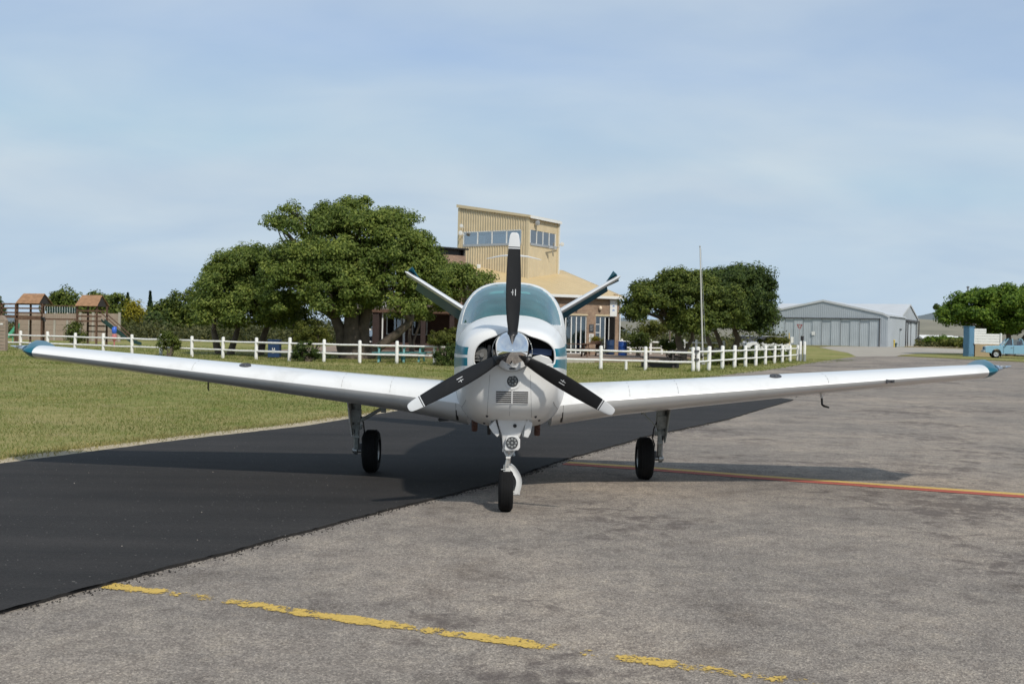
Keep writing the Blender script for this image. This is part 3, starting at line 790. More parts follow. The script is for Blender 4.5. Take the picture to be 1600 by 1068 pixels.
# ---- grille and nose lamp
gx0, gx1 = X_at(775, 620, 8.5), X_at(825, 620, 8.5)
zt_, zb_ = A(800, 610.5, 8.5).z, A(800, 629.5, 8.5).z
def nose_strip(mb, z0, z1, x0, x1, off, n=10, th=0.006, m=None):
    ring = []
    for i in range(n + 1):
        x = x0 + (x1 - x0) * i / n
        d0, d1 = surfD(x, z0, off), surfD(x, z1, off)
        ring.append([(x, d0, z0), (x, d1, z1), (x, d1 + th, z1), (x, d0 + th, z0)])
    mb.loft(ring, True, True, m)
mb = MB()
for q in range(10): nose_strip(mb, zb_ + (zt_ - zb_) * q / 10, zb_ + (zt_ - zb_) * (q + 1) / 10, gx0, gx1, 0.003, 12)
grille = mb.build('grille', M['black'], plane)
nsl = 7
for k in range(nsl):
    z = zb_ + (zt_ - zb_) * k / (nsl - 1)
    mb = MB(); nose_strip(mb, z - 0.0026, z + 0.0026, gx0 - 0.003, gx1 + 0.003, 0.0055, 12, 0.004)
    mb.build('slat', M['white_paint'], grille)
mb = MB(); nose_strip(mb, zb_ - 0.006, zt_ + 0.006, (gx0 + gx1) / 2 - 0.006, (gx0 + gx1) / 2 + 0.006, 0.011, 2, 0.01); mb.build('divider', M['white_paint'], grille)
lc = A(801, 595, 8.48); lc.y = surfD(lc.x, lc.z)
mb = MB(); mb.lathe([(0.0, 0.075), (-0.006, 0.071), (-0.009, 0.060), (-0.004, 0.05)], (lc.x, lc.y + 0.008, lc.z), (0, 1, 0.0), 28, False); ll = mb.build('landing_lamp', M['white_paint'], plane, smooth=40)
mb = MB(); mb.lathe([(0, 0.047), (0.004, 0.047)], (lc.x, lc.y - 0.001, lc.z), (0, 1, 0), 24); mb.build('lamp_face', M['lamp_face'], ll)
def leds(c, R0, r, parent, tiltm=None):
    mb = MB()
    for k in range(9):
        a = 2 * math.pi * k / 8; rr = 0 if k == 8 else R0
        mb.lathe([(0, r), (-0.003, r * 0.7)], (c[0] + rr * math.cos(a), c[1], c[2] + rr * math.sin(a)), (0, 1, 0), 10)
    mb.build('led_array', M['led'], parent, kind='stuff')
leds((lc.x, lc.y - 0.001, lc.z), 0.029, 0.0085, ll)
# ---- propeller
HB = A(800.3, 548.7, 8.36)
HUBX, HUBZ = HB.x, HB.z
prop = bpy.data.objects.new('propeller', None); COL.objects.link(prop); prop.parent = plane; ORI[prop.name] = Vector((0, 10.98, 0))
mb = MB()
prof = [(0.0, 0.004), (0.004, 0.016), (0.015, 0.032), (0.04, 0.056), (0.08, 0.083), (0.13, 0.109), (0.18, 0.130), (0.23, 0.147), (0.28, 0.158), (0.325, 0.163), (0.34, 0.163), (0.343, 0.155)]
mb.lathe(prof, (HUBX, 8.115, HUBZ), (0, 1, 0), 64)
spn = mb.build('spinner', M['chrome'], prop, smooth=35)
mb = MB(); mb.lathe([(0, 0.1665), (0.014, 0.1665)], (HUBX, 8.445, HUBZ), (0, 1, 0), 64); mb.build('spinner_backplate', M['steel'], prop, smooth=35)
mb = MB()
for ang in (30, 150, 270):
    a = R(ang)
    for q in range(6):
        b = a + R((q - 2.5) * 15); mb.lathe([(0, 0.004), (0.003, 0.003)], (HUBX + 0.163 * math.cos(b), 8.44, HUBZ + 0.163 * math.sin(b)), (math.cos(b), 0, math.sin(b)), 8)
mb.build('spinner_screw', M['steel'], prop, kind='stuff')
RAD = 957 / 1000
BL = [(0.085, 0.076, 0.070, 46), (0.12, 0.080, 0.060, 42), (0.17, 0.092, 0.045, 36), (0.25, 0.112, 0.032, 30), (0.35, 0.127, 0.025, 25.5), (0.48, 0.131, 0.020, 21.5), (0.62, 0.125, 0.016, 18.5),
      (0.74, 0.112, 0.012, 16.5), (0.82, 0.101, 0.010, 15.5), (0.826, 0.100, 0.010, 15.4), (0.834, 0.099, 0.010, 15.3), (0.842, 0.098, 0.010, 15.2), (0.90, 0.087, 0.008, 14.5), (0.935, 0.074, 0.007, 14), (0.95, 0.058, 0.006, 14), (0.957, 0.034, 0.005, 14)]
def blade_ring(r, c, th, tw, ang):
    pts = []
    er = Vector((math.cos(ang), 0, math.sin(ang)))
    et = Vector((-math.sin(ang), 0, math.cos(ang)))        # direction of travel seen from the cockpit side
    t_ = R(tw)
    cd = et * math.cos(t_) + Vector((0, -1, 0)) * math.sin(t_)
    nd_ = Vector((0, -1, 0)) * math.cos(t_) - et * math.sin(t_)
    for k in range(20):
        b = 2 * math.pi * k / 20
        x = math.cos(b); y = math.sin(b)
        round_ = max(0.0, min(1.0, (0.2 - r) / 0.1))
        yy = y * (1 - 0.35 * (1 - round_) * x)
        if y < 0: yy *= (0.25 + 0.75 * round_)
        pts.append(Vector((HUBX, 8.36, HUBZ)) + er * r + cd * (x * c / 2) + nd_ * (yy * th / 2 * (1.3 - 0.3 * round_)))
    return pts
def dense_tab(tab):
    out = []
    for a, b in zip(tab, tab[1:]):
        k = max(1, int((b[0] - a[0]) / 0.035))
        out += [tuple(p + (q - p) * i / k for p, q in zip(a, b)) for i in range(k)]
    return out + [tab[-1]]
for ang in (90, 210, 330):
    a = R(ang)
    tab = dense_tab(BL)
    mb = MB()
    rings = [blade_ring(*row, a) for row in tab]
    nring = len(rings[0])
    mb.loft(rings, True, True)
    mi = []
    for i in range(len(tab) - 1):
        rm = (tab[i][0] + tab[i + 1][0]) / 2
        k = 0
        if rm > 0.842: k = 1
        elif rm > 0.834: k = 2
        elif rm > 0.826: k = 1
        mi += [k] * nring
    mi += [0, 1]
    mb.mi = mi
    mb.build('blade', [M['prop_black'], M['blade_tip'], M['black']], prop, smooth=50)
    # small white maker's mark, raised film on the face of the blade
    er = Vector((math.cos(a), 0, math.sin(a))); et = Vector((-math.sin(a), 0, math.cos(a)))
    t_ = R(22.5)
    cd = et * math.cos(t_) + Vector((0, -1, 0)) * math.sin(t_); nn = Vector((0, -1, 0)) * math.cos(t_) - et * math.sin(t_)
    o_ = Vector((HUBX, 8.36, HUBZ)) + er * 0.475 + nn * 0.0140
    mt = MB()
    def bar(rr, cc, lr, lc_):
        q = Matrix((er, cd, nn)).transposed()
        mt.box(o_ + er * rr + cd * cc, (lr, lc_, 0.0016), q)
    sgn = 1 if ang != 330 else 1
    bar(0.0, -0.012, 0.052, 0.006)
    bar(0.0, 0.012, 0.046, 0.0045); bar(0.0, 0.015, 0.005, 0.022)
    mt.build('emblem', M['blade_tip'], prop)
    mb = MB(); mb.lathe([(0.1, 0.043), (0.155, 0.043)], (HUBX, 8.36, HUBZ), er, 20); mb.build('blade_collar', M['black'], prop, smooth=40)

# ---- fuselage tub (open under the canopy), canopy, windows
mb = MB()
DS = stations(9.70, 16.7)
keep = []
rings = [[sec(D, 2 * math.pi * k / NA) for k in range(NA)] for D in DS]
for i in range(len(DS) - 1):
    for k in range(NA):
        q = [rings[i][k], rings[i][(k + 1) % NA], rings[i + 1][(k + 1) % NA], rings[i + 1][k]]
        zc = sum(p.z for p in q) / 4; dm = sum(p.y for p in q) / 4
        if 10.45 < dm < 12.5 and zc > 1.50: continue
        keep.append(q)
idx = {}
def vid(p):
    key = (round(p.x, 5), round(p.y, 5), round(p.z, 5))
    if key not in idx: idx[key] = len(mb.v); mb.v.append(tuple(p))
    return idx[key]
for q in keep:
    f = []
    for p in q:
        j = vid(p)
        if j not in f: f.append(j)
    if len(f) > 2: mb.f.append(tuple(f)); mb.mi.append(0)
fus = mb.build('fuselage', M['paint'], plane, smooth=50)
CAN = [(9.70, 0.40, 1.60), (9.78, 0.425, 1.70), (9.90, 0.445, 1.775), (10.1, 0.470, 1.87), (10.3, 0.497, 1.94), (10.5, 0.534, 1.995), (10.75, 0.573, 2.040), (10.9, 0.584, 2.058), (11.3, 0.586, 2.072), (11.8, 0.57, 2.055), (12.3, 0.54, 1.985), (12.8, 0.49, 1.875), (13.4, 0.41, 1.70), (13.6, 0.38, 1.64)]
def can(D, a):
    w, zt = lerp_tab(CAN, D); n = 2.9; zc = 1.25
    c, s = math.cos(a), math.sin(a)
    return Vector((w * math.copysign(abs(c) ** (2 / n), c) + PX, D, zc + (zt - zc) * abs(s) ** (2 / n)))
CD = [9.70, 9.74, 9.78, 9.84] + [9.88 + 0.03 * k for k in range(21)] + [10.51, 10.54, 10.57, 10.60, 10.63, 10.66, 10.69, 10.72, 10.78, 10.84, 10.9, 11.0, 11.15, 11.3, 11.42, 11.54, 11.66, 11.8, 11.95, 12.1, 12.25, 12.4, 12.6, 12.8, 13.0, 13.2, 13.4, 13.6]
KA = 150
a0 = 0.075
parts = {'windshield': MB(), 'canopy': MB(), 'side_window': MB()}
ang_ = [a0 + (math.pi - 2 * a0) * k / KA for k in range(KA + 1)]
sideL = {}
for i in range(len(CD) - 1):
    dm = (CD[i] + CD[i + 1]) / 2
    for k in range(KA):
        q = [can(CD[i], ang_[k]), can(CD[i], ang_[k + 1]), can(CD[i + 1], ang_[k + 1]), can(CD[i + 1], ang_[k])]
        zc = sum(p.z for p in q) / 4; xs_ = sum(p.x for p in q) / 4
        topness = abs(math.sin((ang_[k] + ang_[k + 1]) / 2))
        key = 'canopy'
        if dm < 10.30 + 0.42 * topness and zc > 1.615: key = 'windshield'
        elif 1.50 < zc < 1.93 and (10.86 < dm < 11.5 or 11.6 < dm < 12.35): 
            key = ('side_window', xs_ > 0, dm < 11.55)
            if key not in parts: parts[key] = MB()
        parts[key].add(q, [(0, 1, 2, 3)])
def weld(o):
    bm = bmesh.new(); bm.from_mesh(o.data); bmesh.ops.remove_doubles(bm, verts=bm.verts, dist=0.0005); bmesh.ops.recalc_face_normals(bm, faces=bm.faces); bm.to_mesh(o.data); bm.free()
    o.data.polygons.foreach_set('use_smooth', [True] * len(o.data.polygons)); o.data.set_sharp_from_angle(angle=R(50))
can_o = parts['canopy'].build('canopy', [M['paint']], plane); weld(can_o)
so = can_o.modifiers.new('thick', 'SOLIDIFY'); so.thickness = 0.02; so.offset = -1
ws = parts['windshield'].build('windshield', M['windshield'], plane); weld(ws)
for k_, v_ in parts.items():
    if isinstance(k_, tuple):
        o = v_.build('side_window', M['windshield'], plane); weld(o)
# frame bow along the rear edge of the windshield
mb = MB()
mb.tube([p for p in [can(10.30 + 0.42 * abs(math.sin(a)) + 0.005, a) for a in ang_] if p.z > 1.6], 0.006, 6, False)
mb.build('windshield_frame', M['white_paint'], plane, smooth=60)
# cabin
mb = MB()
mb.prism([(PX - 0.47, 10.46, 1.28), (PX + 0.47, 10.46, 1.28), (PX + 0.46, 10.46, 1.60), (PX + 0.36, 10.46, 1.70), (PX - 0.36, 10.46, 1.70), (PX - 0.46, 10.46, 1.60)], (0, 0.05, 0))
mb.loft([[(PX + x, D, z) for x, z in ((-w_, 1.66), (-w_ * 0.8, 1.708), (w_ * 0.8, 1.708), (w_, 1.66), (w_ * 0.8, 1.69), (-w_ * 0.8, 1.69))] for D, w_ in ((9.86, 0.30), (10.1, 0.40), (10.46, 0.46))], True, True)
mb.build('instrument_panel', M['black'], plane)
for sx in (-1, 1):
    mb = MB()
    mb.box((PX + sx * 0.26, 11.35, 1.12), (0.44, 0.5, 0.14)); mb.box((PX + sx * 0.26, 11.62, 1.42), (0.44, 0.12, 0.56), Matrix.Rotation(-0.18, 3, 'X')); mb.box((PX + sx * 0.26, 11.70, 1.79), (0.25, 0.09, 0.16), Matrix.Rotation(-0.18, 3, 'X'))
    mb.build('seat', M['seat'], plane, bevel=0.04)
    mb = MB()
    c_ = [can(10.80, math.pi / 2 - sx * (0.06 + 0.52 * q / 6)) for q in range(7)]
    mb.loft([[p + Vector((0, 0, -0.035)), p + Vector((0, -0.05, -0.105)), p + Vector((0, -0.035, -0.11)), p + Vector((0, 0.015, -0.04))] for p in c_], True, True)
    mb.build('sun_visor', M['headliner'], plane)
mb = MB(); mb.box((PX, 12.45, 1.35), (0.85, 0.05, 0.75)); mb.box((PX, 12.3, 1.1), (0.85, 0.45, 0.15)); mb.build('rear_bench', M['seat'], plane, bevel=0.03)
mb = MB(); mb.tube([(PX - 0.25, 10.5, 1.50), (PX - 0.25, 10.62, 1.50)], 0.018, 8); mb.tube([(PX - 0.39, 10.62, 1.60), (PX - 0.38, 10.62, 1.50), (PX - 0.25, 10.62, 1.47), (PX - 0.12, 10.62, 1.50), (PX - 0.11, 10.62, 1.60)], 0.014, 8); mb.build('control_yoke', M['black'], plane)
# roof antenna: mast and swept whiskers
mb = MB()
c_ = A(803, 400, 11.6)
mb.tube([(c_.x, 11.55, 2.06), (c_.x, 11.6, c_.z)], [0.012, 0.009], 8)
for sx in (-1, 1):
    mb.tube([(c_.x, 11.58, c_.z + 0.008), (c_.x + sx * 0.15, 11.68, c_.z + 0.004), (c_.x + sx * 0.31, 11.80, c_.z - 0.022)], [0.013, 0.009, 0.004], 6)
mb.box((c_.x, 11.6, c_.z), (0.06, 0.08, 0.024))
mb.build('roof_antenna', M['white_paint'], plane, smooth=40)

# ---- wings
def airfoil(t_, cam_, n=14):
    up, lo = [], []
    for i in range(n + 1):
        x = 0.5 * (1 - math.cos(math.pi * i / n))
        yt = 5 * t_ * (0.2969 * math.sqrt(x) - 0.126 * x - 0.3516 * x * x + 0.2843 * x ** 3 - 0.1015 * x ** 4)
        p_ = 0.18
        yc = cam_ * ((2 * p_ * x - x * x) / p_ ** 2 if x < p_ else ((1 - 2 * p_) + 2 * p_ * x - x * x) / (1 - p_) ** 2)
        up.append((x, yc + yt)); lo.append((x, yc - yt))
    return up[::-1] + lo[1:-1]          # trailing edge over the top to the nose and back underneath
def wing_ring(s, X, LE, c, t_, z, inc, cam_=0.004, kick=0.0, skew=0.0):
    out = []
    for x, y in airfoil(t_, cam_):
        xx = x * c; zz = y * c
        zz += kick * max(0.0, (x - 0.12) / 0.88) ** 0.7
        out.append(Vector((PX + s * (X + skew * x), LE + xx * math.cos(inc) + zz * math.sin(inc), z + zz * math.cos(inc) - xx * math.sin(inc))))
    return out
def wparam(X):
    k = (X - 0.5) / 4.25
    LE = 9.86 + 0.36 * k
    c = 2.10 + (1.08 - 2.10) * k
    if X < 1.15: 
        e = (1.15 - X) / 0.65; LE -= 0.16 * e ** 1.5; c += 0.16 * e ** 1.5
    return LE, c, 0.182 - 0.050 * k, 0.862 + 0.0885 * (X - 0.5), R(3.6 - 2.2 * k)
for s in (-1, 1):
    mb = MB()
    Xs = [0.40, 0.55, 0.7, 0.85, 1.0, 1.15, 1.5, 2.0, 2.5, 3.0, 3.5, 4.0, 4.5, 4.72]
    rings = [wing_ring(s, X, *wparam(X), skew=0.13 if X > 4.7 else 0.0) for X in Xs]
    mb.loft(rings, True, True)
    wing = mb.build('wing', M['wing_paint'], plane, smooth=35)
    # teal tip, its rear half swept up
    LE, c, t_, z, inc = wparam(4.72)
    mb = MB()
    tip = []
    for X, dl, cc, tt, dz, kk in ((4.71, 0.0, c, t_, 0.0, 0.0), (4.735, 0.002, c * 0.99, t_ * 1.03, 0.001, 0.006), (4.765, 0.008, c * 0.93, t_ * 1.0, 0.003, 0.045), (4.79, 0.018, c * 0.84, t_ * 0.92, 0.005, 0.085), (4.815, 0.035, c * 0.76, t_ * 0.75, 0.008, 0.105), (4.84, 0.07, c * 0.66, t_ * 0.5, 0.012, 0.105), (4.86, 0.12, c * 0.56, t_ * 0.25, 0.015, 0.10)):
        tip.append(wing_ring(s, X, LE + dl, cc, tt, z + dz + 0.088 * (X - 4.72), inc, 0.004, kk, 0.15))
    mb.loft(tip, True, True)
    wt = mb.build('wing_tip', M['teal_paint'], wing, smooth=50)
    # clear lens, a curved wedge running out to the tip
    mb = MB()
    lens = []
    for k in range(7):
        q = k / 6
        X = 4.88 + 0.27 * q
        lens.append(wing_ring(s, X, LE + 0.14 + 0.30 * q, c * (0.58 - 0.46 * q), 0.15 * (1 - 0.5 * q), z + 0.03 + 0.025 * q, inc, 0.0))
    mb.loft(lens, True, True); mb.build('lamp_lens', M['lens'], wing, smooth=50)
    mb = MB(); mb.lathe([(0, 0.018), (0.05, 0.014), (0.06, 0.004)], (PX + s * 4.95, LE + 0.27, z + 0.05), (s, 0, 0), 10); mb.build('position_lamp', M['steel'], wing, smooth=40)
    # aileron and flap seams, hinge gaps, fuel cap
    def top_pt(X, x, off=0.002):
        LE_, c_w, t_w, z_w, i_w = wparam(X)
        yt = 5 * t_w * (0.2969 * math.sqrt(x) - 0.126 * x - 0.3516 * x * x + 0.2843 * x ** 3 - 0.1015 * x ** 4)
        p_ = 0.18; yc = 0.004 * ((2 * p_ * x - x * x) / p_ ** 2 if x < p_ else ((1 - 2 * p_) + 2 * p_ * x - x * x) / (1 - p_) ** 2)
        return Vector((PX + s * X, LE_ + x * c_w * math.cos(i_w) + (yc + yt) * c_w * math.sin(i_w), z_w + (yc + yt) * c_w * math.cos(i_w) - x * c_w * math.sin(i_w) + off))
    mb = MB()
    mb.tube([top_pt(X, 0.76, 0.0) for X in (0.9, 1.5, 2.0, 2.5, 3.0, 3.5, 4.0, 4.6)], 0.004, 5, False)
    for X in (2.75, 4.6): mb.tube([top_pt(X, x, 0.0) for x in (0.76, 0.85, 0.97)], 0.004, 5, False)
    for X in (1.15, 1.62, 3.1): mb.tube([top_pt(X, x, 0.0) for x in (0.002, 0.01, 0.03, 0.07, 0.15, 0.3, 0.5, 0.7)], 0.0016, 5, False)
    mb.build('panel_seam', M['seam'], wing)
    fc = top_pt(2.62, 0.12, 0.004)
    mb = MB(); nrm = Vector((0, -0.35, 1)).normalized()
    mb.lathe([(-0.01, 0.058), (0.004, 0.058), (0.007, 0.05), (0.004, 0.046), (0.005, 0.02), (0.012, 0.014), (0.012, 0.001)], fc, nrm, 22)
    mb.build('fuel_cap', M['dark_metal'], wing, smooth=35)
    # walkway and step / pitot / tie-down
    LE_, c_w, t_w, z_w, i_w = wparam(3.35 if s > 0 else 3.0)
    mb = MB()
    if s > 0:
        b_ = Vector((PX + 3.16, LE_ + 0.45, z_w - 0.10))
        mb.tube([b_, b_ + Vector((0.015, 0, -0.085))], 0.013, 8); mb.build('pitot_mast', M['white_paint'], wing, smooth=40)
        mb = MB(); mb.tube([b_ + Vector((0.015, 0, -0.08)), b_ + Vector((0.02, 0, -0.15)), b_ + Vector((0.025, -0.05, -0.162)), b_ + Vector((0.025, -0.2, -0.165))], [0.011, 0.011, 0.012, 0.009], 8); mb.build('pitot_tube', M['black'], wing, smooth=40)
        mb = MB(); q_ = Vector((PX + 2.93, LE_ + 0.5, z_w - 0.10)); mb.tube([q_, q_ + Vector((0, 0, -0.08))], 0.006, 6); mb.tube([q_ + Vector((0.0, -0.03, -0.06)), q_ + Vector((0.0, 0.03, -0.06))], 0.012, 6); mb.build('tie_down_ring', M['dark_metal'], wing)
        p_ = wing_ring(s, 3.72, *wparam(3.72)); le = min(p_, key=lambda q: q.y)
        mb = MB(); mb.box((le.x, le.y - 0.002, le.z - 0.015), (0.07, 0.012, 0.03)); mb.box((le.x + 0.01, le.y - 0.012, le.z - 0.015), (0.02, 0.02, 0.008)); mb.box((le.x - 0.04, le.y - 0.006, le.z - 0.018), (0.012, 0.02, 0.04)); mb.build('stall_vane', M['dark_metal'], wing)
    else:
        q_ = Vector((PX - 3.08, LE_ + 0.5, z_w - 0.09)); mb.tube([q_, q_ + Vector((0, 0, -0.10))], 0.008, 6); mb.tube([q_ + Vector((0, 0, -0.085)), q_ + Vector((0, 0.03, -0.12))], 0.006, 6); mb.build('tie_down_ring', M['dark_metal'], wing)
    # dark of the open gap at the wing root, put in as a black tube
    p_ = wing_ring(s, 0.56, *wparam(0.56)); 
    mb = MB()
    rr = [q for q in p_ if q.y < wparam(0.56)[0] + 0.35 and q.z < wparam(0.56)[3] + 0.02]
    rr.sort(key=lambda q: q.z)
    mb.tube([q + Vector((-s * 0.065, -0.010, 0)) for q in rr], 0.020, 6)
    mb.build('root_gap', M['black'], wing)
    # root fillet on top
# entry step under the wing root
mb = MB()
a_ = A(712, 645, 10.7); b_ = A(699, 655, 10.75); c_ = A(686, 656, 10.75)
mb.tube([a_, b_], 0.014, 8); mb.tube([b_ + Vector((0.015, 0, 0)), b_, c_], [0.014, 0.016, 0.014], 8); mb.box((b_ + c_) / 2 + Vector((0, 0.02, 0.0)), (0.10, 0.09, 0.018))
mb.build('boarding_step', M['dark_metal'], plane, smooth=40)

# ---- V tail
M['tail_stripe'] = M['teal_paint']
for s in (-1, 1):
    dih = R(31.5)
    def tp(X, D, off=0.0):
        # point on the tail plane at span X, station D
        return Vector((PX + s * X - s * math.sin(dih) * off, D, 1.51 + (X - 0.15) * math.tan(dih) + math.cos(dih) * off))
    def tring(X, LE, c, t_, x0=0.0, x1=1.0, drop=0.0):
        out = []
        n = 12
        up, lo = [], []
        for i in range(n + 1):
            x = x0 + (x1 - x0) * 0.5 * (1 - math.cos(math.pi * i / n))
            yt = 5 * t_ * (0.2969 * math.sqrt(x) - 0.126 * x - 0.3516 * x * x + 0.2843 * x ** 3 - 0.1015 * x ** 4)
            dd = -max(0, (x - x0)) * c * math.tan(drop)
            up.append(tp(X, LE + x * c, yt * c + dd)); lo.append(tp(X, LE + x * c, -yt * c + dd))
        return up[::-1] + lo[1:-1] if x0 == 0 else up[::-1] + lo
    def tpar(X):
        k = (X - 0.12) / 1.46
        return 14.72 + 0.60 * k, 1.12 - 0.36 * k, 0.085
    mb = MB(); xs_ = [0.12, 0.4, 0.8, 1.2, 1.45, 1.56]
    mb.loft([tring(X, *tpar(X), 0.0, 0.62) for X in xs_] + [tring(1.60, tpar(1.58)[0] + 0.06, tpar(1.58)[1] * 0.9, 0.03, 0.0, 0.6)], True, True)
    st = mb.build('tail_fin', M['white_paint'], plane, smooth=40)
    # ruddervator, drooped, teal with white ribbing near the root
    drop = R(27 if s < 0 else 20)
    mb = MB(); mb.cm = 0
    mb.loft([tring(X, *tpar(X), 0.63, 1.0, drop) for X in (0.62, 0.9, 1.2, 1.42)], True, True)
    mb.cm = 1
    mb.loft([tring(X, *tpar(X), 0.63, 1.0, drop) for X in (0.22, 0.4, 0.618)], True, True)
    rv = mb.build('ruddervator', [M['teal_paint'], M['off_white']], plane, smooth=40)
    mb = MB()
    for q in range(6):
        X = 0.27 + 0.06 * q
        LE_, c_, t_ = tpar(X)
        pts = [tp(X, LE_ + x * c_, -5 * t_ * 0.2 * (1.05 - x) * c_ * 0.5 - (x - 0.63) * c_ * math.tan(drop) - 0.004) for x in (0.66, 0.8, 0.97)]
        mb.tube(pts, 0.007, 5)
    mb.build('rib', M['gear_grey'], rv)
    # horn balance at the tip, leading part raised
    mb = MB()
    LE_, c_, t_ = tpar(1.5)
    pr = [(1.40, LE_ + 0.22, 0.02), (1.49, LE_ + 0.05, 0.075), (1.545, LE_ + 0.02, 0.115), (1.575, LE_ + 0.14, 0.05), (1.585, LE_ + 0.45, -0.05), (1.40, LE_ + 0.45, -0.03)]
    top = [tp(X, D, o + 0.010) for X, D, o in pr]; bot = [tp(X, D, o - 0.010) for X, D, o in pr]
    mb.add(top + bot, [tuple(range(6)), tuple(range(6, 12))[::-1]] + [(k, (k + 1) % 6, (k + 1) % 6 + 6, k + 6) for k in range(6)])
    mb.build('horn_balance', M['teal_paint'], rv, bevel=0.006)
mb = MB(); mb.lathe([(0, 0.05), (0.3, 0.035), (0.36, 0.01)], (PX, 16.6, 1.42), (0, 1, 0), 14); mb.build('tail_cone', M['teal_paint'], plane, smooth=50)

# ---- undercarriage
def tyre(mb, c, Ro, w, n=40):
    prof = []
    hw = w / 2
    for k in range(17):
        a = math.pi * k / 16
        prof.append((-hw * math.copysign(abs(math.cos(a)) ** 0.62, math.cos(a)), Ro - Ro * 0.42 * (1 - math.sin(a) ** 0.55)))
    prof = [(-hw * 0.62, Ro * 0.5)] + prof + [(hw * 0.62, Ro * 0.5)]
    mb.lathe(prof, c, (1, 0, 0), n, False)
    # shallow tread grooves as raised ribs
    for q in (-0.5, -0.17, 0.17, 0.5):
        mb.lathe([(q * hw - 0.007, Ro - 0.006), (q * hw - 0.006, Ro + 0.0025 - 0.006 * q * q), (q * hw + 0.006, Ro + 0.0025 - 0.006 * q * q), (q * hw + 0.007, Ro - 0.006)], c, (1, 0, 0), n, False)
def rim(mb, c, Rr, w, n=24):
    mb.lathe([(-w * 0.36, 0.02), (-w * 0.36, Rr * 0.75), (-w * 0.44, Rr * 0.97), (-w * 0.40, Rr), (w * 0.40, Rr), (w * 0.44, Rr * 0.97), (w * 0.36, Rr * 0.75), (w * 0.36, 0.02)], c, (1, 0, 0), n)
    for k in range(6):
        a = 2 * math.pi * k / 6
        for q in (-1, 1): mb.lathe([(0, 0.009), (0.012, 0.007)], (c[0] + q * w * 0.36, c[1] + Rr * 0.5 * math.cos(a), c[2] + Rr * 0.5 * math.sin(a)), (q, 0, 0), 6)
for s in (-1, 1):
    gear = bpy.data.objects.new('main_gear', None); COL.objects.link(gear); gear.parent = plane; ORI[gear.name] = Vector((0, 10.98, 0))
    zg = 0.028 if s < 0 else 0.008
    wc = Vector((-1.465 if s < 0 else 1.43, 10.98, 0.222 + zg))
    mb = MB(); tyre(mb, wc, 0.222, 0.168); mb.build('tyre', M['rubber'], gear, smooth=40)
    mb = MB(); rim(mb, wc, 0.105, 0.16); mb.build('rim', M['steel'], gear, smooth=30)
    sx = wc.x + s * 0.16
    topz = 0.94
    mb = MB()
    mb.tube([(sx + s * 0.005, 10.98, 0.50), (sx + s * 0.01, 10.96, topz)], [0.040, 0.047], 14)
    mb.tube([(sx + s * 0.055, 11.02, 0.52), (sx + s * 0.065, 11.0, topz)], 0.018, 8)
    mb.box((sx + s * 0.005, 10.96, 0.62), (0.10, 0.08, 0.13)); mb.box((sx + s * 0.003, 10.97, 0.50), (0.115, 0.09, 0.05))
    mb.box((sx - s * 0.02, 10.94, 0.74), (0.05, 0.05, 0.10))
    mb.build('leg', M['gear_grey'], gear, smooth=30)
    mb = MB(); mb.tube([(sx, 10.98, 0.22 + zg), (sx + s * 0.003, 10.98, 0.50)], [0.03, 0.03], 14); mb.tube([(wc.x + s * 0.04, 10.98, wc.z), (sx + s * 0.01, 10.98, wc.z)], 0.024, 10)
    mb.lathe([(0, 0.045), (0.03, 0.04), (0.05, 0.02)], (sx - s * 0.01, 10.98, wc.z), (s, 0, 0), 14)
    mb.build('oleo', M['steel'], gear, smooth=40)
    mb = MB(); mb.beam((sx - s * 0.015, 10.92, 0.52), (sx - s * 0.02, 10.83, 0.41), 0.035, 0.02); mb.beam((sx - s * 0.02, 10.83, 0.41), (sx - s * 0.01, 10.92, 0.27), 0.035, 0.02); mb.lathe([(-0.03, 0.014), (0.03, 0.014)], (sx - s * 0.02, 10.83, 0.41), (1, 0, 0), 8); mb.build('torque_link', M['gear_grey'], gear, smooth=30)
    mb = MB(); mb.lathe([(0, 0.08), (0.03, 0.08)], (wc.x + s * 0.07, 10.98, wc.z), (s, 0, 0), 20); mb.box((wc.x + s * 0.09, 10.98 - 0.06, wc.z + 0.05), (0.05, 0.08, 0.07)); mb.build('brake', M['dark_metal'], gear, smooth=30)
    mb = MB(); mb.tube([(sx - s * 0.045, 10.93, 0.62), (sx - s * 0.075, 10.93, 0.55), (sx - s * 0.085, 10.95, 0.45), (sx - s * 0.06, 10.96, 0.38), (wc.x + s * 0.09, 10.95, 0.30)], 0.008, 6); mb.build('brake_hose', M['black'], gear, smooth=50)
    mb = MB()
    if s < 0:
        mb.tube([(sx + 0.06, 10.90, 0.58), (wc.x + 0.27, 10.88, 0.80)], 0.019, 8); mb.box((wc.x + 0.13, 10.89, 0.69), (0.05, 0.045, 0.05)); mb.tube([(wc.x + 0.13, 10.89, 0.69), (wc.x + 0.11, 10.89, 0.80)], 0.009, 6)
    else:
        mb.tube([(sx - 0.05, 10.90, 0.57), (wc.x - 0.04, 10.88, 0.72)], 0.007, 6); mb.tube([(wc.x - 0.04, 10.88, 0.72), (wc.x - 0.13, 10.88, 0.84)], 0.017, 8); mb.tube([(wc.x - 0.04, 10.88, 0.72), (wc.x + 0.07, 10.88, 0.74), (sx - 0.05, 10.90, 0.80)], 0.007, 6); mb.box((wc.x - 0.04, 10.88, 0.72), (0.035, 0.03, 0.04))
    mb.build('retraction_brace', M['gear_grey'], gear, smooth=40)
    # door hanging outboard of the leg
    mb = MB()
    dx0 = sx + s * 0.085
    pr = [(10.78, 0.93), (11.12, 0.95), (11.10, 0.70), (11.05, 0.45), (10.90, 0.40), (10.83, 0.55)]
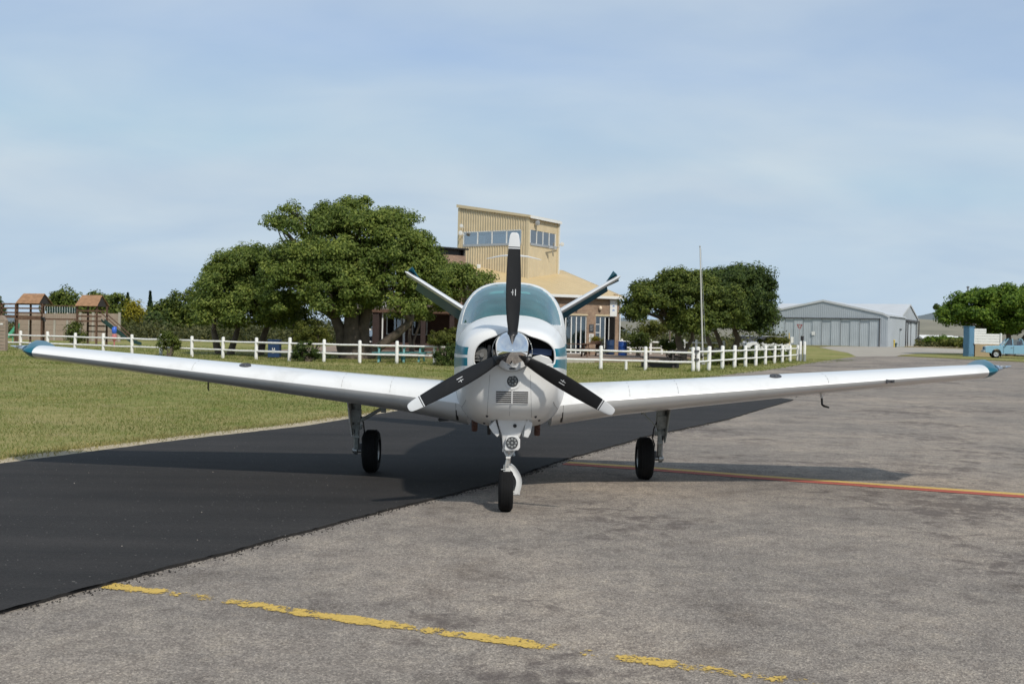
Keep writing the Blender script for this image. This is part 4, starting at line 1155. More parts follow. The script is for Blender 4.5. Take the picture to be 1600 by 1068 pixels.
    mb.prism([(dx0 - s * (0.93 - z) * 0.10, y, z) for y, z in pr], (s * 0.014, 0, 0))
    mb.build('gear_door', M['gear_grey'] if s > 0 else M['off_white'], gear, bevel=0.004)
    mb = MB(); mb.tube([(dx0 - s * 0.02, 10.95, 0.66), (sx, 10.96, 0.64)], 0.007, 6); mb.build('door_link', M['steel'], gear)
    mb = MB(); mb.tube([(dx0, 10.9, 0.83), (sx - s * 0.01, 10.95, 0.83)], 0.007, 6); mb.build('door_link', M['steel'], gear)
# nose gear
ng = bpy.data.objects.new('nose_gear', None); COL.objects.link(ng); ng.parent = plane; ORI[ng.name] = Vector((0, 10.98, 0))
def NP(u, v, D=8.86): return A(u, v, D)
wc = Vector((NP(791, 770).x - 0.004, 8.86, 0.176 + 0.008))
mb = MB(); tyre(mb, wc, 0.178, 0.128); mb.build('tyre', M['rubber'], ng, smooth=40)
mb = MB(); rim(mb, wc, 0.075, 0.12); mb.build('rim', M['off_white'], ng, smooth=30)
# tapering trunk with flat front
mb = MB()
def trunk(v, uL, uR, D0, D1): 
    return [NP(uL, v, D0), NP(uR, v, D0), NP(uR - 2, v, D1), NP(uL + 2, v, D1)]
mb.loft([trunk(652, 774, 829, 8.72, 9.0), trunk(664, 778, 820, 8.72, 8.98), trunk(680, 784, 813, 8.73, 8.95), trunk(702, 785.5, 803, 8.75, 8.93)], True, True)
tr = mb.build('leg_housing', M['white_paint'], ng, bevel=0.008)
mb = MB(); h_ = NP(804.5, 665, 8.715); mb.lathe([(0, 0.016), (0.004, 0.016)], h_, (0, 1, 0), 14); mb.build('access_hole', M['black'], tr)
mb = MB(); mb.tube([NP(775.5, 652, 8.715), NP(780, 672, 8.715), NP(785, 700, 8.735)], 0.004, 5); mb.build('housing_edge', M['black'], tr)
lc = NP(800, 691.5, 8.70)
mb = MB()
pr = [(-0.062, -0.055), (-0.05, 0.045), (-0.035, 0.062), (0.045, 0.058), (0.068, 0.03), (0.068, -0.04), (0.052, -0.062), (-0.05, -0.066)]
mb.prism([(lc.x + x, 8.69, lc.z + z) for x, z in pr], (0, 0.03, 0)); tl_ = mb.build('taxi_lamp', M['white_paint'], ng, bevel=0.006)
mb = MB(); mb.lathe([(0, 0.051), (0.006, 0.051)], (lc.x, 8.684, lc.z), (0, 1, 0), 26); mb.build('lamp_face', M['lamp_face'], tl_)
leds((lc.x, 8.684, lc.z), 0.033, 0.011, tl_)
mb = MB()
mb.tube([NP(795, 700, 8.86), NP(793.5, 740, 8.86)], [0.021, 0.020], 14)
mb.build('oleo', M['chrome'], ng, smooth=40)
mb = MB()
mb.beam(NP(788, 703, 8.78), NP(793.5, 714, 8.75), 0.02, 0.014); mb.beam(NP(804, 702, 8.78), NP(795.5, 714, 8.75), 0.02, 0.014); mb.beam(NP(789, 703.5, 8.77), NP(803, 703.5, 8.77), 0.016, 0.016)
mb.lathe([(-0.018, 0.013), (0.018, 0.013)], NP(794, 715, 8.75), (1, 0, 0), 10)
mb.beam(NP(793, 716, 8.75), NP(789, 731, 8.79), 0.017, 0.013); mb.beam(NP(795, 716, 8.75), NP(794, 728, 8.79), 0.015, 0.012)
mb.box(NP(792, 731, 8.83), (0.06, 0.07, 0.05)); mb.box(NP(794, 702, 8.82), (0.10, 0.10, 0.03))
mb.build('torque_link', M['off_white'], ng, smooth=30)
mb = MB(); mb.box(NP(800, 704, 8.79), (0.035, 0.03, 0.03)); mb.tube([NP(800, 704, 8.78), NP(803, 712, 8.78)], 0.014, 8); mb.build('steering_fitting', M['steel'], ng, smooth=30)
mb = MB(); mb.tube([NP(783, 733.5, 8.79), NP(790, 733, 8.79)], 0.006, 6); mb.build('tow_pin', M['steel'], ng)
mb = MB()
path = [(794, 728), (799, 730), (805, 737), (810, 746), (811, 755), (808.5, 765), (806, 772)]
pts = [NP(u, v, 8.86) for u, v in path]
pts = smooth_loop([pts[0]] + pts + [pts[-1]], 3)[3:-6]
prev = None
ringsf = []
for i, p in enumerate(pts):
    t_ = (pts[min(i + 1, len(pts) - 1)] - pts[max(i - 1, 0)]).normalized()
    n_ = Vector((t_.z, 0, -t_.x))
    ringsf.append([p + n_ * 0.024 + Vector((0, -0.03, 0)), p + n_ * 0.012 + Vector((0, -0.022, 0)), p - n_ * 0.012 + Vector((0, -0.022, 0)), p - n_ * 0.024 + Vector((0, -0.03, 0)), p - n_ * 0.024 + Vector((0, 0.035, 0)), p + n_ * 0.024 + Vector((0, 0.035, 0))])
mb.loft(ringsf, True, True)
mb.tube([pts[-1] + Vector((-0.075, 0, 0)), pts[-1] + Vector((0.03, 0, 0))], 0.022, 12)
mb.build('fork', M['white_paint'], ng, smooth=35)
for s in (-1, 1):
    mb = MB()
    if s < 0: q = [(774, 655), (764, 667), (770, 676), (777, 683), (781, 678)]
    else: q = [(822, 652), (832, 662), (829, 676), (825, 684), (818, 682)]
    P_ = [NP(u, v, 8.72) for u, v in q]
    mb.loft([[p for p in P_], [p + Vector((s * 0.015, 0.5, 0.0)) for p in P_]], True, True)
    mb.build('gear_door', M['white_paint'], ng, bevel=0.006)
mb = MB(); mb.loft([[NP(814, 668, 8.74), NP(823, 654, 8.74), NP(824, 684, 8.74), NP(817, 683, 8.74)], [NP(814, 668, 9.2), NP(823, 654, 9.2), NP(824, 684, 9.2), NP(817, 683, 9.2)]], True, True); mb.build('door_lining', M['steel'], ng)
# belly pieces
for u, v in ((740.5, 667), (840, 674)):
    p = A(u, v, 9.5)
    mb = MB(); mb.lathe([(0, 0.028), (0.115, 0.028), (0.116, 0.024), (0.05, 0.022)], p + Vector((0, 0.12, 0.06)), (0, 0.45, -0.9), 16, False); mb.lathe([(0, 0.024), (0.003, 0.024)], p + Vector((0, 0.06, 0.02)), (0, 0.45, -0.9), 16); mb.build('exhaust_pipe', M['exhaust'], plane, smooth=40)
p = A(764, 671, 9.3); mb = MB(); mb.lathe([(0, 0.018), (0.09, 0.016)], p + Vector((0, 0, 0.045)), (0, 0.2, -1), 12); mb.build('drain_tube', M['black'], plane, smooth=40)
for s in (-1, 1):
    for q in range(2):
        mb = MB()
        u, v = ((762, 645.5), (756, 662))[q] if s < 0 else ((836, 647), (842, 655))[q]
        x, z = px_xz(u, v, 8.9); d = surfD(x, z)
        mb.lathe([(0, 0.012), (-0.012, 0.010)], (x, d, z), (0, 1, 0.4), 10)
        mb.build('cowl_fastener', M['dark_metal'], plane)
# ------------------------------------------------------------------ trees and plants
def leaves_mesh(name, P, N, S, m, parent, rs):
    # P centres, N normals, S sizes -> folded diamond leaves (two triangles sharing the midrib)
    n = len(P)
    N = N / np.linalg.norm(N, axis=1, keepdims=True)
    a = rs.normal(size=(n, 3)); T = np.cross(N, a); T /= np.linalg.norm(T, axis=1, keepdims=True)
    B = np.cross(N, T)
    S = S[:, None]
    v0 = P - T * S * 0.5; v1 = P + B * S * 0.30 + N * S * 0.08; v2 = P + T * S * 0.5; v3 = P - B * S * 0.30 + N * S * 0.08
    V = np.stack([v0, v1, v2, v3], 1).reshape(-1, 3)
    if parent is not None:
        o0 = ORI[parent.name]; V = V - np.array([o0.x, o0.y, o0.z])
    me = bpy.data.meshes.new(name)
    me.vertices.add(4 * n); me.vertices.foreach_set('co', V.astype(np.float32).ravel())
    i4 = np.arange(n)[:, None] * 4
    tri = np.concatenate([i4 + np.array([[0, 1, 2]]), i4 + np.array([[0, 2, 3]])], 1).ravel()
    me.loops.add(6 * n); me.loops.foreach_set('vertex_index', tri.astype(np.int32))
    me.polygons.add(2 * n); me.polygons.foreach_set('loop_start', (np.arange(2 * n) * 3).astype(np.int32))
    try: me.polygons.foreach_set('loop_total', np.full(2 * n, 3, np.int32))
    except Exception: pass
    me.update(calc_edges=True); me.validate()
    me.materials.append(m)
    o = bpy.data.objects.new(name, me); COL.objects.link(o)
    if parent is not None: o.parent = parent
    return o
def crown_points(lobes, nclus, per, crad, rs, flat=0.5, droop=0.0, zmin=-0.55, inner=0.18):
    vol = np.array([(l[3] * l[4] + l[3] * l[5] + l[4] * l[5]) for l in lobes]); pr = vol / vol.sum()
    li = rs.choice(len(lobes), nclus, p=pr)
    Lb = np.array(lobes)[li]
    d = rs.normal(size=(nclus, 3)); d /= np.linalg.norm(d, axis=1, keepdims=True)
    low = d[:, 2] < zmin; d[low, 2] *= -0.6; d /= np.linalg.norm(d, axis=1, keepdims=True)
    rad = np.where(rs.rand(nclus) < inner, rs.uniform(0.35, 0.75, nclus), np.where(rs.rand(nclus) < 0.1, rs.uniform(1.05, 1.22, nclus), rs.uniform(0.76, 1.08, nclus)))
    C = Lb[:, :3] + d * Lb[:, 3:6] * rad[:, None]
    size = crad * rs.uniform(0.45, 1.35, nclus)
    cnt = (per * rs.uniform(0.6, 1.4, nclus) * (size / crad) ** 1.6).astype(int) + 1
    ci = np.repeat(np.arange(nclus), cnt)
    n = len(ci)
    q = rs.normal(size=(n, 3)); q /= np.linalg.norm(q, axis=1, keepdims=True)
    q *= (rs.rand(n, 1) ** 0.45)
    q[:, 2] *= flat
    # sprays tilt outwards
    P = C[ci] + q * size[ci][:, None]
    hd = np.hypot(q[:, 0], q[:, 1])
    P[:, 2] -= droop * (hd ** 2) * size[ci]
    N = d[ci] * 0.45 + q * np.array([0.9, 0.9, 1.6]) + rs.normal(size=(n, 3)) * 0.45 + np.array([0, -0.1, 0.35])
    return P, N, C
def limb(mb, a, b, r0, r1, rng, wob=0.12, k=5):
    a, b = Vector(a), Vector(b); L_ = (b - a).length
    pts = []
    for i in range(k + 1):
        t = i / k
        p = a.lerp(b, t); w = math.sin(math.pi * t) * L_ * wob
        p += Vector((rng.gauss(0, 0.5), rng.gauss(0, 0.5), rng.gauss(0.25, 0.3))) * w
        pts.append(p)
    mb.tube(pts, [r0 + (r1 - r0) * i / k for i in range(k + 1)], 8)
    return pts
def tree(name, label, cat, base, trunks, lobes, nclus, per, crad, leaf, m, bark, seed, group=None, flat=0.5, droop=0.2, twigs=70, zmin=-0.55, inner=0.18, flare=1.5):
    rs = np.random.RandomState(seed); rng = random.Random(seed)
    base = Vector(base)
    root = thing(name, label, cat, base, group)
    mb = MB()
    P, N, C = crown_points(lobes, nclus, per, crad, rs, flat, droop, zmin, inner)
    forks = []
    for (dx, dy, tx, ty, tz, r) in trunks:
        b = base + Vector((dx, dy, -0.1)); e = base + Vector((tx, ty, tz))
        pts = [b, b.lerp(e, 0.12), b.lerp(e, 0.35) + Vector((rng.gauss(0, .05), rng.gauss(0, .05), 0)), b.lerp(e, 0.7) + Vector((rng.gauss(0, .08), 0, 0)), e]
        mb.tube(pts, [r * flare, r * (1 + (flare - 1) * 0.4), r, r * 0.88, r * 0.75], 12)
        forks.append((e, r * 0.75))
    for l in lobes:
        c = Vector(l[:3])
        e, r = min(forks, key=lambda f: (f[0] - c).length)
        limb(mb, e, c, r * 0.8, r * 0.28, rng)
        forks2 = c
    ids = rs.permutation(len(C))[:twigs]
    for i in ids:
        c = Vector(C[i])
        l = min(lobes, key=lambda q: (Vector(q[:3]) - c).length)
        e, r = min(forks, key=lambda f: (f[0] - c).length)
        st = Vector(l[:3]).lerp(e, rng.uniform(0.0, 0.45))
        limb(mb, st, c, r * 0.22, r * 0.05, rng, 0.10, 4)
    mb.build('trunk', bark, root, smooth=60)
    leaves_mesh('crown', P, N, leaf * rs.uniform(0.6, 1.25, len(P)), m, root, rs)
    return root
def lobe(u, v, ru, rv, D, ry=None):
    # ellipsoid lobe given by where its centre stands in the distance and its size in the photograph's units
    c = A(u, v, D); k = D / F
    return (c.x, D, c.z, ru * k, (ry if ry else ru * k), rv * k)
# --- the big fig tree and its left neighbour
D1 = 53.0
bx = G(552, 561).x / G(552, 561).y * D1
lb = [lobe(565, 385, 88, 60, D1, 3.0), lobe(500, 418, 84, 46, D1 - 0.5, 2.8), lobe(612, 405, 60, 50, D1, 2.6), lobe(478, 350, 36, 17, D1, 1.4), lobe(425, 345, 20, 8, D1, 0.8), lobe(455, 327, 15, 6, D1, 0.6), lobe(560, 338, 70, 24, D1, 2.2), lobe(615, 345, 34, 16, D1, 1.4), lobe(655, 375, 22, 13, D1, 1.0), lobe(672, 395, 12, 8, D1, 0.6), lobe(425, 398, 30, 14, D1, 1.2),
      lobe(470, 455, 60, 50, D1 - 1.5, 2.0), lobe(535, 450, 60, 44, D1 - 2.0, 2.0), lobe(520, 478, 28, 20, D1 - 2.5, 1.2), lobe(610, 455, 58, 40, D1 - 1.2, 2.0), lobe(655, 440, 42, 48, D1 + 0.5, 1.8)]
tree('fig_tree', 'big spreading fig tree with a thick forked trunk left of the tower', 'tree', (bx, D1, 0.0),
     [(-0.25, 0, -0.95, 0, 2.0, 0.34), (0.0, -0.15, -0.15, 0, 2.4, 0.46), (0.3, 0, 0.65, 0.2, 2.5, 0.36), (0.5, 0.1, 2.9, 0, 1.95, 0.24), (0.15, 0.2, 0.2, 0.6, 2.5, 0.4)], lb, 640, 210, 0.62, 0.15, L['fig'], M['bark'], 11, twigs=190, droop=0.4, flat=0.55, inner=0.08, flare=1.75)
D2 = 56.0
b2 = G(336, 552).x / G(336, 552).y * D2
lb = [lobe(400, 425, 62, 42, D2, 2.4), lobe(365, 455, 48, 40, D2 - 0.5, 2.2), lobe(348, 485, 38, 30, D2 - 1, 1.8), lobe(410, 480, 55, 36, D2 - 1.5, 2.2), lobe(380, 410, 38, 20, D2, 1.4), lobe(345, 430, 22, 20, D2, 1.2), lobe(440, 495, 40, 24, D2 - 1, 1.5)]
tree('fig_tree', 'lower dark fig tree touching the left side of the biggest tree', 'tree', (b2 + 0.3, D2, 0.0),
     [(0, 0, -0.4, 0, 1.3, 0.20), (0.5, 0, 0.9, 0, 1.4, 0.18), (2.0, 0.3, 2.4, 0.3, 1.5, 0.2)], lb, 370, 200, 0.62, 0.155, L['fig'], M['bark'], 12, twigs=90, droop=0.4, flat=0.55, inner=0.08)
D3 = 61.0
b3 = A(643, 530, D3).x
lb = [lobe(700, 432, 40, 22, D3, 1.8), lobe(735, 440, 30, 20, D3, 1.4), lobe(668, 430, 34, 30, D3, 1.8), lobe(665, 470, 40, 26, D3 - 1.5, 1.6), lobe(640, 485, 32, 20, D3 - 1, 1.4), lobe(706, 462, 34, 18, D3, 1.5)]
tree('small_tree', 'slim forked tree growing in front of the dark verandah behind the tail', 'tree', (b3, D3, 0.1),
     [(0, 0, -0.1, 0, 1.5, 0.11), (0.05, 0, 0.5, 0, 2.4, 0.07)], lb, 200, 140, 0.55, 0.16, L['fig'], M['bark_pale'], 13, twigs=60, flat=0.55, droop=0.3)
# --- trees right of the clubhouse
D4 = 60.0
b4 = A(1068, 540, D4).x
lb = [lobe(1060, 465, 55, 40, D4, 2.4), lobe(1020, 480, 40, 34, D4, 1.8), lobe(1100, 475, 48, 42, D4, 2.2), lobe(1065, 440, 42, 18, D4, 1.8), lobe(990, 482, 17, 20, D4, 0.9), lobe(1010, 455, 22, 16, D4, 1.0), lobe(1090, 505, 45, 22, D4 - 0.5, 1.8), lobe(1130, 490, 32, 34, D4, 1.6)]
tree('round_tree', 'rounded olive green tree behind the flagpole and the gate posts', 'tree', (b4, D4, 0.05),
     [(0, 0, -0.35, 0, 1.7, 0.22), (0.02, 0.1, 0.5, 0, 1.9, 0.12)], lb, 470, 150, 0.50, 0.15, L['olive'], M['bark'], 21, twigs=60, flat=0.6, droop=0.15, inner=0.2)
D5 = 74.0
b5 = A(1147, 545, D5).x
lb = [lobe(1150, 460, 55, 42, D5, 3.2), lobe(1175, 475, 30, 40, D5, 2.2), lobe(1125, 445, 30, 24, D5, 1.8), lobe(1184, 500, 22, 24, D5, 1.6), lobe(1150, 500, 50, 24, D5, 2.6), lobe(1165, 436, 36, 18, D5, 2.0), lobe(1188, 455, 16, 22, D5, 1.2)]
tree('dark_tree', 'dark dense tree standing just left of the hangar', 'tree', (b5, D5, 0.05),
     [(0, 0, 0.0, 0, 1.9, 0.24), (-0.6, 0, -1.4, 0, 1.9, 0.18), (-1.3, 0, -2.2, 0, 1.9, 0.16)], lb, 460, 130, 0.62, 0.19, L['dark'], M['bark'], 22, twigs=50, flat=0.65, droop=0.15, inner=0.2)
# --- right edge tree
D6 = 98.0
b6 = A(1578, 545, D6).x
lb = [lobe(1560, 478, 66, 30, D6, 4.0), lobe(1515, 490, 42, 24, D6, 2.8), lobe(1610, 475, 60, 32, D6, 4.0), lobe(1590, 510, 55, 20, D6, 3.2), lobe(1490, 493, 22, 14, D6, 1.4), lobe(1545, 505, 40, 14, D6, 2.4), lobe(1660, 490, 50, 32, D6, 3.5)]
tree('coral_tree', 'bright green umbrella shaped tree above the pale blue pickup', 'tree', (b6, D6, 0.2),
     [(0, 0, -0.2, 0, 2.2, 0.26), (0.1, 0, 1.6, 0, 2.2, 0.2), (0.0, 0, -1.7, 0.2, 2.0, 0.13)], lb, 520, 110, 0.80, 0.28, L['bright'], M['bark'], 23, twigs=40, flat=0.6, droop=0.2, inner=0.2)
# --- background tree belt on the left and behind
def bush(name, label, cat, u, v, ru, rv, D, m, seed, n=50, per=45, leaf=0.12, group=None, ground=None, cr=0.3, flat=0.8):
    rs = np.random.RandomState(seed); rng = random.Random(seed)
    c = A(u, v, D); k = D / F
    base = Vector((c.x, D, ground if ground is not None else gz(D)))
    root = thing(name, label, cat, base, group)
    rz_ = max(0.2, min(rv * k, c.z - base.z + rv * k))
    lobes = [(c.x, D, c.z, ru * k, ru * k * 0.8, rv * k), (c.x - ru * k * 0.45, D, c.z - rv * k * 0.35, ru * k * 0.6, ru * k * 0.5, rv * k * 0.65), (c.x + ru * k * 0.5, D, c.z - rv * k * 0.3, ru * k * 0.55, ru * k * 0.5, rv * k * 0.65)]
    P, N, C = crown_points(lobes, n, per, cr * min(1.0, rv * k + 0.25), rs, flat, 0.0, -0.9, 0.25)
    ok = P[:, 2] > base.z + 0.03; P, N = P[ok], N[ok]
    leaves_mesh('foliage', P, N, leaf * rs.uniform(0.6, 1.25, len(P)), m, root, rs)
    mb = MB()
    for q in range(9):
        cc = Vector(C[rs.randint(len(C))]); limb(mb, base + Vector((rng.gauss(0, .08), rng.gauss(0, .08), -0.05)), cc, 0.03 + 0.004 * D / 40, 0.008, rng, 0.1, 4)
    mb.build('stem', M['bark'], root, smooth=60)
    return root
belt = [  # u, top v, half width, D, material, label
    (102, 455, 32, 118, 'olive', 'olive tree at the far left behind the wooden bridge of the playground'),
    (150, 458, 26, 122, 'olive', 'olive tree hidden behind the right playhouse roof'),
    (178, 461, 34, 120, 'olive', 'rounded olive tree just right of the playhouse roof'),
    (262, 470, 30, 112, 'olive', 'olive tree between the two pointed conifers in the far belt'),
    (292, 454, 36, 108, 'olive', 'tall grey green tree at the left edge of the fig trees'),
    (330, 470, 28, 110, 'dark', 'dark tree glimpsed through the left edge of the lower fig tree'),
    (236, 492, 30, 104, 'dark', 'dark bushy tree right of the yellow flowering shrub'),
    (128, 480, 26, 126, 'dark', 'dark tree low behind the wooden bridge'),
    (-12, 468, 14, 116, 'dark', 'dark tree cut by the left frame edge')]
for i, (u, vt, w, D, mk, lab) in enumerate(belt):
    k = D / F
    zt = A(u, vt, D).z
    base = (A(u, vt, D).x, D, gz(D))
    H_ = zt - base[2]
    rs_ = random.Random(100 + i)
    lb = [(base[0], D, base[2] + H_ * 0.62, w * k * 0.8, w * k * 0.8, H_ * 0.40), (base[0] - w * k * 0.5, D, base[2] + H_ * 0.45, w * k * 0.6, w * k * 0.6, H_ * 0.36), (base[0] + w * k * 0.5, D, base[2] + H_ * 0.48, w * k * 0.6, w * k * 0.6, H_ * 0.36), (base[0] + w * k * 0.15, D, base[2] + H_ * 0.82, w * k * 0.4, w * k * 0.4, H_ * 0.18)]
    tree('belt_tree', lab, 'tree', base, [(0, 0, 0.1, 0, H_ * 0.35, 0.13)], lb, 120, 48, 0.75, 0.36, L[mk], M['bark'], 300 + i, group='trees of the far belt on the left', twigs=14, flat=0.7, zmin=-0.8)
def conifer(label, u, vt, w, D, seed):
    rs = np.random.RandomState(seed); k = D / F
    top = A(u, vt, D); base = Vector((top.x, D, gz(D))); H_ = top.z - base.z
    root = thing('conifer', label, 'conifer', base, 'pointed conifers in the far belt')
    n = 5200
    t = rs.rand(n) ** 0.8
    ph_ = rs.rand(n) * 6.283
    tier = 0.55 + 0.45 * np.abs(np.sin(t * 16))
    rr = w * k * (1 - t) * tier * rs.rand(n) ** 0.35 * (0.8 + 0.25 * np.sin(ph_ * 3 + seed))
    P = np.stack([base.x + rr * np.cos(ph_), base.y + rr * np.sin(ph_), base.z + H_ * (0.06 + 0.94 * t)], 1)
    N = np.stack([np.cos(ph_), np.sin(ph_), np.full(n, 0.8)], 1) + rs.normal(size=(n, 3)) * 0.5
    leaves_mesh('foliage', P, N, 0.34 * rs.uniform(0.5, 1.2, n), L['pine'], root, rs)
    mb = MB(); mb.tube([base, base + Vector((0, 0, H_ * 0.97))], [0.16, 0.01], 8); mb.build('trunk', M['bark'], root, smooth=60)
conifer('conifer with a broad ragged double top in the far belt', 200, 458, 17, 125, 1)
conifer('narrow pointed conifer left of the fig trees', 235, 455, 12, 125, 2)
bush('flowering_shrub', 'tall yellow flowering shrub in front of the dark far trees', 'shrub', 211, 488, 11, 17, 100, L['yellow'], 31, 55, 40, 0.22, cr=0.6)
bush('shrub', 'low yellow green shrub below the far conifers', 'shrub', 205, 512, 26, 8, 98, L['shrub'], 32, 50, 40, 0.2, cr=0.5)
bush('shrub', 'dark shrub standing before the precast playground wall', 'shrub', 118, 520, 13, 14, 70, L['olive'], 33, 50, 45, 0.14, cr=0.4)
bush('fence_shrub', 'small dark bush growing through the fence left of the fig trees', 'shrub', 264, 532, 15, 16, 50.3, L['olive'], 34, 70, 60, 0.085, cr=0.22)
bush('fence_shrub', 'yellow green bush behind the fence in front of the biggest trunk', 'shrub', 487, 520, 26, 20, 50.0, L['shrub'], 35, 110, 60, 0.095, cr=0.25)
bush('fence_shrub', 'dark lower bush overgrown into the fence under the biggest tree', 'shrub', 480, 549, 22, 15, 47.0, L['dark'], 36, 90, 60, 0.08, cr=0.2)
bush('fence_shrub', 'leafy bush at the fence against the left flank of the aeroplane', 'shrub', 700, 527, 28, 14, 46.0, L['shrub'], 37, 110, 60, 0.085, cr=0.22)
bush('fence_shrub', 'dark bush overgrowing the rails beside the left flank of the aeroplane', 'shrub', 700, 555, 22, 18, 45.2, L['dark'], 38, 110, 60, 0.075, cr=0.2)
bush('shrub', 'rounded green bush beside the right blue drum', 'shrub', 998, 531, 16, 12, 66, L['olive'], 39, 80, 55, 0.11, cr=0.28, ground=0.2)
bush('shrub', 'rounded bush left of the olive green tree trunk', 'shrub', 1049, 536, 17, 9, 63, L['olive'], 40, 80, 55, 0.11, cr=0.28, ground=0.1)
bush('shrub', 'yellow green bush far behind the patio fence', 'shrub', 1020, 512, 22, 12, 84, L['shrub'], 41, 80, 50, 0.16, cr=0.4)
bush('hedge', 'clipped hedge behind the end of the side fence', 'hedge', 1208, 531, 24, 5, 74, L['shrub'], 42, 90, 60, 0.13, cr=0.3)
bush('garden_bush', 'leafy bush behind the first posts of the side fence', 'shrub', 1135, 560, 22, 12, 54, L['olive'], 43, 90, 60, 0.1, cr=0.25)
bush('garden_bush', 'bush behind the middle of the side fence', 'shrub', 1172, 556, 20, 12, 59, L['dark'], 44, 80, 60, 0.1, cr=0.25)
bush('garden_bush', 'bush behind the far posts of the side fence', 'shrub', 1212, 553, 22, 11, 66, L['olive'], 45, 80, 60, 0.11, cr=0.25)
bush('shrub', 'green thicket on the field right of the hangars', 'shrub', 1476, 531, 30, 4.5, 175, L['bright'], 46, 100, 50, 0.4, cr=0.7)
bush('shrub', 'flat green thicket beside the blue column', 'shrub', 1500, 535, 30, 4, 160, L['shrub'], 47, 90, 50, 0.4, cr=0.8)
bush('lone_tree', 'tiny lone tree on the far ridge', 'tree', 1463, 479, 3.5, 3.5, 640, L['dark'], 48, 30, 30, 1.2, cr=0.9, ground=12)
# belt of scrub nobody could count
rs = np.random.RandomState(77)
def scrub(name, u0, u1, D0, D1, h0, h1, n, m, leaf):
    uu = rs.uniform(u0, u1, n); DD = rs.uniform(D0, D1, n)
    X = np.array([A(u, 520, d).x for u, d in zip(uu, DD)])
    hh = rs.uniform(h0, h1, n) * (0.6 + 0.4 * np.sin(X * 0.8) * np.cos(DD * 0.3))
    Z = np.array([gz(d) for d in DD]) + hh * rs.rand(n) ** 0.7
    P = np.stack([X, DD, Z], 1); N = rs.normal(size=(n, 3)) + np.array([0, -0.3, 0.6])
    o = leaves_mesh(name, P, N, leaf * rs.uniform(0.5, 1.3, n), m, None, rs); o['kind'] = 'stuff'
    return o
scrub('scrub', -60, 420, 88, 104, 0.6, 2.6, 26000, L['scrub'], 0.26)
scrub('scrub', 380, 620, 84, 110, 0.8, 3.2, 16000, L['scrub'], 0.28)
scrub('scrub', 960, 1230, 92, 120, 0.8, 2.6, 14000, L['scrub'], 0.3)
scrub('scrub', 1430, 1520, 170, 230, 0.5, 2.0, 5000, L['scrub'], 0.5)
# ------------------------------------------------------------------ clubhouse with control tower
def corr(mb, T, L_, z0, z1, pitch=0.2, dep=0.03, s0=0.0, m=None):
    # ribbed sheet: T(s, out, z) -> point ; runs along s from s0 to s0+L_
    prof = []
    s = s0
    while s < s0 + L_ - 1e-6:
        for ds, o in ((0, 0), (pitch * 0.62, 0), (pitch * 0.68, dep), (pitch * 0.94, dep)):
            if s + ds <= s0 + L_: prof.append((s + ds, o))
        s += pitch
    prof.append((s0 + L_, 0))
    f0 = z0 if callable(z0) else (lambda q: z0); f1 = z1 if callable(z1) else (lambda q: z1)
    mb.loft([[T(s_, o, f0(s_)) for s_, o in prof], [T(s_, o, f1(s_)) for s_, o in prof]], False, False, m)
club = thing('clubhouse', 'tan sheet metal control tower rising from a brick clubhouse with a sloping tan roof', 'clubhouse', (0.98, 72.0, 0.16))
Am = Vector((7.16, 69.6, 0))
HM = frame(Am, math.atan2(0.44, 0.9))
def hbox(mb, x0, x1, y0, y1, z0, z1, m=None): mb.box(((x0 + x1) / 2, (y0 + y1) / 2, (z0 + z1) / 2), (x1 - x0, y1 - y0, z1 - z0), None, m)
mb = MB(HM)
hbox(mb, -0.36, 0, 0, 0.22, 0.1, 4.0); hbox(mb, -2.5, -1.81, 0, 0.22, 0.1, 2.70); hbox(mb, -9.0, -4.6, 0, 0.22, 0.1, 4.0)
hbox(mb, -4.6, -0.36, 0, 0.22, 2.70, 4.0)
hbox(mb, -0.22, 0, 0.22, 8.4, 0.1, 4.2); hbox(mb, -9.0, -8.78, 0.22, 8.4, 0.1, 4.2)
mb.build('brick_wall', M['brick'], club)
mb = MB(HM)
# lintel course over door and window
hbox(mb, -4.65, -2.44, -0.02, 0.1, 2.70, 2.80); hbox(mb, -1.87, -0.30, -0.02, 0.1, 2.70, 2.80)
mb.build('lintel', M['tan_trim'], club)
mb = MB(HM); hbox(mb, -8.7, -0.3, 3.2, 3.25, 0.1, 3.9); hbox(mb, -8.7, -0.3, 0.25, 3.2, 3.0, 3.05); hbox(mb, -8.7, -0.3, 0.25, 3.2, 0.12, 0.165)
hbox(mb, -8.0, -7.0, 2.0, 2.6, 0.16, 1.2); hbox(mb, -3.6, -2.7, 1.6, 2.2, 0.16, 1.0)
mb.build('hall_interior', M['interior'], club)
def glazed(x0, x1, z0, z1, cols, y=0.10, name='window', rails=()):
    mb = MB(HM); w = 0.05
    hbox(mb, x0, x0 + w, y - 0.03, y + 0.03, z0, z1); hbox(mb, x1 - w, x1, y - 0.03, y + 0.03, z0, z1)
    hbox(mb, x0 + w, x1 - w, y - 0.03, y + 0.03, z1 - w, z1); hbox(mb, x0 + w, x1 - w, y - 0.03, y + 0.03, z0, z0 + w)
    for c in cols: hbox(mb, c - 0.035, c + 0.035, y - 0.028, y + 0.028, z0 + w, z1 - w)
    f = mb.build(name, M['white_trim'], club)
    cs = [x0] + list(cols) + [x1]
    for a, b in zip(cs, cs[1:]):
        mb = MB(HM); hbox(mb, a + 0.04, b - 0.04, y - 0.004, y + 0.004, z0 + w, z1 - w); mb.build('pane', M['win'], f)
    if rails:
        mb = MB(HM)
        for (a, b, z) in rails: hbox(mb, a + 0.04, b - 0.04, y - 0.02, y + 0.02, z - 0.025, z + 0.025)
        mb.build('transom', M['white_trim'], f)
    return f
glazed(-4.6, -2.5, 0.18, 2.70, (-4.05, -3.62, -3.25, -2.9), name='window')
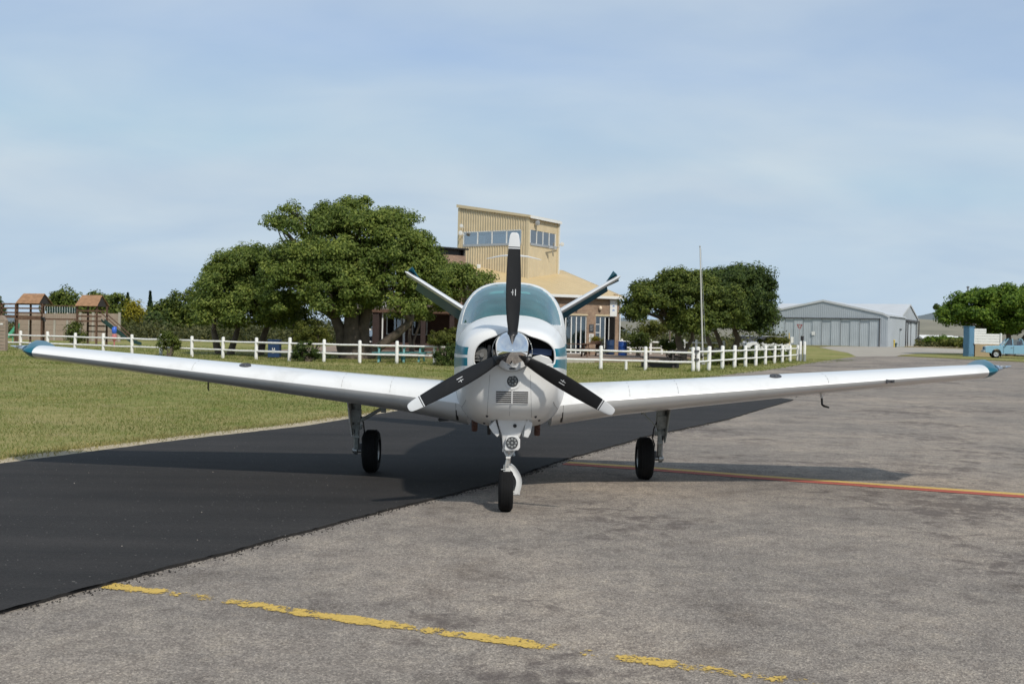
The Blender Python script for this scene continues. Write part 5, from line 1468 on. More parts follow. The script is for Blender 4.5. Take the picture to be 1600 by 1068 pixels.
glazed(-1.81, -0.72, 0.18, 2.70, (-1.42, -1.05), name='door', rails=((-1.81, -1.42, 2.15), (-1.81, -1.42, 1.6), (-1.81, -1.42, 1.0)))
mb = MB(HM); hbox(mb, -0.70, -0.64, -0.55, 0.1, 0.18, 2.62); mb.build('open_door', M['dark_wood'], club)
mb = MB(HM)
for a in (-3.9, -3.35, -2.75): hbox(mb, a - 0.14, a + 0.14, 0.20, 0.23, 0.3, 2.6)
mb.build('blind', M['curtain'], club)
SL = 0.25
zr = lambda y: 4.05 + SL * y
mb = MB(HM)
def T_roof(s, o, y): return (s, y, zr(y) + o)
corr(mb, lambda s, o, y: (s, y, zr(y) + o), 9.55, -0.38, 8.6, 0.4, 0.014, -9.3)
mb.build('roof', M['tan_roof'], club)
mb = MB(HM)
hbox(mb, -9.3, 0.25, -0.42, -0.30, 3.84, 4.02)
mb.prism([(0.252, -0.42, 3.86), (0.252, 8.6, zr(8.6) - 0.12), (0.252, 8.6, zr(8.6) + 0.03), (0.252, -0.42, 4.01)], (0.03, 0, 0))
mb.build('gutter', M['white_trim'], club, bevel=0.02)
mb = MB(HM); mb.tube([(-0.06, -0.36, 3.86), (0.02, -0.08, 3.6), (0.02, -0.06, 0.2)], 0.045, 8); mb.build('downpipe', M['white_trim'], club, smooth=40)
# wall lamps
p = HM @ Vector((-1.55, -0.12, 3.22)); mb = MB(); mb.lathe([(-0.14, 0.02), (-0.10, 0.09), (0.0, 0.12), (0.10, 0.09), (0.15, 0.02)], p, (0, 0, 1), 14); mb.build('wall_lamp', M['lamp_warm'], club, smooth=60)
p = HM @ Vector((-3.4, -0.2, 3.30)); mb = MB(); mb.box(p, (0.34, 0.2, 0.14), Matrix.Rotation(0.4, 3, 'X')); mb.box(p + Vector((0, 0.13, -0.12)), (0.06, 0.12, 0.2)); mb.build('wall_floodlight', M['dark_metal'], club)
# tower
TA = math.atan2(0.85, 0.53)
C0 = Vector((0.98, 72.0, 0))
TM = frame(C0, TA)
LF, LR = 5.9, 4.1
ztop = lambda y: 9.50 + 0.155 * y
mb = MB(TM)
fr = lambda s, o, z: (-o, s, z); rg = lambda s, o, z: (s, -o, z)
W0, W1, ZW0, ZW1 = 0.55, 5.45, 7.58, 8.66
corr(mb, fr, LF - 0.35, 4.0, ZW0, 0.21, 0.05, 0.18); corr(mb, fr, LF - 0.35, ZW1, ztop, 0.21, 0.05, 0.18)
corr(mb, rg, LR - 0.2, 4.0, ZW0, 0.19, 0.03, 0.14); corr(mb, rg, LR - 0.2, ZW1, 9.45, 0.19, 0.03, 0.14)
for a, b in ((0.18, W0), (W1, LF - 0.17)): corr(mb, fr, b - a, ZW0, ZW1, 0.19, 0.035, a)
for a, b in ((0.14, 0.24), (3.75, LR - 0.06)): corr(mb, rg, b - a, ZW0, ZW1, 0.19, 0.03, a)
# far walls
mb.add([(LR, 0, 4), (LR, LF, 4), (LR, LF, ztop(LF)), (LR, 0, ztop(0))], [(0, 1, 2, 3)]); mb.add([(0, LF, 4), (LR, LF, 4), (LR, LF, ztop(LF)), (0, LF, ztop(LF))], [(0, 1, 2, 3)])
mb.build('tower_cladding', M['tan_steel'], club)
mb = MB(TM)
hbox(mb, -0.05, 0.14, -0.05, 0.18, 4.0, 9.49); hbox(mb, -0.05, 0.10, LF - 0.17, LF + 0.05, 4.0, ztop(LF) - 0.02); hbox(mb, LR - 0.06, LR + 0.07, -0.06, 0.10, 4.0, 9.45)
mb.build('corner_trim', M['tan_trim'], club)
mb = MB(TM); hbox(mb, LR + 0.08, LR + 0.16, -0.13, -0.05, 5.0, 9.45); mb.build('downpipe', M['white_trim'], club)
mb = MB(TM)
mb.prism([(-0.16, -0.2, ztop(-0.2)), (-0.16, LF + 0.12, ztop(LF + 0.12)), (-0.16, LF + 0.12, ztop(LF + 0.12) + 0.22), (-0.16, -0.2, ztop(-0.2) + 0.16)], (LR + 0.3, 0, 0))
mb.build('tower_roof', M['tan_trim'], club)
mb = MB(TM); hbox(mb, -0.10, LR + 0.2, -0.26, -0.202, 9.42, 9.60); mb.build('tower_gutter', M['white_trim'], club)
# tower glazing
mb = MB(TM); hbox(mb, -0.06, 0.10, W0, W1, ZW0, ZW0 + 0.16); hbox(mb, 0.24, 3.75, -0.06, 0.10, ZW0, ZW0 + 0.16); mb.build('window_sill', M['alu'], club)
bays = [W0 + (W1 - W0) * k / 4 for k in range(5)]
mb = MB(TM)
for b in bays: hbox(mb, -0.03, 0.05, b - 0.035, b + 0.035, ZW0 + 0.16, ZW1)
hbox(mb, -0.03, 0.05, W0 + 0.035, W1 - 0.035, ZW1 - 0.06, ZW1 - 0.001)
bays2 = [0.24 + 3.51 * k / 4 for k in range(5)]
for b in bays2: hbox(mb, b - 0.03, b + 0.03, -0.03, 0.05, ZW0 + 0.16, ZW1)
mb.build('window_frame', M['white_trim'], club)
for a, b in zip(bays, bays[1:]):
    mb = MB(TM); hbox(mb, 0.005, 0.015, a + 0.036, b - 0.036, ZW0 + 0.16, ZW1 - 0.06); mb.build('pane', M['win_sky'], club)
    mb = MB(TM); hbox(mb, 0.05, 0.07, a + 0.05 + (0.5 if b == bays[3] else 0.0), b - (0.45 if b == bays[1] else 0.1), ZW0 + 0.17, ZW1 - 0.30); mb.build('blind', M['curtain'], club)
for a, b in zip(bays2, bays2[1:]):
    mb = MB(TM); hbox(mb, a + 0.031, b - 0.031, 0.005, 0.015, ZW0 + 0.16, ZW1 - 0.01); mb.build('pane', M['win_sky'], club)
    mb = MB(TM); hbox(mb, a + 0.1, b - 0.12, 0.05, 0.07, ZW0 + 0.17, ZW1 - 0.25); mb.build('blind', M['curtain'], club)
mb = MB(TM); hbox(mb, 1.4, 1.45, 0.4, LF - 0.3, 7.0, 9.2); hbox(mb, 0.2, 1.4, 0.4, LF - 0.3, 7.30, 7.35); hbox(mb, 1.45, 3.9, 1.2, 1.25, 7.0, 9.2); hbox(mb, 0.2, 3.9, 0.2, LF - 0.3, 8.9, 8.95); mb.build('tower_interior', M['interior'], club)
# tower lights and loudspeakers
def flood(u, v, D, sc_=1.0, m='white_trim', arm=(0.15, 0.25, -0.15)):
    p = A(u, v, D); mb = MB()
    mb.lathe([(0, 0.05 * sc_), (0.06, 0.10 * sc_), (0.2 * sc_, 0.15 * sc_), (0.21 * sc_, 0.10 * sc_)], p, (-0.2, -0.9, -0.1), 12); mb.tube([p, p + Vector(arm)], 0.025, 6)
    mb.build('floodlight', M[m], club, smooth=40)
flood(722, 353, 74.5, 0.9); flood(721, 364, 74.6, 1.1); flood(879, 381.5, 75.6, 1.0, arm=(-0.35, 0.0, -0.12)); flood(841, 348.5, 72.7, 1.2, 'alu', (-0.1, 0.5, 0.1))
mb = MB(); a_, b_ = A(857, 384.5, 73.6), A(872, 386.5, 75.2); mb.tube([a_, b_], 0.04, 6); mb.box(A(861, 386.5, 73.8), (0.3, 0.15, 0.16)); mb.box(A(868, 388, 74.6), (0.2, 0.12, 0.14)); mb.tube([A(863, 388, 73.9), A(864, 397, 74.0)], 0.015, 5)
mb.build('wind_gauge', M['alu'], club)
# chimney block with flat black cap
CM = frame(A(727.5, 420, 70.2).xy.to_3d(), R(38))
mb = MB(CM)
zc0, zc1 = 2.6, A(727, 400, 70.2).z
mb.box((-0.0 + 0.35, 1.35, (zc0 + zc1) / 2), (0.7, 2.7, zc1 - zc0)) if False else None
hbox(mb, -2.55, 0, 0, 0.9, zc0, zc1); mb.build('chimney', M['brick_dark'], club)
mb = MB(CM); zt1 = A(727, 388.5, 70.2).z
hbox(mb, -2.7, 0.15, -0.15, 1.05, zt1 - 0.10, zt1)
for x in (-2.45, -0.1): hbox(mb, x - 0.06, x + 0.06, 0.05, 0.85, zc1, zt1 - 0.10)
hbox(mb, -2.3, -0.2, 0.3, 0.6, zc1, zt1 - 0.10)
mb.build('chimney_cap', M['black'], club)
mb = MB(); mb.box(A(748, 416, 71.2), (0.25, 0.2, 0.25)); mb.build('air_vent', M['white_trim'], club)
# verandah wing on the left
VD = 68.0
xl, xr = A(556, 500, VD).x, A(716, 500, VD).x
zf = A(640, 483.5, VD).z
mb = MB(); mb.prism([(xl - 0.3, VD, zf - 0.02), (xr, VD, zf - 0.02), (xr, VD + 6, zf + 0.75), (xl - 0.3, VD + 6, zf + 0.75)], (0, 0, 0.12)); mb.build('verandah_roof', M['verandah_roof'], club)
mb = MB(); mb.box(((xl + xr) / 2 - 0.15, VD - 0.02, zf - 0.12), (xr - xl + 0.3, 0.06, 0.2)); mb.build('fascia', M['brown_wood'], club)
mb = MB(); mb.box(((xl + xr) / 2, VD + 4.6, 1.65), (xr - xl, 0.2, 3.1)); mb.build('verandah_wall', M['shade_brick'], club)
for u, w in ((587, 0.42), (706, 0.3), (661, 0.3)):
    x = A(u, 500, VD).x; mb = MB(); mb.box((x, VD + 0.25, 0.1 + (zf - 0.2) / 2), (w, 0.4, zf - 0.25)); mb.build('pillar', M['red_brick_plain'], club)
x0, x1 = A(560, 500, VD).x, A(582, 500, VD).x
mb = MB(); mb.box(((x0 + x1) / 2, VD + 0.3, 1.5), (x1 - x0, 0.05, 0.1)); mb.box((x0, VD + 0.3, 1.6), (0.06, 0.07, 1.9)); mb.box((x1, VD + 0.3, 1.6), (0.06, 0.07, 1.9)); mb.box(((x0 + x1) / 2, VD + 0.3, 2.55), (x1 - x0, 0.06, 0.08)); mb.box(((x0 + x1) / 2, VD + 0.3, 0.7), (x1 - x0, 0.06, 0.08)); fr_ = mb.build('screen_frame', M['white_trim'], club)
mb = MB(); mb.box(((x0 + x1) / 2, VD + 0.32, 1.6), (x1 - x0 - 0.06, 0.02, 1.8)); mb.build('pane', M['lens'], fr_)
mb = MB(); mb.box((A(597, 500, VD).x, VD + 0.3, 1.6), (0.08, 0.08, 3.0)); mb.build('post', M['white_trim'], club)
for u in (612, 652):
    p = A(u + 4, 505, VD + 4.4); mb = MB()
    for dx in (-0.5, 0.5): mb.box((p.x + dx, p.y, 1.85), (0.07, 0.08, 1.3))
    for dz in (-0.65, 0.65): mb.box((p.x, p.y, 1.85 + dz), (1.07, 0.085, 0.07))
    f_ = mb.build('window', M['curtain'], club); mb = MB(); mb.box((p.x, p.y + 0.02, 1.85), (0.9, 0.02, 1.2)); mb.build('pane', M['win'], f_)
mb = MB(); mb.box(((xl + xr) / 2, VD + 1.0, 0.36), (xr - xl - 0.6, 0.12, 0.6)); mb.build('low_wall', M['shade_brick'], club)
# banner and notices on the brick front
mb = MB(HM); hbox(mb, -0.76, -0.22, -0.05, -0.03, 2.70, 3.80)
bn = thing('banner', 'tall white banner with two blue marks on the brick front beside the downpipe', 'banner', HM @ Vector((-0.47, -0.05, 2.8)))
mb.build('board', M['white_trim'], bn)
mb = MB(HM)
for zc in (3.40, 3.12):
    hbox(mb, -0.56, -0.42, -0.056, -0.051, zc - 0.02, zc + 0.04); hbox(mb, -0.60, -0.38, -0.056, -0.051, zc - 0.05, zc - 0.03)
mb.build('printed_mark', M['banner_blue'], bn)
for nm, z0, z1, mk, lab in (('notice_board', 1.62, 2.14, 'dark_metal', 'dark framed notice board between the window and the glass door'), ('notice', 0.98, 1.5, 'white_trim', 'white notice below the dark notice board on the brick front')):
    t_ = thing(nm, lab, 'notice', HM @ Vector((-2.15, -0.04, z0)))
    mb = MB(HM); hbox(mb, -2.32, -1.98, -0.04, -0.012, z0, z1); mb.build('board', M[mk], t_)
    mb = MB(HM)
    for q in range(4): hbox(mb, -2.27, -2.03 - 0.05 * (q % 2), -0.046, -0.041, z1 - 0.10 - 0.1 * q, z1 - 0.07 - 0.1 * q)
    mb.build('printed_line', M['alu'], t_)

# ------------------------------------------------------------------ hangars
def hangar(name, label, K, ang, W, Ld, ze, za, sgn, door, zd, n_door, mk_roof, leaf_open=False):
    root = thing(name, label, 'hangar', (K[0], K[1], gz(K[1])))
    g0 = gz(K[1]) - 0.3
    T = frame((K[0], K[1], 0), ang)
    gab = lambda x: ze + (za - ze) * (1 - abs(x - W / 2) / (W / 2))
    mb = MB(T)
    # gable wall around the door
    F_ = lambda s, o, z: (s, sgn * o, z)
    corr(mb, F_, door[0], g0, gab, 0.28, 0.04, 0.0); corr(mb, F_, W - door[1], g0, gab, 0.28, 0.04, door[1])
    corr(mb, F_, door[1] - door[0], zd, gab, 0.28, 0.04, door[0])
    S1 = lambda s, o, z: (0 - o, -sgn * s, z); S2 = lambda s, o, z: (W + o, -sgn * s, z)
    corr(mb, S1, Ld, g0, ze, 0.3, 0.03); corr(mb, S2, Ld, g0, ze, 0.3, 0.03)
    mb.add([(0, -sgn * Ld, g0), (W, -sgn * Ld, g0), (W, -sgn * Ld, ze), (W / 2, -sgn * Ld, za), (0, -sgn * Ld, ze)], [(0, 1, 2, 3, 4)])
    mb.build('wall', M['hangar'], root)
    mb = MB(T)
    oh = 0.18
    nseg = 10
    prof = []
    for k in range(nseg + 1):
        x = -0.25 + (W / 2 + 0.25) * k / nseg
        z = gab(max(x, 0)) + 0.12 - (0.35 * max(0, (0.12 - (x + 0.25) / (W / 2 + 0.25)) / 0.12) ** 2)
        prof.append((x, z))
    prof += [(W - x, z) for x, z in prof[::-1][1:]]
    mb.loft([[(x, sgn * oh, z) for x, z in prof], [(x, -sgn * Ld, z) for x, z in prof]], False, False)
    mb.loft([[(x, sgn * oh, z) for x, z in prof], [(x, sgn * oh, z - 0.3) for x, z in prof]], False, False)
    mb.build('roof', M[mk_roof], root, smooth=25)
    # sliding door leaves
    dw = (door[1] - door[0]) / n_door
    for k in range(n_door):
        mb = MB(T); a = door[0] + dw * k
        off = -0.12 if k % 2 else -0.02
        corr(mb, lambda s, o, z: (s, sgn * (o + off), z), dw - 0.05, g0, zd - 0.05, 0.26, 0.03, a + 0.025)
        hbox(mb, a, a + 0.07, min(sgn * (off - 0.02), sgn * (off + 0.06)), max(sgn * (off - 0.02), sgn * (off + 0.06)), g0, zd - 0.05)
        mb.build('door_leaf', M['hangar_door'], root)
    mb = MB(T); hbox(mb, door[0] - 0.2, door[1] + 0.1, min(0.05 * sgn, 0.2 * sgn), max(0.05 * sgn, 0.2 * sgn), zd - 0.1, zd + 0.02); mb.build('door_track', M['dark_metal'], root)
    mb = MB(T); hbox(mb, door[0] - 0.16, door[0] - 0.02, min(0.02 * sgn, 0.14 * sgn), max(0.02 * sgn, 0.14 * sgn), g0, zd - 0.1); mb.build('door_post', M['dark_metal'], root)
    return root, T
h1, T1 = hangar('hangar', 'pale grey corrugated hangar with a wide row of closed sliding doors', (54.3, 150.0), R(150), 18.6, 14.8, 5.15, 7.15, 1, (1.2, 16.3), 4.55, 11, 'hangar_roof')
mb = MB(T1); hbox(mb, 10.35, 10.85, 0.08, 0.10, 1.95, 2.5); mb.build('wall_sign', M['white_trim'], h1)
mb = MB(T1); hbox(mb, -0.10, -0.05, -10.4, -9.6, 0.4, 2.8); mb.build('side_door', M['hangar_door'], h1)
mb = MB(T1); hbox(mb, -0.22, -0.05, -10.5, -9.5, 3.0, 3.2); mb.build('door_hood', M['dark_metal'], h1)
h2, T2 = hangar('hangar', 'lighter grey hangar standing behind the one with the long door row', (63.6, 170.0), R(60), 17.2, 22.0, 5.25, 7.55, -1, (5.2, 16.4), 4.7, 4, 'hangar_roof')
mb = MB(T2)
for x in (0.6, 1.5, 2.4, 3.3): hbox(mb, x - 0.12, x + 0.12, -0.35, -0.2, 0.3, 4.9)
hbox(mb, 0.3, 16.9, -0.3, -0.2, 4.75, 4.95)
for x in (5.3, 16.9): hbox(mb, x - 0.1, x + 0.1, -0.4, -0.25, 0.3, 4.9)
mb.build('door_gantry', M['dark_metal'], h2)
hy = thing('hydrant', 'yellow and dark post pair by the side wall of the hangar', 'hydrant', A(1397, 541, 149))
mb = MB(); p = A(1397, 541, 149); p.z = gz(149); mb.tube([p, p + Vector((0, 0, 0.95))], 0.09, 8); mb.lathe([(0, 0.13), (0.1, 0.15), (0.2, 0.05)], p + Vector((0, 0, 0.85)), (0, 0, 1), 10); mb.build('post', M['yellow'], hy)
mb = MB(); p = p + Vector((0.28, 0.1, 0)); mb.tube([p, p + Vector((0, 0, 0.6))], 0.12, 8); mb.box(p + Vector((0, 0, 0.5)), (0.36, 0.2, 0.2)); mb.build('valve', M['slide_green'], hy)

# far pale sheds on the right
for i, (u, v0, v1, w, D, lab) in enumerate(((1462, 506, 517, 24, 300, 'long low white shed far away right of the hangars'), (1492, 508, 518, 20, 290, 'small pale shed far away left of the coral tree'), (1474, 511, 519, 12, 270, 'short pale shed between two far white sheds'))):
    c = A(u, v1, D); k = D / F; h_ = (v1 - v0) * k
    t_ = thing('shed', lab, 'shed', (c.x, D, gz(D)))
    mb = MB(); mb.box((c.x, D, h_ / 2), (2 * w * k, 6, h_ + 0.5)); mb.build('wall', M['curtain'], t_)
    mb = MB(); mb.prism([(c.x - w * k - 0.5, D - 3.4, h_), (c.x - w * k - 0.5, D + 3.4, h_), (c.x - w * k - 0.5, D, h_ + 1.0)], (2 * w * k + 1, 0, 0)); mb.build('roof', M['white_trim'], t_)
    mb = MB()
    for q in range(5): mb.box((c.x + (q - 2) * w * k * 0.38, D - 3.02, h_ * 0.45), (w * k * 0.16, 0.06, h_ * 0.55))
    mb.build('opening', M['dark_metal'], t_, kind='stuff')
# ------------------------------------------------------------------ right edge: blue cabinet, wall, pole, pickup
bc = thing('cabinet', 'tall pale blue steel cabinet standing under the bright green tree', 'cabinet', A(1514, 551, 92.6))
p = A(1514, 551, 92.6); zb_ = gz(92.6); zt_ = A(1514, 511, 92.6).z
mb = MB(frame((p.x - 0.05, 92.6, 0), R(30))); hbox(mb, -0.36, 0.36, -0.30, 0.30, zb_, zt_); mb.build('body', M['tank_blue'], bc, bevel=0.03)
mb = MB(frame((p.x - 0.05, 92.6, 0), R(30))); hbox(mb, -0.33, 0.33, -0.325, -0.302, zb_ + 0.15, zt_ - 0.1); hbox(mb, -0.4, 0.4, -0.34, 0.34, zt_, zt_ + 0.08); mb.build('door', M['tank_blue'], bc, bevel=0.01)
mb = MB(frame((p.x - 0.05, 92.6, 0), R(30))); hbox(mb, 0.2, 0.26, -0.36, -0.326, zb_ + 1.0, zb_ + 1.2); mb.build('handle', M['dark_metal'], bc)
wl = thing('boundary_wall', 'low wall of white slats on a tan base behind the pickup', 'wall', A(1542, 552, 92.8))
xa, xb, xc = A(1520, 540, 92.8).x, A(1564, 540, 92.8).x, A(1540, 540, 92.8).x
z0 = gz(92.8); zb_ = A(1540, 537.5, 92.8).z; zm = A(1540, 521, 92.8).z; zt_ = A(1530, 513, 92.8).z
mb = MB(); mb.box(((xa + xb) / 2, 92.8, (z0 + zb_) / 2 - 0.1), (xb - xa, 0.3, zb_ - z0 + 0.2)); mb.build('base', M['earth'], wl)
for k in range(4):
    h_ = (zm - zb_) / 4
    mb = MB(); mb.box(((xa + xb) / 2, 92.8, zb_ + h_ * (k + 0.5)), (xb - xa, 0.14 - 0.02 * (k % 2), h_ - 0.025)); mb.build('slat', M['white_trim'], wl)
for k in range(2):
    h_ = (zt_ - zm) / 2
    mb = MB(); mb.box(((xa + xc) / 2, 92.8, zm + h_ * (k + 0.5)), (xc - xa, 0.14 - 0.02 * (k % 2), h_ - 0.025)); mb.build('slat', M['white_trim'], wl)
for x in (xa + 0.06, xb - 0.06): mb = MB(); mb.box((x, 92.75, (z0 + zm) / 2), (0.14, 0.2, zm - z0 + 0.1)); mb.build('post', M['white_trim'], wl)
pl = thing('pole', 'dark pole poking out above the left side of the bright green tree', 'pole', (A(1511, 500, 108).x, 108, gz(108)))
mb = MB(); x = A(1511, 500, 108).x; mb.tube([(x, 108, gz(108)), (x, 108, A(1511, 447, 108).z)], [0.10, 0.085], 8); mb.build('shaft', M['gear_grey'], pl, smooth=40)
mb = MB(); mb.box((x, 108, A(1511, 448, 108).z - 0.05), (0.22, 0.22, 0.1)); mb.build('cap', M['dark_metal'], pl)

def prof_body(mb, prof, hw, tuck=0.06, m=None):
    # side profile (x, z) given as a closed loop, pushed across with rounded shoulders
    rings = []
    zm_ = sum(z for x, z in prof) / len(prof); xm = sum(x for x, z in prof) / len(prof)
    for y, k in ((-hw, 0.94), (-hw * 0.96, 0.985), (-hw * 0.86, 1.0), (hw * 0.86, 1.0), (hw * 0.96, 0.985), (hw, 0.94)):
        rings.append([(xm + (x - xm) * (0.99 + 0.01 * (k - 0.94) / 0.06), y, zm_ + (z - zm_) * k) for x, z in prof])
    mb.loft(rings, True, True, m)
def wheel(parent, x, y, r, w, side, mk_rim='alu'):
    wh = MB(); c = (x, y, r)
    wh.lathe([(-w / 2, r * 0.62), (-w / 2, r * 0.9), (-w * 0.38, r), (w * 0.38, r), (w / 2, r * 0.9), (w / 2, r * 0.62)], c, (0, 1, 0), 24, False)
    o = wh.build('wheel', M['rubber'], parent, smooth=40)
    rm = MB(); rm.lathe([(-w * 0.42, r * 0.63), (-w * 0.30, r * 0.45), (-w * 0.42, r * 0.2), (-w * 0.46, 0.01)], c, (0, 1, 0), 20, False); rm.lathe([(w * 0.42, r * 0.63), (w * 0.30, r * 0.45), (w * 0.42, r * 0.2), (w * 0.46, 0.01)], c, (0, 1, 0), 20, False)
    rm.build('hubcap', M[mk_rim], o, smooth=40)
def loc_thing(name, label, cat, group=None):
    return thing(name, label, cat, (0, 0, 0), group)
# pickup: local x runs from the nose (0) to the tail, y across, built at the origin and then moved
pk = loc_thing('pickup', 'pale blue pickup truck parked under the bright green tree', 'pickup truck')
def arch(cx, r, z0, n=8): return [(cx - r * math.cos(math.pi * k / n), z0 + r * math.sin(math.pi * k / n)) for k in range(n + 1)]
mb = MB()
lower = [(0.05, 0.42), (0.02, 0.62), (0.04, 0.86), (0.30, 0.93), (1.45, 0.99), (4.66, 0.97), (4.70, 0.6), (4.66, 0.42)]
und = [(4.66, 0.42)] + [(x, z) for x, z in arch(3.55, 0.36, 0.36)][::-1] + [(3.19, 0.33), (1.25, 0.33)] + [(x, z) for x, z in arch(0.85, 0.36, 0.36)][::-1] + [(0.05, 0.42)]
loop = lower[1:-1] + und
prof_body(mb, loop, 0.81)
mb.build('body', M['truck_blue'], pk, smooth=35)
mb = MB()
cab = [(1.30, 0.98), (1.72, 1.50), (1.90, 1.54), (2.60, 1.54), (2.72, 1.48), (2.86, 0.98)]
for s in (-1, 1):
    for a, b in zip(cab, cab[1:]):
        pass
    y0 = s * 0.74; y1 = s * 0.64
    def cp(q): return (q[0], y0 + (y1 - y0) * (q[1] - 0.98) / 0.56, q[1])
    for a, b in ((cab[0], cab[1]), (cab[3], cab[4]), (cab[4], cab[5])): mb.beam(cp(a), cp(b), 0.06, 0.06)
    mb.beam(cp((2.02, 0.98)), cp((2.0, 1.52)), 0.06, 0.05) if False else mb.beam(cp((2.05, 0.98)), cp((2.02, 1.52)), 0.05, 0.05)
    mb.beam((1.3, y0, 0.985), (2.86, y0, 0.985), 0.05, 0.04)
mb.loft([[(1.70, -0.60, 1.50), (1.70, 0.60, 1.50)], [(1.90, -0.66, 1.55), (1.90, 0.66, 1.55)], [(2.60, -0.66, 1.55), (2.60, 0.66, 1.55)], [(2.74, -0.6, 1.49), (2.74, 0.6, 1.49)]], False, False)
mb.loft([[(1.72, -0.66, 1.46), (1.72, 0.66, 1.46)], [(2.70, -0.66, 1.46), (2.70, 0.66, 1.46)]], False, False)
cabo = mb.build('cab', M['truck_blue'], pk, smooth=30)
mb = MB(); mb.add([(1.33, -0.68, 1.0), (1.33, 0.68, 1.0), (1.70, 0.6, 1.47), (1.70, -0.6, 1.47)], [(0, 1, 2, 3)]); mb.build('windscreen', M['win'], pk)
mb = MB(); mb.add([(2.85, -0.68, 1.0), (2.85, 0.68, 1.0), (2.72, 0.6, 1.46), (2.72, -0.6, 1.46)], [(0, 1, 2, 3)]); mb.build('rear_window', M['win'], pk)
for s in (-1, 1):
    mb = MB(); mb.add([(1.40, s * 0.735, 1.01), (2.80, s * 0.735, 1.01), (2.68, s * 0.65, 1.46), (1.74, s * 0.65, 1.46)], [(0, 1, 2, 3)]); mb.build('side_window', M['win'], pk)
    for x in (0.85, 3.55): wheel(pk, x, s * 0.70, 0.31, 0.19, s)
    mb = MB(); mb.box((0.035, s * 0.55, 0.74), (0.05, 0.26, 0.17)); mb.build('headlight', M['lens'], pk)
    mb = MB(); mb.box((2.1, s * 0.825, 0.68), (0.012, 0.012, 0.58)); mb.box((1.36, s * 0.825, 0.66), (0.012, 0.012, 0.54)); mb.build('door_seam', M['dark_metal'], pk)
    mb = MB(); mb.box((1.98, s * 0.83, 0.84), (0.12, 0.03, 0.03)); mb.build('door_handle', M['alu'], pk)
    mb = MB(); mb.box((1.56, s * 0.9, 1.06), (0.07, 0.16, 0.11)); mb.build('wing_mirror', M['black'], pk)
mb = MB(); mb.box((-0.03, 0, 0.50), (0.14, 1.62, 0.14)); mb.build('bumper', M['alu'], pk, bevel=0.02)
mb = MB(); mb.box((4.74, 0, 0.50), (0.12, 1.5, 0.12)); mb.build('bumper', M['alu'], pk, bevel=0.02)
mb = MB(); mb.box((2.35, 0, 0.98), (0.5, 1.2, 0.16)); mb.box((2.6, 0, 1.12), (0.12, 1.2, 0.40)); mb.build('seat', M['sign_red'], pk, bevel=0.04)
mb = MB(); mb.box((0.02, 0, 0.74), (0.04, 0.8, 0.16)); mb.build('grille', M['black'], pk)
PKD = 89.0
pk.location = (A(1536.5, 555, PKD).x, PKD, gz(PKD) + 0.02); pk.rotation_euler = (0, 0, R(-17)); pk.scale = (1.06, 1.06, 1.09)

# parked cars behind the side fence
cr = loc_thing('parked_car', 'white hatchback half hidden behind the clipped hedge near the hangar', 'car', 'cars parked behind the side fence')
mb = MB()
loop = [(0.02, 0.60), (0.10, 0.78), (0.95, 0.92), (3.85, 0.95), (3.98, 0.7), (3.94, 0.4)] + arch(3.2, 0.33, 0.33)[::-1] + [(2.87, 0.28), (1.08, 0.28)] + arch(0.75, 0.33, 0.33)[::-1] + [(0.04, 0.38)]
prof_body(mb, loop, 0.8); mb.build('body', M['white_paint'], cr, smooth=35)
mb = MB(); prof_body(mb, [(0.95, 0.92), (1.55, 1.38), (2.1, 1.44), (3.2, 1.40), (3.86, 0.95)], 0.70); mb.build('glasshouse', M['dark_metal'], cr, smooth=35)
mb = MB(); mb.prism([(1.50, -0.62, 1.405), (1.9, -0.62, 1.455), (3.25, -0.62, 1.43), (3.4, -0.62, 1.36), (3.3, -0.62, 1.36), (3.2, -0.62, 1.39), (2.1, -0.62, 1.42)], (0, 1.24, 0)); mb.build('roof', M['white_paint'], cr, smooth=35)
for s in (-1, 1):
    for x in (0.75, 3.2): wheel(cr, x, s * 0.70, 0.29, 0.17, s)
    mb = MB(); mb.box((0.06, s * 0.55, 0.68), (0.06, 0.3, 0.12)); mb.build('headlight', M['lens'], cr)
    mb = MB(); mb.beam((2.25, s * 0.78, 0.93), (2.2, s * 0.69, 1.41), 0.06, 0.04); mb.build('door_pillar', M['white_paint'], cr)
mb = MB(); mb.box((0.02, 0, 0.42), (0.08, 1.4, 0.12)); mb.build('bumper', M['dark_metal'], cr)
def setcar(o, u, D, rz):
    o.location = (A(u, 535, D).x, D, gz(D) + 0.01); o.rotation_euler = (0, 0, rz)
setcar(cr, 1163, 93, R(-3))
c2 = dup(cr, (0, 0, 0), 0, 'white hatchback in the shade behind the trunks of the dark tree', 'cars parked behind the side fence'); setcar(c2, 1160, 95, R(62))

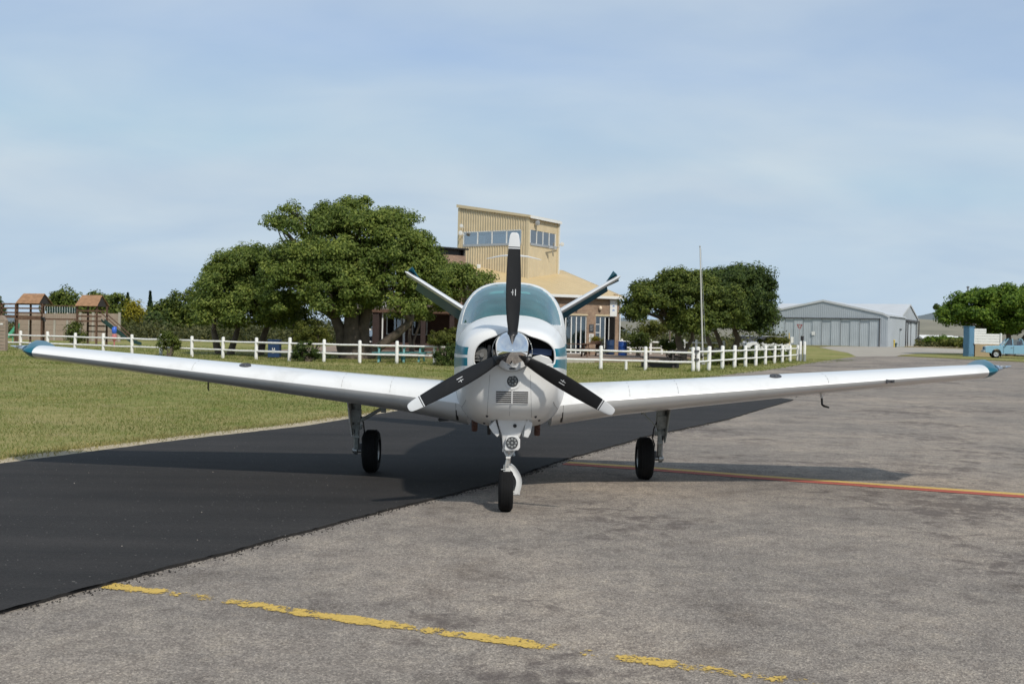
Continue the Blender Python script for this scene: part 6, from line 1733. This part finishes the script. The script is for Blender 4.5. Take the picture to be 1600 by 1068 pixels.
# ------------------------------------------------------------------ white post and rail fences
def fence(name, label, pts, posts, rail_z=(0.80, 0.40), post_h=1.04, pr=0.078, rr=0.045, short=()):
    root = thing(name, label, 'fence', pts[0])
    first = None
    W = [Vector(p) for p in posts]
    for i, p in enumerate(W):
        rng = random.Random(i * 7 + int(p.x * 10))
        if first is None:
            mb = MB(); mb.lathe([(-0.05, pr), (post_h - 0.05, pr * 0.98), (post_h - 0.015, pr * 0.8), (post_h, pr * 0.35)], (0, 0, 0), (0, 0, 1), 12)
            o = mb.build('post', M['white_wood'], None, smooth=45); first = o
        else:
            o = first.copy(); COL.objects.link(o)
        o.parent = root; o.location = p - ORI[root.name]
        o.rotation_euler = (rng.uniform(-0.02, 0.02), rng.uniform(-0.02, 0.02), rng.uniform(0, 6))
        o.scale = (1, 1, rng.uniform(0.97, 1.03))
    for p in short:
        mb = MB(); p = Vector(p); mb.lathe([(-0.05, pr * 0.8), (rail_z[1], pr * 0.8)], p, (0, 0, 1), 10); mb.build('short_post', M['white_wood'], root, smooth=45)
    for a, b in zip(W, W[1:]):
        rng = random.Random(int(a.x * 31 + b.y * 17))
        for z in rail_z:
            mb = MB()
            mid = (a + b) / 2 + Vector((0, 0, z - rng.uniform(-0.004, 0.018)))
            mb.tube([a + Vector((0, -0.02, z)), mid + Vector((0, -0.02, 0)), b + Vector((0, -0.02, z))], [rr * rng.uniform(0.92, 1.08)] * 3, 8)
            mb.build('rail', M['white_wood'], root, smooth=45)
    return root
def on_line(u, P0, P1, v=560):
    # ground point on the line P0-P1 seen in the column u
    r = _ray(u, v)[0]
    d = P1 - P0
    t = (r * P0.y - P0.x) / (d.x - r * d.y)
    q = P0 + d * t
    return Vector((q.x, q.y, 0.0))
fa, fb, fc = Vector((*g2(31, 546.3),)), Vector((*g2(452, 564.0),)), Vector((*g2(1083, 579.5),))
fa = Vector((fa.x, 56.5)); fb = Vector((fb.x, 47.2)); fc = Vector((fc.x, 44.2))
us = [-60, -13, 31.5, 74, 116.5, 161, 206, 251, 299.6, 348, 400, 452]
posts = []
for u in us: posts.append(on_line(u, Vector((A(31, 546, 56.5).x, 56.5, 0)), Vector((A(452, 564, 47.2).x, 47.2, 0))))
PB = posts[-1]; PC = Vector((A(1083, 579, 44.2).x, 44.2, 0))
for u in (506, 562, 620, 679, 742, 807, 873, 939, 1009, 1083.5): posts.append(on_line(u, PB, PC))
fence('rail_fence', 'long white two rail fence crossing the lawn behind the aeroplane', posts, posts, short=[on_line(978.5, PB, PC)])
side_u = [(1091, 580), (1108, 577.5), (1129, 576), (1148, 575), (1165, 573), (1181, 571.8), (1196, 570.3), (1210, 569), (1222.5, 568), (1234.5, 567), (1246, 565.5)]
PD0 = posts[-1] + Vector((0.22, 0.06, 0)); PD1 = Vector((A(1246, 566, 67).x, 67.0, 0))
sp = [on_line(u, PD0, PD1) for u, v in side_u]
fence('rail_fence', 'closely spaced white two rail fence running back along the road to the hangars', sp, sp, rail_z=(0.84, 0.42), post_h=1.08, pr=0.088)
gt = thing('gate_latch', 'black bolts and strap joining the twin white posts at the fence corner', 'latch', posts[-1] + Vector((0.11, 0, 0.4)))
mb = MB(); q = posts[-1] + Vector((0.11, -0.07, 0))
for z in (0.88, 0.52): mb.box(q + Vector((0.02, 0, z)), (0.2, 0.05, 0.07))
mb.tube([q + Vector((-0.01, 0, 0.42)), q + Vector((-0.01, 0, 0.95))], 0.014, 6)
mb.build('strap', M['dark_metal'], gt)
bp = [Vector((A(u, 540, D).x, D, 0.14)) for u, D in ((956, 73), (971, 73.2), (985, 73.4), (1000.5, 73.6), (1016.5, 73.8), (1034, 74), (1051, 74.2), (1069, 74.4), (1088, 74.6), (1109.5, 74.8), (1131, 75))]
fence('rail_fence', 'far white rail fence along the back of the paved terrace', bp, bp, rail_z=(0.88, 0.45), post_h=1.08, pr=0.09, rr=0.05)
# bollards, sign and bin at the end of the side fence
for i, (u, lab) in enumerate(((1250.3, 'left one of two white bollards with grey feet at the end of the side fence'), (1257, 'right one of two white bollards with grey feet at the end of the side fence'))):
    D = 66.5; x = A(u, 560, D).x
    t_ = thing('bollard', lab, 'bollard', (x, D, 0), 'bollards at the end of the side fence')
    mb = MB(); mb.lathe([(0.45, 0.085), (1.22, 0.085), (1.27, 0.06), (1.28, 0.01)], (x, D, 0.03), (0, 0, 1), 14); mb.build('post', M['white_wood'], t_, smooth=40)
    mb = MB(); mb.lathe([(-0.05, 0.10), (0.45, 0.095)], (x, D, 0.03), (0, 0, 1), 14); mb.build('foot', M['gear_grey'], t_, smooth=40)
D = 70.0
sg = thing('road_sign', 'small triangular give way sign on a grey pole at the end of the side fence', 'sign', (A(1249, 550, D).x, D, 0.05))
mb = MB(); p = A(1249.5, 510, D)
mb.tube([(p.x, D + 0.03, 0), (p.x, D + 0.03, p.z)], 0.04, 8); mb.build('pole', M['alu'], sg, smooth=40)
mb = MB(); mb.prism([(p.x - 0.22, D, p.z + 0.16), (p.x + 0.20, D, p.z + 0.15), (p.x + 0.0, D, p.z - 0.26)], (0, 0.012, 0)); mb.build('plate', M['sign_red'], sg)
mb = MB(); mb.prism([(p.x - 0.12, D - 0.006, p.z + 0.105), (p.x + 0.11, D - 0.006, p.z + 0.10), (p.x + 0.0, D - 0.006, p.z - 0.12)], (0, 0.005, 0)); mb.build('plate_centre', M['gear_grey'], sg)
bb = thing('meter_box', 'small black box on a post beside the give way sign', 'box', (A(1253.5, 550, 69).x, 69, 0.05))
p = A(1253.5, 528, 69); mb = MB(); mb.box(p, (0.19, 0.16, 0.30)); mb.build('box', M['black'], bb, bevel=0.02)
mb = MB(); mb.tube([(p.x, 69, 0), (p.x, 69, p.z - 0.14)], 0.03, 6); mb.build('post', M['dark_metal'], bb)
wb = thing('cabinet', 'small white meter cabinets with a yellow marker behind the side fence end', 'cabinet', (A(1230, 545, 76).x, 76, 0.05))
mb = MB(); p = A(1228, 530, 76); mb.box((p.x, 76, 0.75), (0.42, 0.3, 1.2)); mb.box(A(1237, 531, 76), (0.22, 0.25, 0.45)); mb.build('box', M['white_trim'], wb, bevel=0.02)
mb = MB(); mb.tube([A(1233, 550, 76), A(1233, 520, 76)], 0.035, 6); mb.build('marker', M['yellow'], wb)
# flagpole
fp = thing('flagpole', 'tall bare slightly leaning white pole in front of the rounded olive tree', 'flagpole', (A(1098, 560, 55).x, 55, 0))
mb = MB(); a_ = A(1098.5, 560, 55); a_.z = 0; b_ = A(1093.5, 385, 55); mb.tube([a_, a_.lerp(b_, 0.5), b_], [0.05, 0.042, 0.028], 10); mb.build('shaft', M['pole_white'], fp, smooth=40)
mb = MB(); mb.lathe([(-0.05, 0.02), (0, 0.055), (0.05, 0.02)], b_, (0, 0, 1), 10); mb.tube([b_ + Vector((0.06, 0, -0.1)), a_ + Vector((0.10, 0, 1.2))], 0.008, 5); mb.box(a_ + Vector((0, 0, 0.1)), (0.22, 0.22, 0.2)); mb.build('fitting', M['alu'], fp, smooth=40)
# thin poles
for u, v0, v1, D, r, nm, lab in ((631, 488, 545, 63, 0.07, 'post', 'plain silver post in front of the verandah'), (1046.5, 498, 540, 82, 0.07, 'post', 'plain brown post behind the terrace left of the olive tree trunk'), (1083.5, 515, 545, 80, 0.07, 'post', 'plain short post behind the terrace right of the olive tree trunk'), (457.5, 497, 545, 55, 0.035, 'post', 'thin pale post between the two fig trees')):
    a_ = A(u, v1, D); a_.z = 0; b_ = A(u + 0.5, v0, D)
    t_ = thing('post', lab, 'post', a_)
    mb = MB(); mb.tube([a_, a_.lerp(b_, 0.6), b_], [r, r * 0.95, r * 0.9], 8); mb.build('shaft', M['alu'] if u == 631 else M['bark_pale'], t_, smooth=40)
    mb = MB(); mb.lathe([(0, r * 1.15), (0.04, r * 0.6)], b_, (0, 0, 1), 8); mb.build('cap', M['dark_metal'], t_)
# ------------------------------------------------------------------ picnic tables, bins, drums
def picnic(label, cat_m, loc, rz, Lt=2.1, group='picnic tables on the lawn and terrace'):
    t_ = loc_thing('picnic_table', label, 'picnic table', group)
    for k in range(5):
        mb = MB(); mb.box((0, -0.30 + 0.15 * k, 0.74), (Lt, 0.135, 0.035)); mb.build('plank', M[cat_m], t_)
    for s in (-1, 1):
        for k in range(2):
            mb = MB(); mb.box((0, s * (0.62 + 0.14 * k), 0.45), (Lt, 0.125, 0.035)); mb.build('plank', M[cat_m], t_)
        x = s * (Lt / 2 - 0.3)
        for q in (-1, 1):
            mb = MB(); mb.beam((x, q * 0.62, 0.0), (x, q * 0.22, 0.72), 0.09, 0.045); mb.build('leg', M[cat_m], t_)
        mb = MB(); mb.box((x + 0.05 * s, 0, 0.40), (0.045, 1.5, 0.09)); mb.box((x + 0.05 * s, 0, 0.69), (0.045, 0.66, 0.07)); mb.build('crossbeam', M[cat_m], t_)
    t_.location = loc; t_.rotation_euler = (0, 0, rz)
    return t_
picnic('teal picnic table under the fig tree, nearest the fence', 'teal_wood', (A(612, 560, 48.4).x, 48.4, 0), R(4), 1.75)
picnic('teal picnic table half behind the nearer teal one', 'teal_wood', (A(641, 560, 49.9).x, 49.9, 0), R(-8), 1.7)
picnic('brown picnic table on the terrace below the big window', 'brown_wood', (A(896, 555, 60.5).x, 60.5, PATIO_Z), R(12), 1.9)
picnic('brown picnic table on the terrace carrying the yellow flower box', 'brown_wood', (A(926, 552, 63.5).x, 63.5, PATIO_Z), R(10), 1.3)
picnic('dark brown picnic table on the grass left of the gate posts', 'dark_wood', (A(1031, 570, 48.6).x, 48.6, 0), R(-3), 1.75)
_pt = bpy.data.objects[[o.name for o in COL.objects if o.get('label', '').startswith('dark brown picnic table on the grass')][0]]
mb = MB(); mb.box((0, 0, 0.15), (1.7, 0.9, 0.30)); mb.build('table_shade', M['black'], _pt)  # black box added to stand for the dark shade under the table
picnic('dark brown picnic table in the shade under the olive green tree', 'dark_wood', (A(1072, 560, 55).x, 55.0, 0.0), R(14), 1.7)
fl = thing('flower_box', 'brown flower box with yellow flowers on the right terrace table', 'flower box', (A(931, 540, 63.5).x, 63.5, PATIO_Z + 0.76))
p = Vector((A(931, 540, 63.5).x, 63.5, PATIO_Z + 0.76)); mb = MB(); mb.box(p + Vector((0, 0, 0.09)), (0.66, 0.24, 0.18)); mb.build('box', M['brown_wood'], fl, bevel=0.01)
rsf = np.random.RandomState(4); n = 900
leaves_mesh('flowers', np.array([p.x, p.y, p.z + 0.2]) + rsf.normal(size=(n, 3)) * np.array([0.15, 0.08, 0.08]) + np.array([-0.02, 0, 0.08]), rsf.normal(size=(n, 3)) + np.array([0, -0.3, 0.7]), 0.07 * rsf.uniform(0.6, 1.3, n), L['yellow'], fl, rsf)
def drum(label, x, y, z, mk='blue_plastic', r=0.29, h=0.88):
    t_ = loc_thing('drum', label, 'drum')
    mb = MB(); mb.lathe([(0, r * 0.94), (0.02, r), (h * 0.3, r), (h * 0.32, r * 1.03), (h * 0.35, r), (h * 0.63, r), (h * 0.65, r * 1.03), (h * 0.68, r), (h - 0.03, r), (h, r * 0.97), (h, r * 0.90), (0.08, r * 0.88)], (0, 0, 0), (0, 0, 1), 28, False); mb.lathe([(0.07, 0.01), (0.08, r * 0.9)], (0, 0, 0), (0, 0, 1), 20, False); mb.build('shell', M[mk], t_, smooth=40)
    mb = MB(); mb.lathe([(h - 0.005, r * 0.985), (h + 0.015, r * 1.03), (h + 0.03, r * 0.985)], (0, 0, 0), (0, 0, 1), 28, False); mb.build('rim', M[mk], t_, smooth=40)
    t_.location = (x, y, z); return t_
drum('bright blue drum bin at the right corner of the clubhouse', A(973, 540, 66.5).x, 66.5, PATIO_Z)
q = HM @ Vector((-1.12, -0.75, 0)); drum('dark blue drum bin in front of the glass door', q.x, q.y, PATIO_Z, 'deep_blue', 0.26, 0.95)
bn_ = thing('litter_bin', 'dark blue square litter bin with a white emblem under the lower fig tree', 'bin', (A(429, 550, 51).x, 51, 0))
x = A(429, 550, 51).x
mb = MB(); mb.box((x, 51, 0.45), (0.56, 0.5, 0.82)); mb.build('body', M['deep_blue'], bn_, bevel=0.02)
mb = MB(); mb.box((x, 51, 0.89), (0.60, 0.54, 0.06)); mb.build('lid', M['deep_blue'], bn_, bevel=0.015)
mb = MB()
for dx, dz, w, h_ in ((-0.05, 0.04, 0.03, 0.12), (0.05, 0.04, 0.03, 0.12), (0.0, 0.0, 0.07, 0.03), (0.0, -0.10, 0.14, 0.025), (-0.02, -0.15, 0.09, 0.03)): mb.box((x + dx, 50.745, 0.42 + dz), (w, 0.006, h_))
mb.build('emblem', M['white_trim'], bn_)

# ------------------------------------------------------------------ playground on the left
PDm = 70.0
kx = PDm / F
def PP(u, v, dy=0.0): 
    p = A(u, v, PDm); p.y += dy; return p
pg = thing('climbing_frame', 'brown wooden climbing frame with two gabled playhouses joined by a bridge', 'climbing frame', (A(90, 540, PDm).x, PDm, 0))
def vpost(u, vt, dy, r=0.055, mk='brown_wood'):
    t_ = PP(u, vt, dy); mb = MB(); mb.box((t_.x, t_.y, t_.z / 2), (2 * r, 2 * r, t_.z)); mb.build('post', M[mk], pg)
for u, vt, dy in ((27.5, 474, 0), (36.5, 474, 1.1), (57.5, 474, 1.1), (66, 474, 0), (121, 477, 0), (127.5, 478, 1.1), (151.5, 478, 0), (157.5, 478, 1.1), (3, 474, 0), (14, 474, 1.0)):
    vpost(u, vt, dy)
def hbar(u0, v0, u1, v1, dy, h_=0.10, w=0.05, mk='brown_wood', nm='rail'):
    mb = MB(); mb.beam(PP(u0, v0, dy), PP(u1, v1, dy), w, h_); mb.build(nm, M[mk], pg)
for v in (475, 481.5, 488.5): hbar(-6, v - 0.7, 66, v + 0.3, -0.03)
hbar(-6, 494, 66, 495.5, -0.03, 0.16); hbar(26, 498, 66, 498.5, -0.02, 0.1)
for v in (485.5, 494, 501.5): hbar(120, v - 0.3, 159, v + 0.3, -0.05, 0.11)
for v in (509, 517.5): hbar(128, v, 159, v + 0.4, 1.05, 0.09)
hbar(66, 477, 121, 477.8, 0, 0.06); hbar(66, 498.2, 121, 498.8, 0, 0.10)
for k in range(16):
    u = 68.5 + k * 3.3; a_ = PP(u, 490.0, 0); b_ = PP(u + 0.2, 497.4, 0); mb = MB(); mb.box((a_ + b_) / 2, (0.115, 0.03, (a_ - b_).length)); mb.build('bridge_plank', M['precast'], pg)
mb = MB(); a_ = PP(68, 479, 0.4); b_ = PP(118, 489, 0.4); mb.add([(a_.x, a_.y, a_.z), (b_.x, a_.y, a_.z), (b_.x, a_.y + 0.02, b_.z), (a_.x, a_.y + 0.02, b_.z)], [(0, 1, 2, 3)]); o = mb.build('net', M['slide_green'], pg)
so = o.modifiers.new('thick', 'SOLIDIFY'); so.thickness = 0.012
mb = MB()
for k in range(13):
    u = 70 + k * 3.9; mb.tube([PP(u, 477.5, 0.02), PP(u, 489, 0.02)], 0.012, 5)
mb.build('rope', M['white_trim'], pg)
for (uL, uR, vt, vb, lab) in ((29.5, 65.5, 458.5, 474, 0), (122, 156, 461, 478, 1)):
    # gabled plank roof, ridge running left to right, near slope visible and a short right gable
    dz = 0
    n_pl = 5
    a0_, b0_ = PP(uL + 1.5, vt, 0.55), PP(uR - 1, vt + 0.3, 0.55)
    a1_, b1_ = PP(uL - 2.5, vb, -0.25), PP(uR - 1.5, vb + 0.5, -0.25)
    a2_, b2_ = PP(uL + 3, vb, 1.35), PP(uR + 3.5, vb + 0.5, 1.35)
    for k in range(n_pl):
        for (pA, pB) in ((a1_, b1_), (a2_, b2_)):
            t0, t1 = k / n_pl, (k + 0.96) / n_pl
            q0, q1, q2, q3 = a0_.lerp(pA, t0), b0_.lerp(pB, t0), b0_.lerp(pB, t1), a0_.lerp(pA, t1)
            lift = Vector((0, 0, 0.012 * (k % 2)))
            mb = MB(); mb.prism([q0 + lift, q1 + lift, q2 + lift, q3 + lift], (0, 0.0, 0.03)); mb.build('roof_plank', M['red_brown_wood'], pg)
    mb = MB(); mb.prism([b0_ + Vector((-0.05, 0, -0.02)), b1_ + Vector((-0.05, 0, 0)), b2_ + Vector((-0.15, 0, 0))], (-0.03, 0, 0)); mb.build('gable', M['dark_wood'], pg)
mb = MB(); a_, b_ = PP(30, 496, 0.6), PP(66, 496, 0.6); mb.box(((a_.x + b_.x) / 2, a_.y, a_.z), (b_.x - a_.x, 1.2, 0.05)); a_, b_ = PP(121, 501, 0.6), PP(158, 501, 0.6); mb.box(((a_.x + b_.x) / 2, a_.y, a_.z), (b_.x - a_.x, 1.2, 0.05)); mb.build('deck', M['brown_wood'], pg)
mb = MB(); p = PP(70, 496.5, -0.1); mb.tube([PP(66, 497, -0.1), p, PP(71, 502, -0.1)], 0.08, 6); mb.build('swing_bracket', M['black'], pg)
sl = thing('slide', 'dark green playground slide coming down right of the right playhouse', 'slide', (A(186, 530, PDm).x, PDm + 0.5, 0))
a_, b_, c_ = PP(156, 501, 0.5), PP(203, 533, 0.2), PP(218, 538, 0.1)
mb = MB()
rg_ = []
for p in (a_, a_.lerp(b_, 0.5) + Vector((0, 0, -0.05)), b_, c_):
    rg_.append([p + Vector((0, -0.28, 0.14)), p + Vector((0, -0.26, 0)), p + Vector((0, 0.26, 0)), p + Vector((0, 0.28, 0.14)), p + Vector((0, 0.30, 0.14)), p + Vector((0, 0.29, -0.04)), p + Vector((0, -0.29, -0.04)), p + Vector((0, -0.30, 0.14))])
mb.loft(rg_, True, True); mb.build('chute', M['slide_green'], sl)
for dy in (0.1, 0.9):
    mb = MB(); mb.tube([PP(152, 484, dy), PP(176, 505, dy), PP(200, 527, dy)], 0.04, 6); mb.build('handrail', M['brown_wood'], sl)
sw = thing('toy', 'small blue plastic seat on a faded pink base beside the slide', 'toy', (A(178, 535, 66).x, 66, 0))
def P6(u, v): return A(u, v, 66)
mb = MB(); p = P6(178.5, 516); mb.lathe([(-0.20, 0.10), (-0.15, 0.14), (0.02, 0.15), (0.16, 0.13), (0.20, 0.09)], p, (0, 0, 1), 14); mb.box(p + Vector((0, 0.1, 0.14)), (0.22, 0.05, 0.2)); mb.build('seat', M['toy_blue'], sw, smooth=40)
mb = MB(); p = P6(178.5, 528); mb.lathe([(-0.2, 0.05), (-0.1, 0.12), (0.08, 0.17), (0.26, 0.12)], p, (0, 0, 1), 12); mb.box(p + Vector((-0.05, 0, -0.02)), (0.5, 0.1, 0.05)); mb.tube([(p.x, p.y, 0), (p.x, p.y, p.z)], 0.04, 6); mb.build('base', M['pink'], sw, smooth=40)
gs = thing('slide', 'light green plastic slide seen under the left end of the climbing frame', 'slide', (A(20, 530, 74).x, 74, 0))
mb = MB(); p = A(20, 520, 74); mb.loft([[(p.x - 0.3 + 0.14 * k, 74 - 0.1, 0.35 + 0.13 * k + 0.03 * k * k * 0.5), (p.x - 0.3 + 0.14 * k, 74.45, 0.35 + 0.13 * k + 0.03 * k * k * 0.5), (p.x - 0.3 + 0.14 * k, 74.5, 0.65 + 0.13 * k + 0.015 * k * k), (p.x - 0.3 + 0.14 * k, 73.85, 0.65 + 0.13 * k + 0.015 * k * k)] for k in range(5)], True, True); mb.build('chute', M['green_plastic'], gs, smooth=40)
mb = MB(); 
for dx in (-0.1, 0.2): mb.tube([(p.x + dx, 74.2, 0), (p.x + dx, 74.2, 0.6)], 0.03, 6)
mb.build('leg', M['green_plastic'], gs)
# precast wall behind the playground, made of posts and stacked panels
pw = thing('precast_wall', 'tan precast wall of posts and panels behind the playground', 'wall', (A(100, 540, 82).x, 82, 0))
edges = [26, 47, 66, 86, 106, 126, 146, 166, 187]
for i, u in enumerate(edges):
    t_ = A(u, 489, 82); mb = MB(); mb.box((t_.x, 82, t_.z / 2 + 0.03), (0.16, 0.16, t_.z + 0.06)); mb.build('post', M['concrete'], pw)
for a, b in zip(edges, edges[1:]):
    zt_ = A((a + b) / 2, 489.5, 82).z
    x0, x1 = A(a, 500, 82).x + 0.08, A(b, 500, 82).x - 0.08
    for k in range(5):
        h_ = zt_ / 5; mb = MB(); mb.box(((x0 + x1) / 2, 82, h_ * (k + 0.5)), (x1 - x0, 0.07 - 0.01 * (k % 2), h_ - 0.015)); mb.build('panel', M['precast'], pw)
lw = thing('boundary_wall', 'tan brick wall with a chamfered top corner cut by the left frame edge', 'wall', (A(0, 540, 54).x, 54, 0))
a_ = A(8.5, 505, 54); zt_ = A(4, 492.5, 54).z; zs = A(8.5, 500, 54).z
mb = MB(); mb.prism([(a_.x, 54, -0.05), (a_.x, 54, zs), (a_.x - 0.22, 54, zt_), (a_.x - 4.0, 54, zt_), (a_.x - 4.0, 54, -0.05)], (0, 0.3, 0)); mb.build('wall', M['precast'], lw)
mb = MB(); 
for k in range(9): mb.box((a_.x - 2.02, 53.985, 0.16 + 0.18 * k), (3.96, 0.03, 0.014))
mb.build('course_joint', M['concrete'], lw)
mb = MB(); p = A(2.5, 506, 53.97); mb.box(p, (0.14, 0.03, 0.08)); mb.build('number_plate', M['white_trim'], lw)

# ------------------------------------------------------------------ grass blades near the camera
rs = np.random.RandomState(9)
def in_poly(x, y, poly):
    ins = np.zeros(len(x), bool); n = len(poly)
    for i in range(n):
        x0, y0 = poly[i]; x1, y1 = poly[(i + 1) % n]
        c = ((y0 > y) != (y1 > y)) & (x < (x1 - x0) * (y - y0) / (y1 - y0 + 1e-12) + x0)
        ins ^= c
    return ins
so2 = [(p.x, p.y) for p in sand_o]
lawn_poly = [(-34, so2[1][1])] + so2[1:8] + [g2(900, 603), g2(1080, 594), g2(1200, 579.5), g2(1262, 569), (26, 75), (-34, 75)]
def blades(name, n, y0, y1, pw_, hlo, hhi, wd, m, seed):
    rs = np.random.RandomState(seed)
    y = y0 + (y1 - y0) * rs.rand(n) ** pw_
    x = rs.uniform(-0.56, 0.56, n) * y * 1.05
    k = in_poly(x, y, lawn_poly)
    # patchy: thick here, thin there
    dens = 0.5 + 0.5 * np.sin(x * 1.3 + 1.7 * np.sin(y * 0.7)) * np.cos(y * 0.9 + np.sin(x * 0.8))
    k &= rs.rand(n) < 0.35 + 0.65 * dens
    x, y = x[k], y[k]; n = len(x)
    h = rs.uniform(hlo, hhi, n) * (0.7 + 0.6 * rs.rand(n)); th = rs.rand(n) * 6.283; ln = rs.normal(size=(n, 2)) * 0.55
    w = wd * (0.7 + y / 30.0)
    z = np.array([gz(q) for q in y]) + 0.003
    b0 = np.stack([x - np.cos(th) * w, y - np.sin(th) * w, z], 1); b1 = np.stack([x + np.cos(th) * w, y + np.sin(th) * w, z], 1)
    tp_ = np.stack([x + ln[:, 0] * h, y + ln[:, 1] * h, z + h], 1)
    V = np.stack([b0, b1, tp_], 1).reshape(-1, 3)
    me = bpy.data.meshes.new(name); me.vertices.add(3 * n); me.vertices.foreach_set('co', V.astype(np.float32).ravel())
    me.loops.add(3 * n); me.loops.foreach_set('vertex_index', np.arange(3 * n, dtype=np.int32))
    me.polygons.add(n); me.polygons.foreach_set('loop_start', np.arange(n, dtype=np.int32) * 3)
    try: me.polygons.foreach_set('loop_total', np.full(n, 3, np.int32))
    except Exception: pass
    me.update(calc_edges=True); me.materials.append(m)
    o = bpy.data.objects.new(name, me); COL.objects.link(o); o['kind'] = 'stuff'
    return o
M['blade_green'] = leaf_mat('grass_blades', (0.085, 0.122, 0.026), (0.14, 0.172, 0.044), (0.225, 0.22, 0.085), 0.28, 0.35)
M['blade_straw'] = leaf_mat('dry_grass_blades', (0.17, 0.145, 0.06), (0.26, 0.22, 0.10), (0.36, 0.30, 0.15), 0.2, 0.3)
blades('grass', 210000, 10.5, 40, 1.25, 0.02, 0.055, 0.0040, M['blade_green'], 1)
blades('grass', 90000, 38, 72, 1.0, 0.03, 0.08, 0.0060, M['blade_green'], 2)
blades('dry_grass', 90000, 10.5, 50, 1.2, 0.02, 0.05, 0.0036, M['blade_straw'], 3)
# longer tufts along fence posts
rs = np.random.RandomState(21)
px_, py_ = [], []
for p in posts + sp:
    n_ = 90; px_.append(p.x + rs.normal(size=n_) * 0.28); py_.append(p.y + rs.normal(size=n_) * 0.22)
px_ = np.concatenate(px_); py_ = np.concatenate(py_); n = len(px_)
h = rs.uniform(0.06, 0.22, n); th = rs.rand(n) * 6.283; ln = rs.normal(size=(n, 2)) * 0.35
b0 = np.stack([px_ - np.cos(th) * 0.009, py_ - np.sin(th) * 0.009, np.zeros(n)], 1); b1 = np.stack([px_ + np.cos(th) * 0.009, py_ + np.sin(th) * 0.009, np.zeros(n)], 1)
tp_ = np.stack([px_ + ln[:, 0] * h, py_ + ln[:, 1] * h, h], 1)
V = np.stack([b0, b1, tp_], 1).reshape(-1, 3)
me = bpy.data.meshes.new('grass'); me.from_pydata(V.tolist(), [], np.arange(3 * n).reshape(-1, 3).tolist()); me.materials.append(M['blade_green'])
o = bpy.data.objects.new('long_grass', me); COL.objects.link(o); o['kind'] = 'stuff'
# crumbs of tar along the new edge, and grass straggling over the sand strip
rs = np.random.RandomState(31)
def along(poly, n, spread, rs, off=0.0):
    P = np.array([(p[0], p[1]) for p in poly], float); seg = np.hypot(*(P[1:] - P[:-1]).T); cum = np.concatenate([[0], np.cumsum(seg)])
    t = rs.rand(n) * cum[-1]; i = np.clip(np.searchsorted(cum, t) - 1, 0, len(seg) - 1); f = (t - cum[i]) / seg[i]
    q = P[i] + (P[i + 1] - P[i]) * f[:, None]; d = (P[i + 1] - P[i]) / seg[i][:, None]; nn = np.stack([-d[:, 1], d[:, 0]], 1)
    return q + nn * (off + rs.normal(size=(n, 1)) * spread)
def grit(name, q, z, smin, smax, m):
    V = []; Fc = []
    for k in range(len(q)):
        s = rs.uniform(smin, smax); o = len(V)
        b = np.array([q[k][0], q[k][1], z])
        for d in ((1, 0, -.2), (-.5, .85, -.2), (-.5, -.85, -.2), (0.1, 0.1, 0.9)): V.append(tuple(b + np.array(d) * s * rs.uniform(0.7, 1.3, 3)))
        Fc += [(o, o + 1, o + 3), (o + 1, o + 2, o + 3), (o + 2, o, o + 3)]
    me = bpy.data.meshes.new(name); me.from_pydata(V, [], Fc); me.materials.append(m)
    o = bpy.data.objects.new(name, me); COL.objects.link(o); o['kind'] = 'stuff'
grit('tar_crumbs', along(FR[2:11], 1500, 0.035, rs, -0.03), 0.010, 0.003, 0.010, M['fresh'])
M['pebble'] = mat('pale_pebble', (0.34, 0.31, 0.27), 0.9, var=0.2)
grit('loose_pebbles', np.stack([rs.uniform(-5, 4, 130), rs.uniform(5.5, 22, 130)], 1), 0.030, 0.002, 0.006, M['pebble'])
q = along(so2[1:8], 9000, 0.14, rs, 0.02); n = len(q)
h = rs.uniform(0.02, 0.075, n); th = rs.rand(n) * 6.283; ln = rs.normal(size=(n, 2)) * 0.6; w = 0.0045
b0 = np.stack([q[:, 0] - np.cos(th) * w, q[:, 1] - np.sin(th) * w, np.full(n, .012)], 1); b1 = np.stack([q[:, 0] + np.cos(th) * w, q[:, 1] + np.sin(th) * w, np.full(n, .012)], 1)
tp_ = np.stack([q[:, 0] + ln[:, 0] * h, q[:, 1] + ln[:, 1] * h, h], 1)
me = bpy.data.meshes.new('edge_grass'); me.from_pydata(np.stack([b0, b1, tp_], 1).reshape(-1, 3).tolist(), [], np.arange(3 * n).reshape(-1, 3).tolist()); me.materials.append(M['blade_straw'])
o = bpy.data.objects.new('dry_grass', me); COL.objects.link(o); o['kind'] = 'stuff'
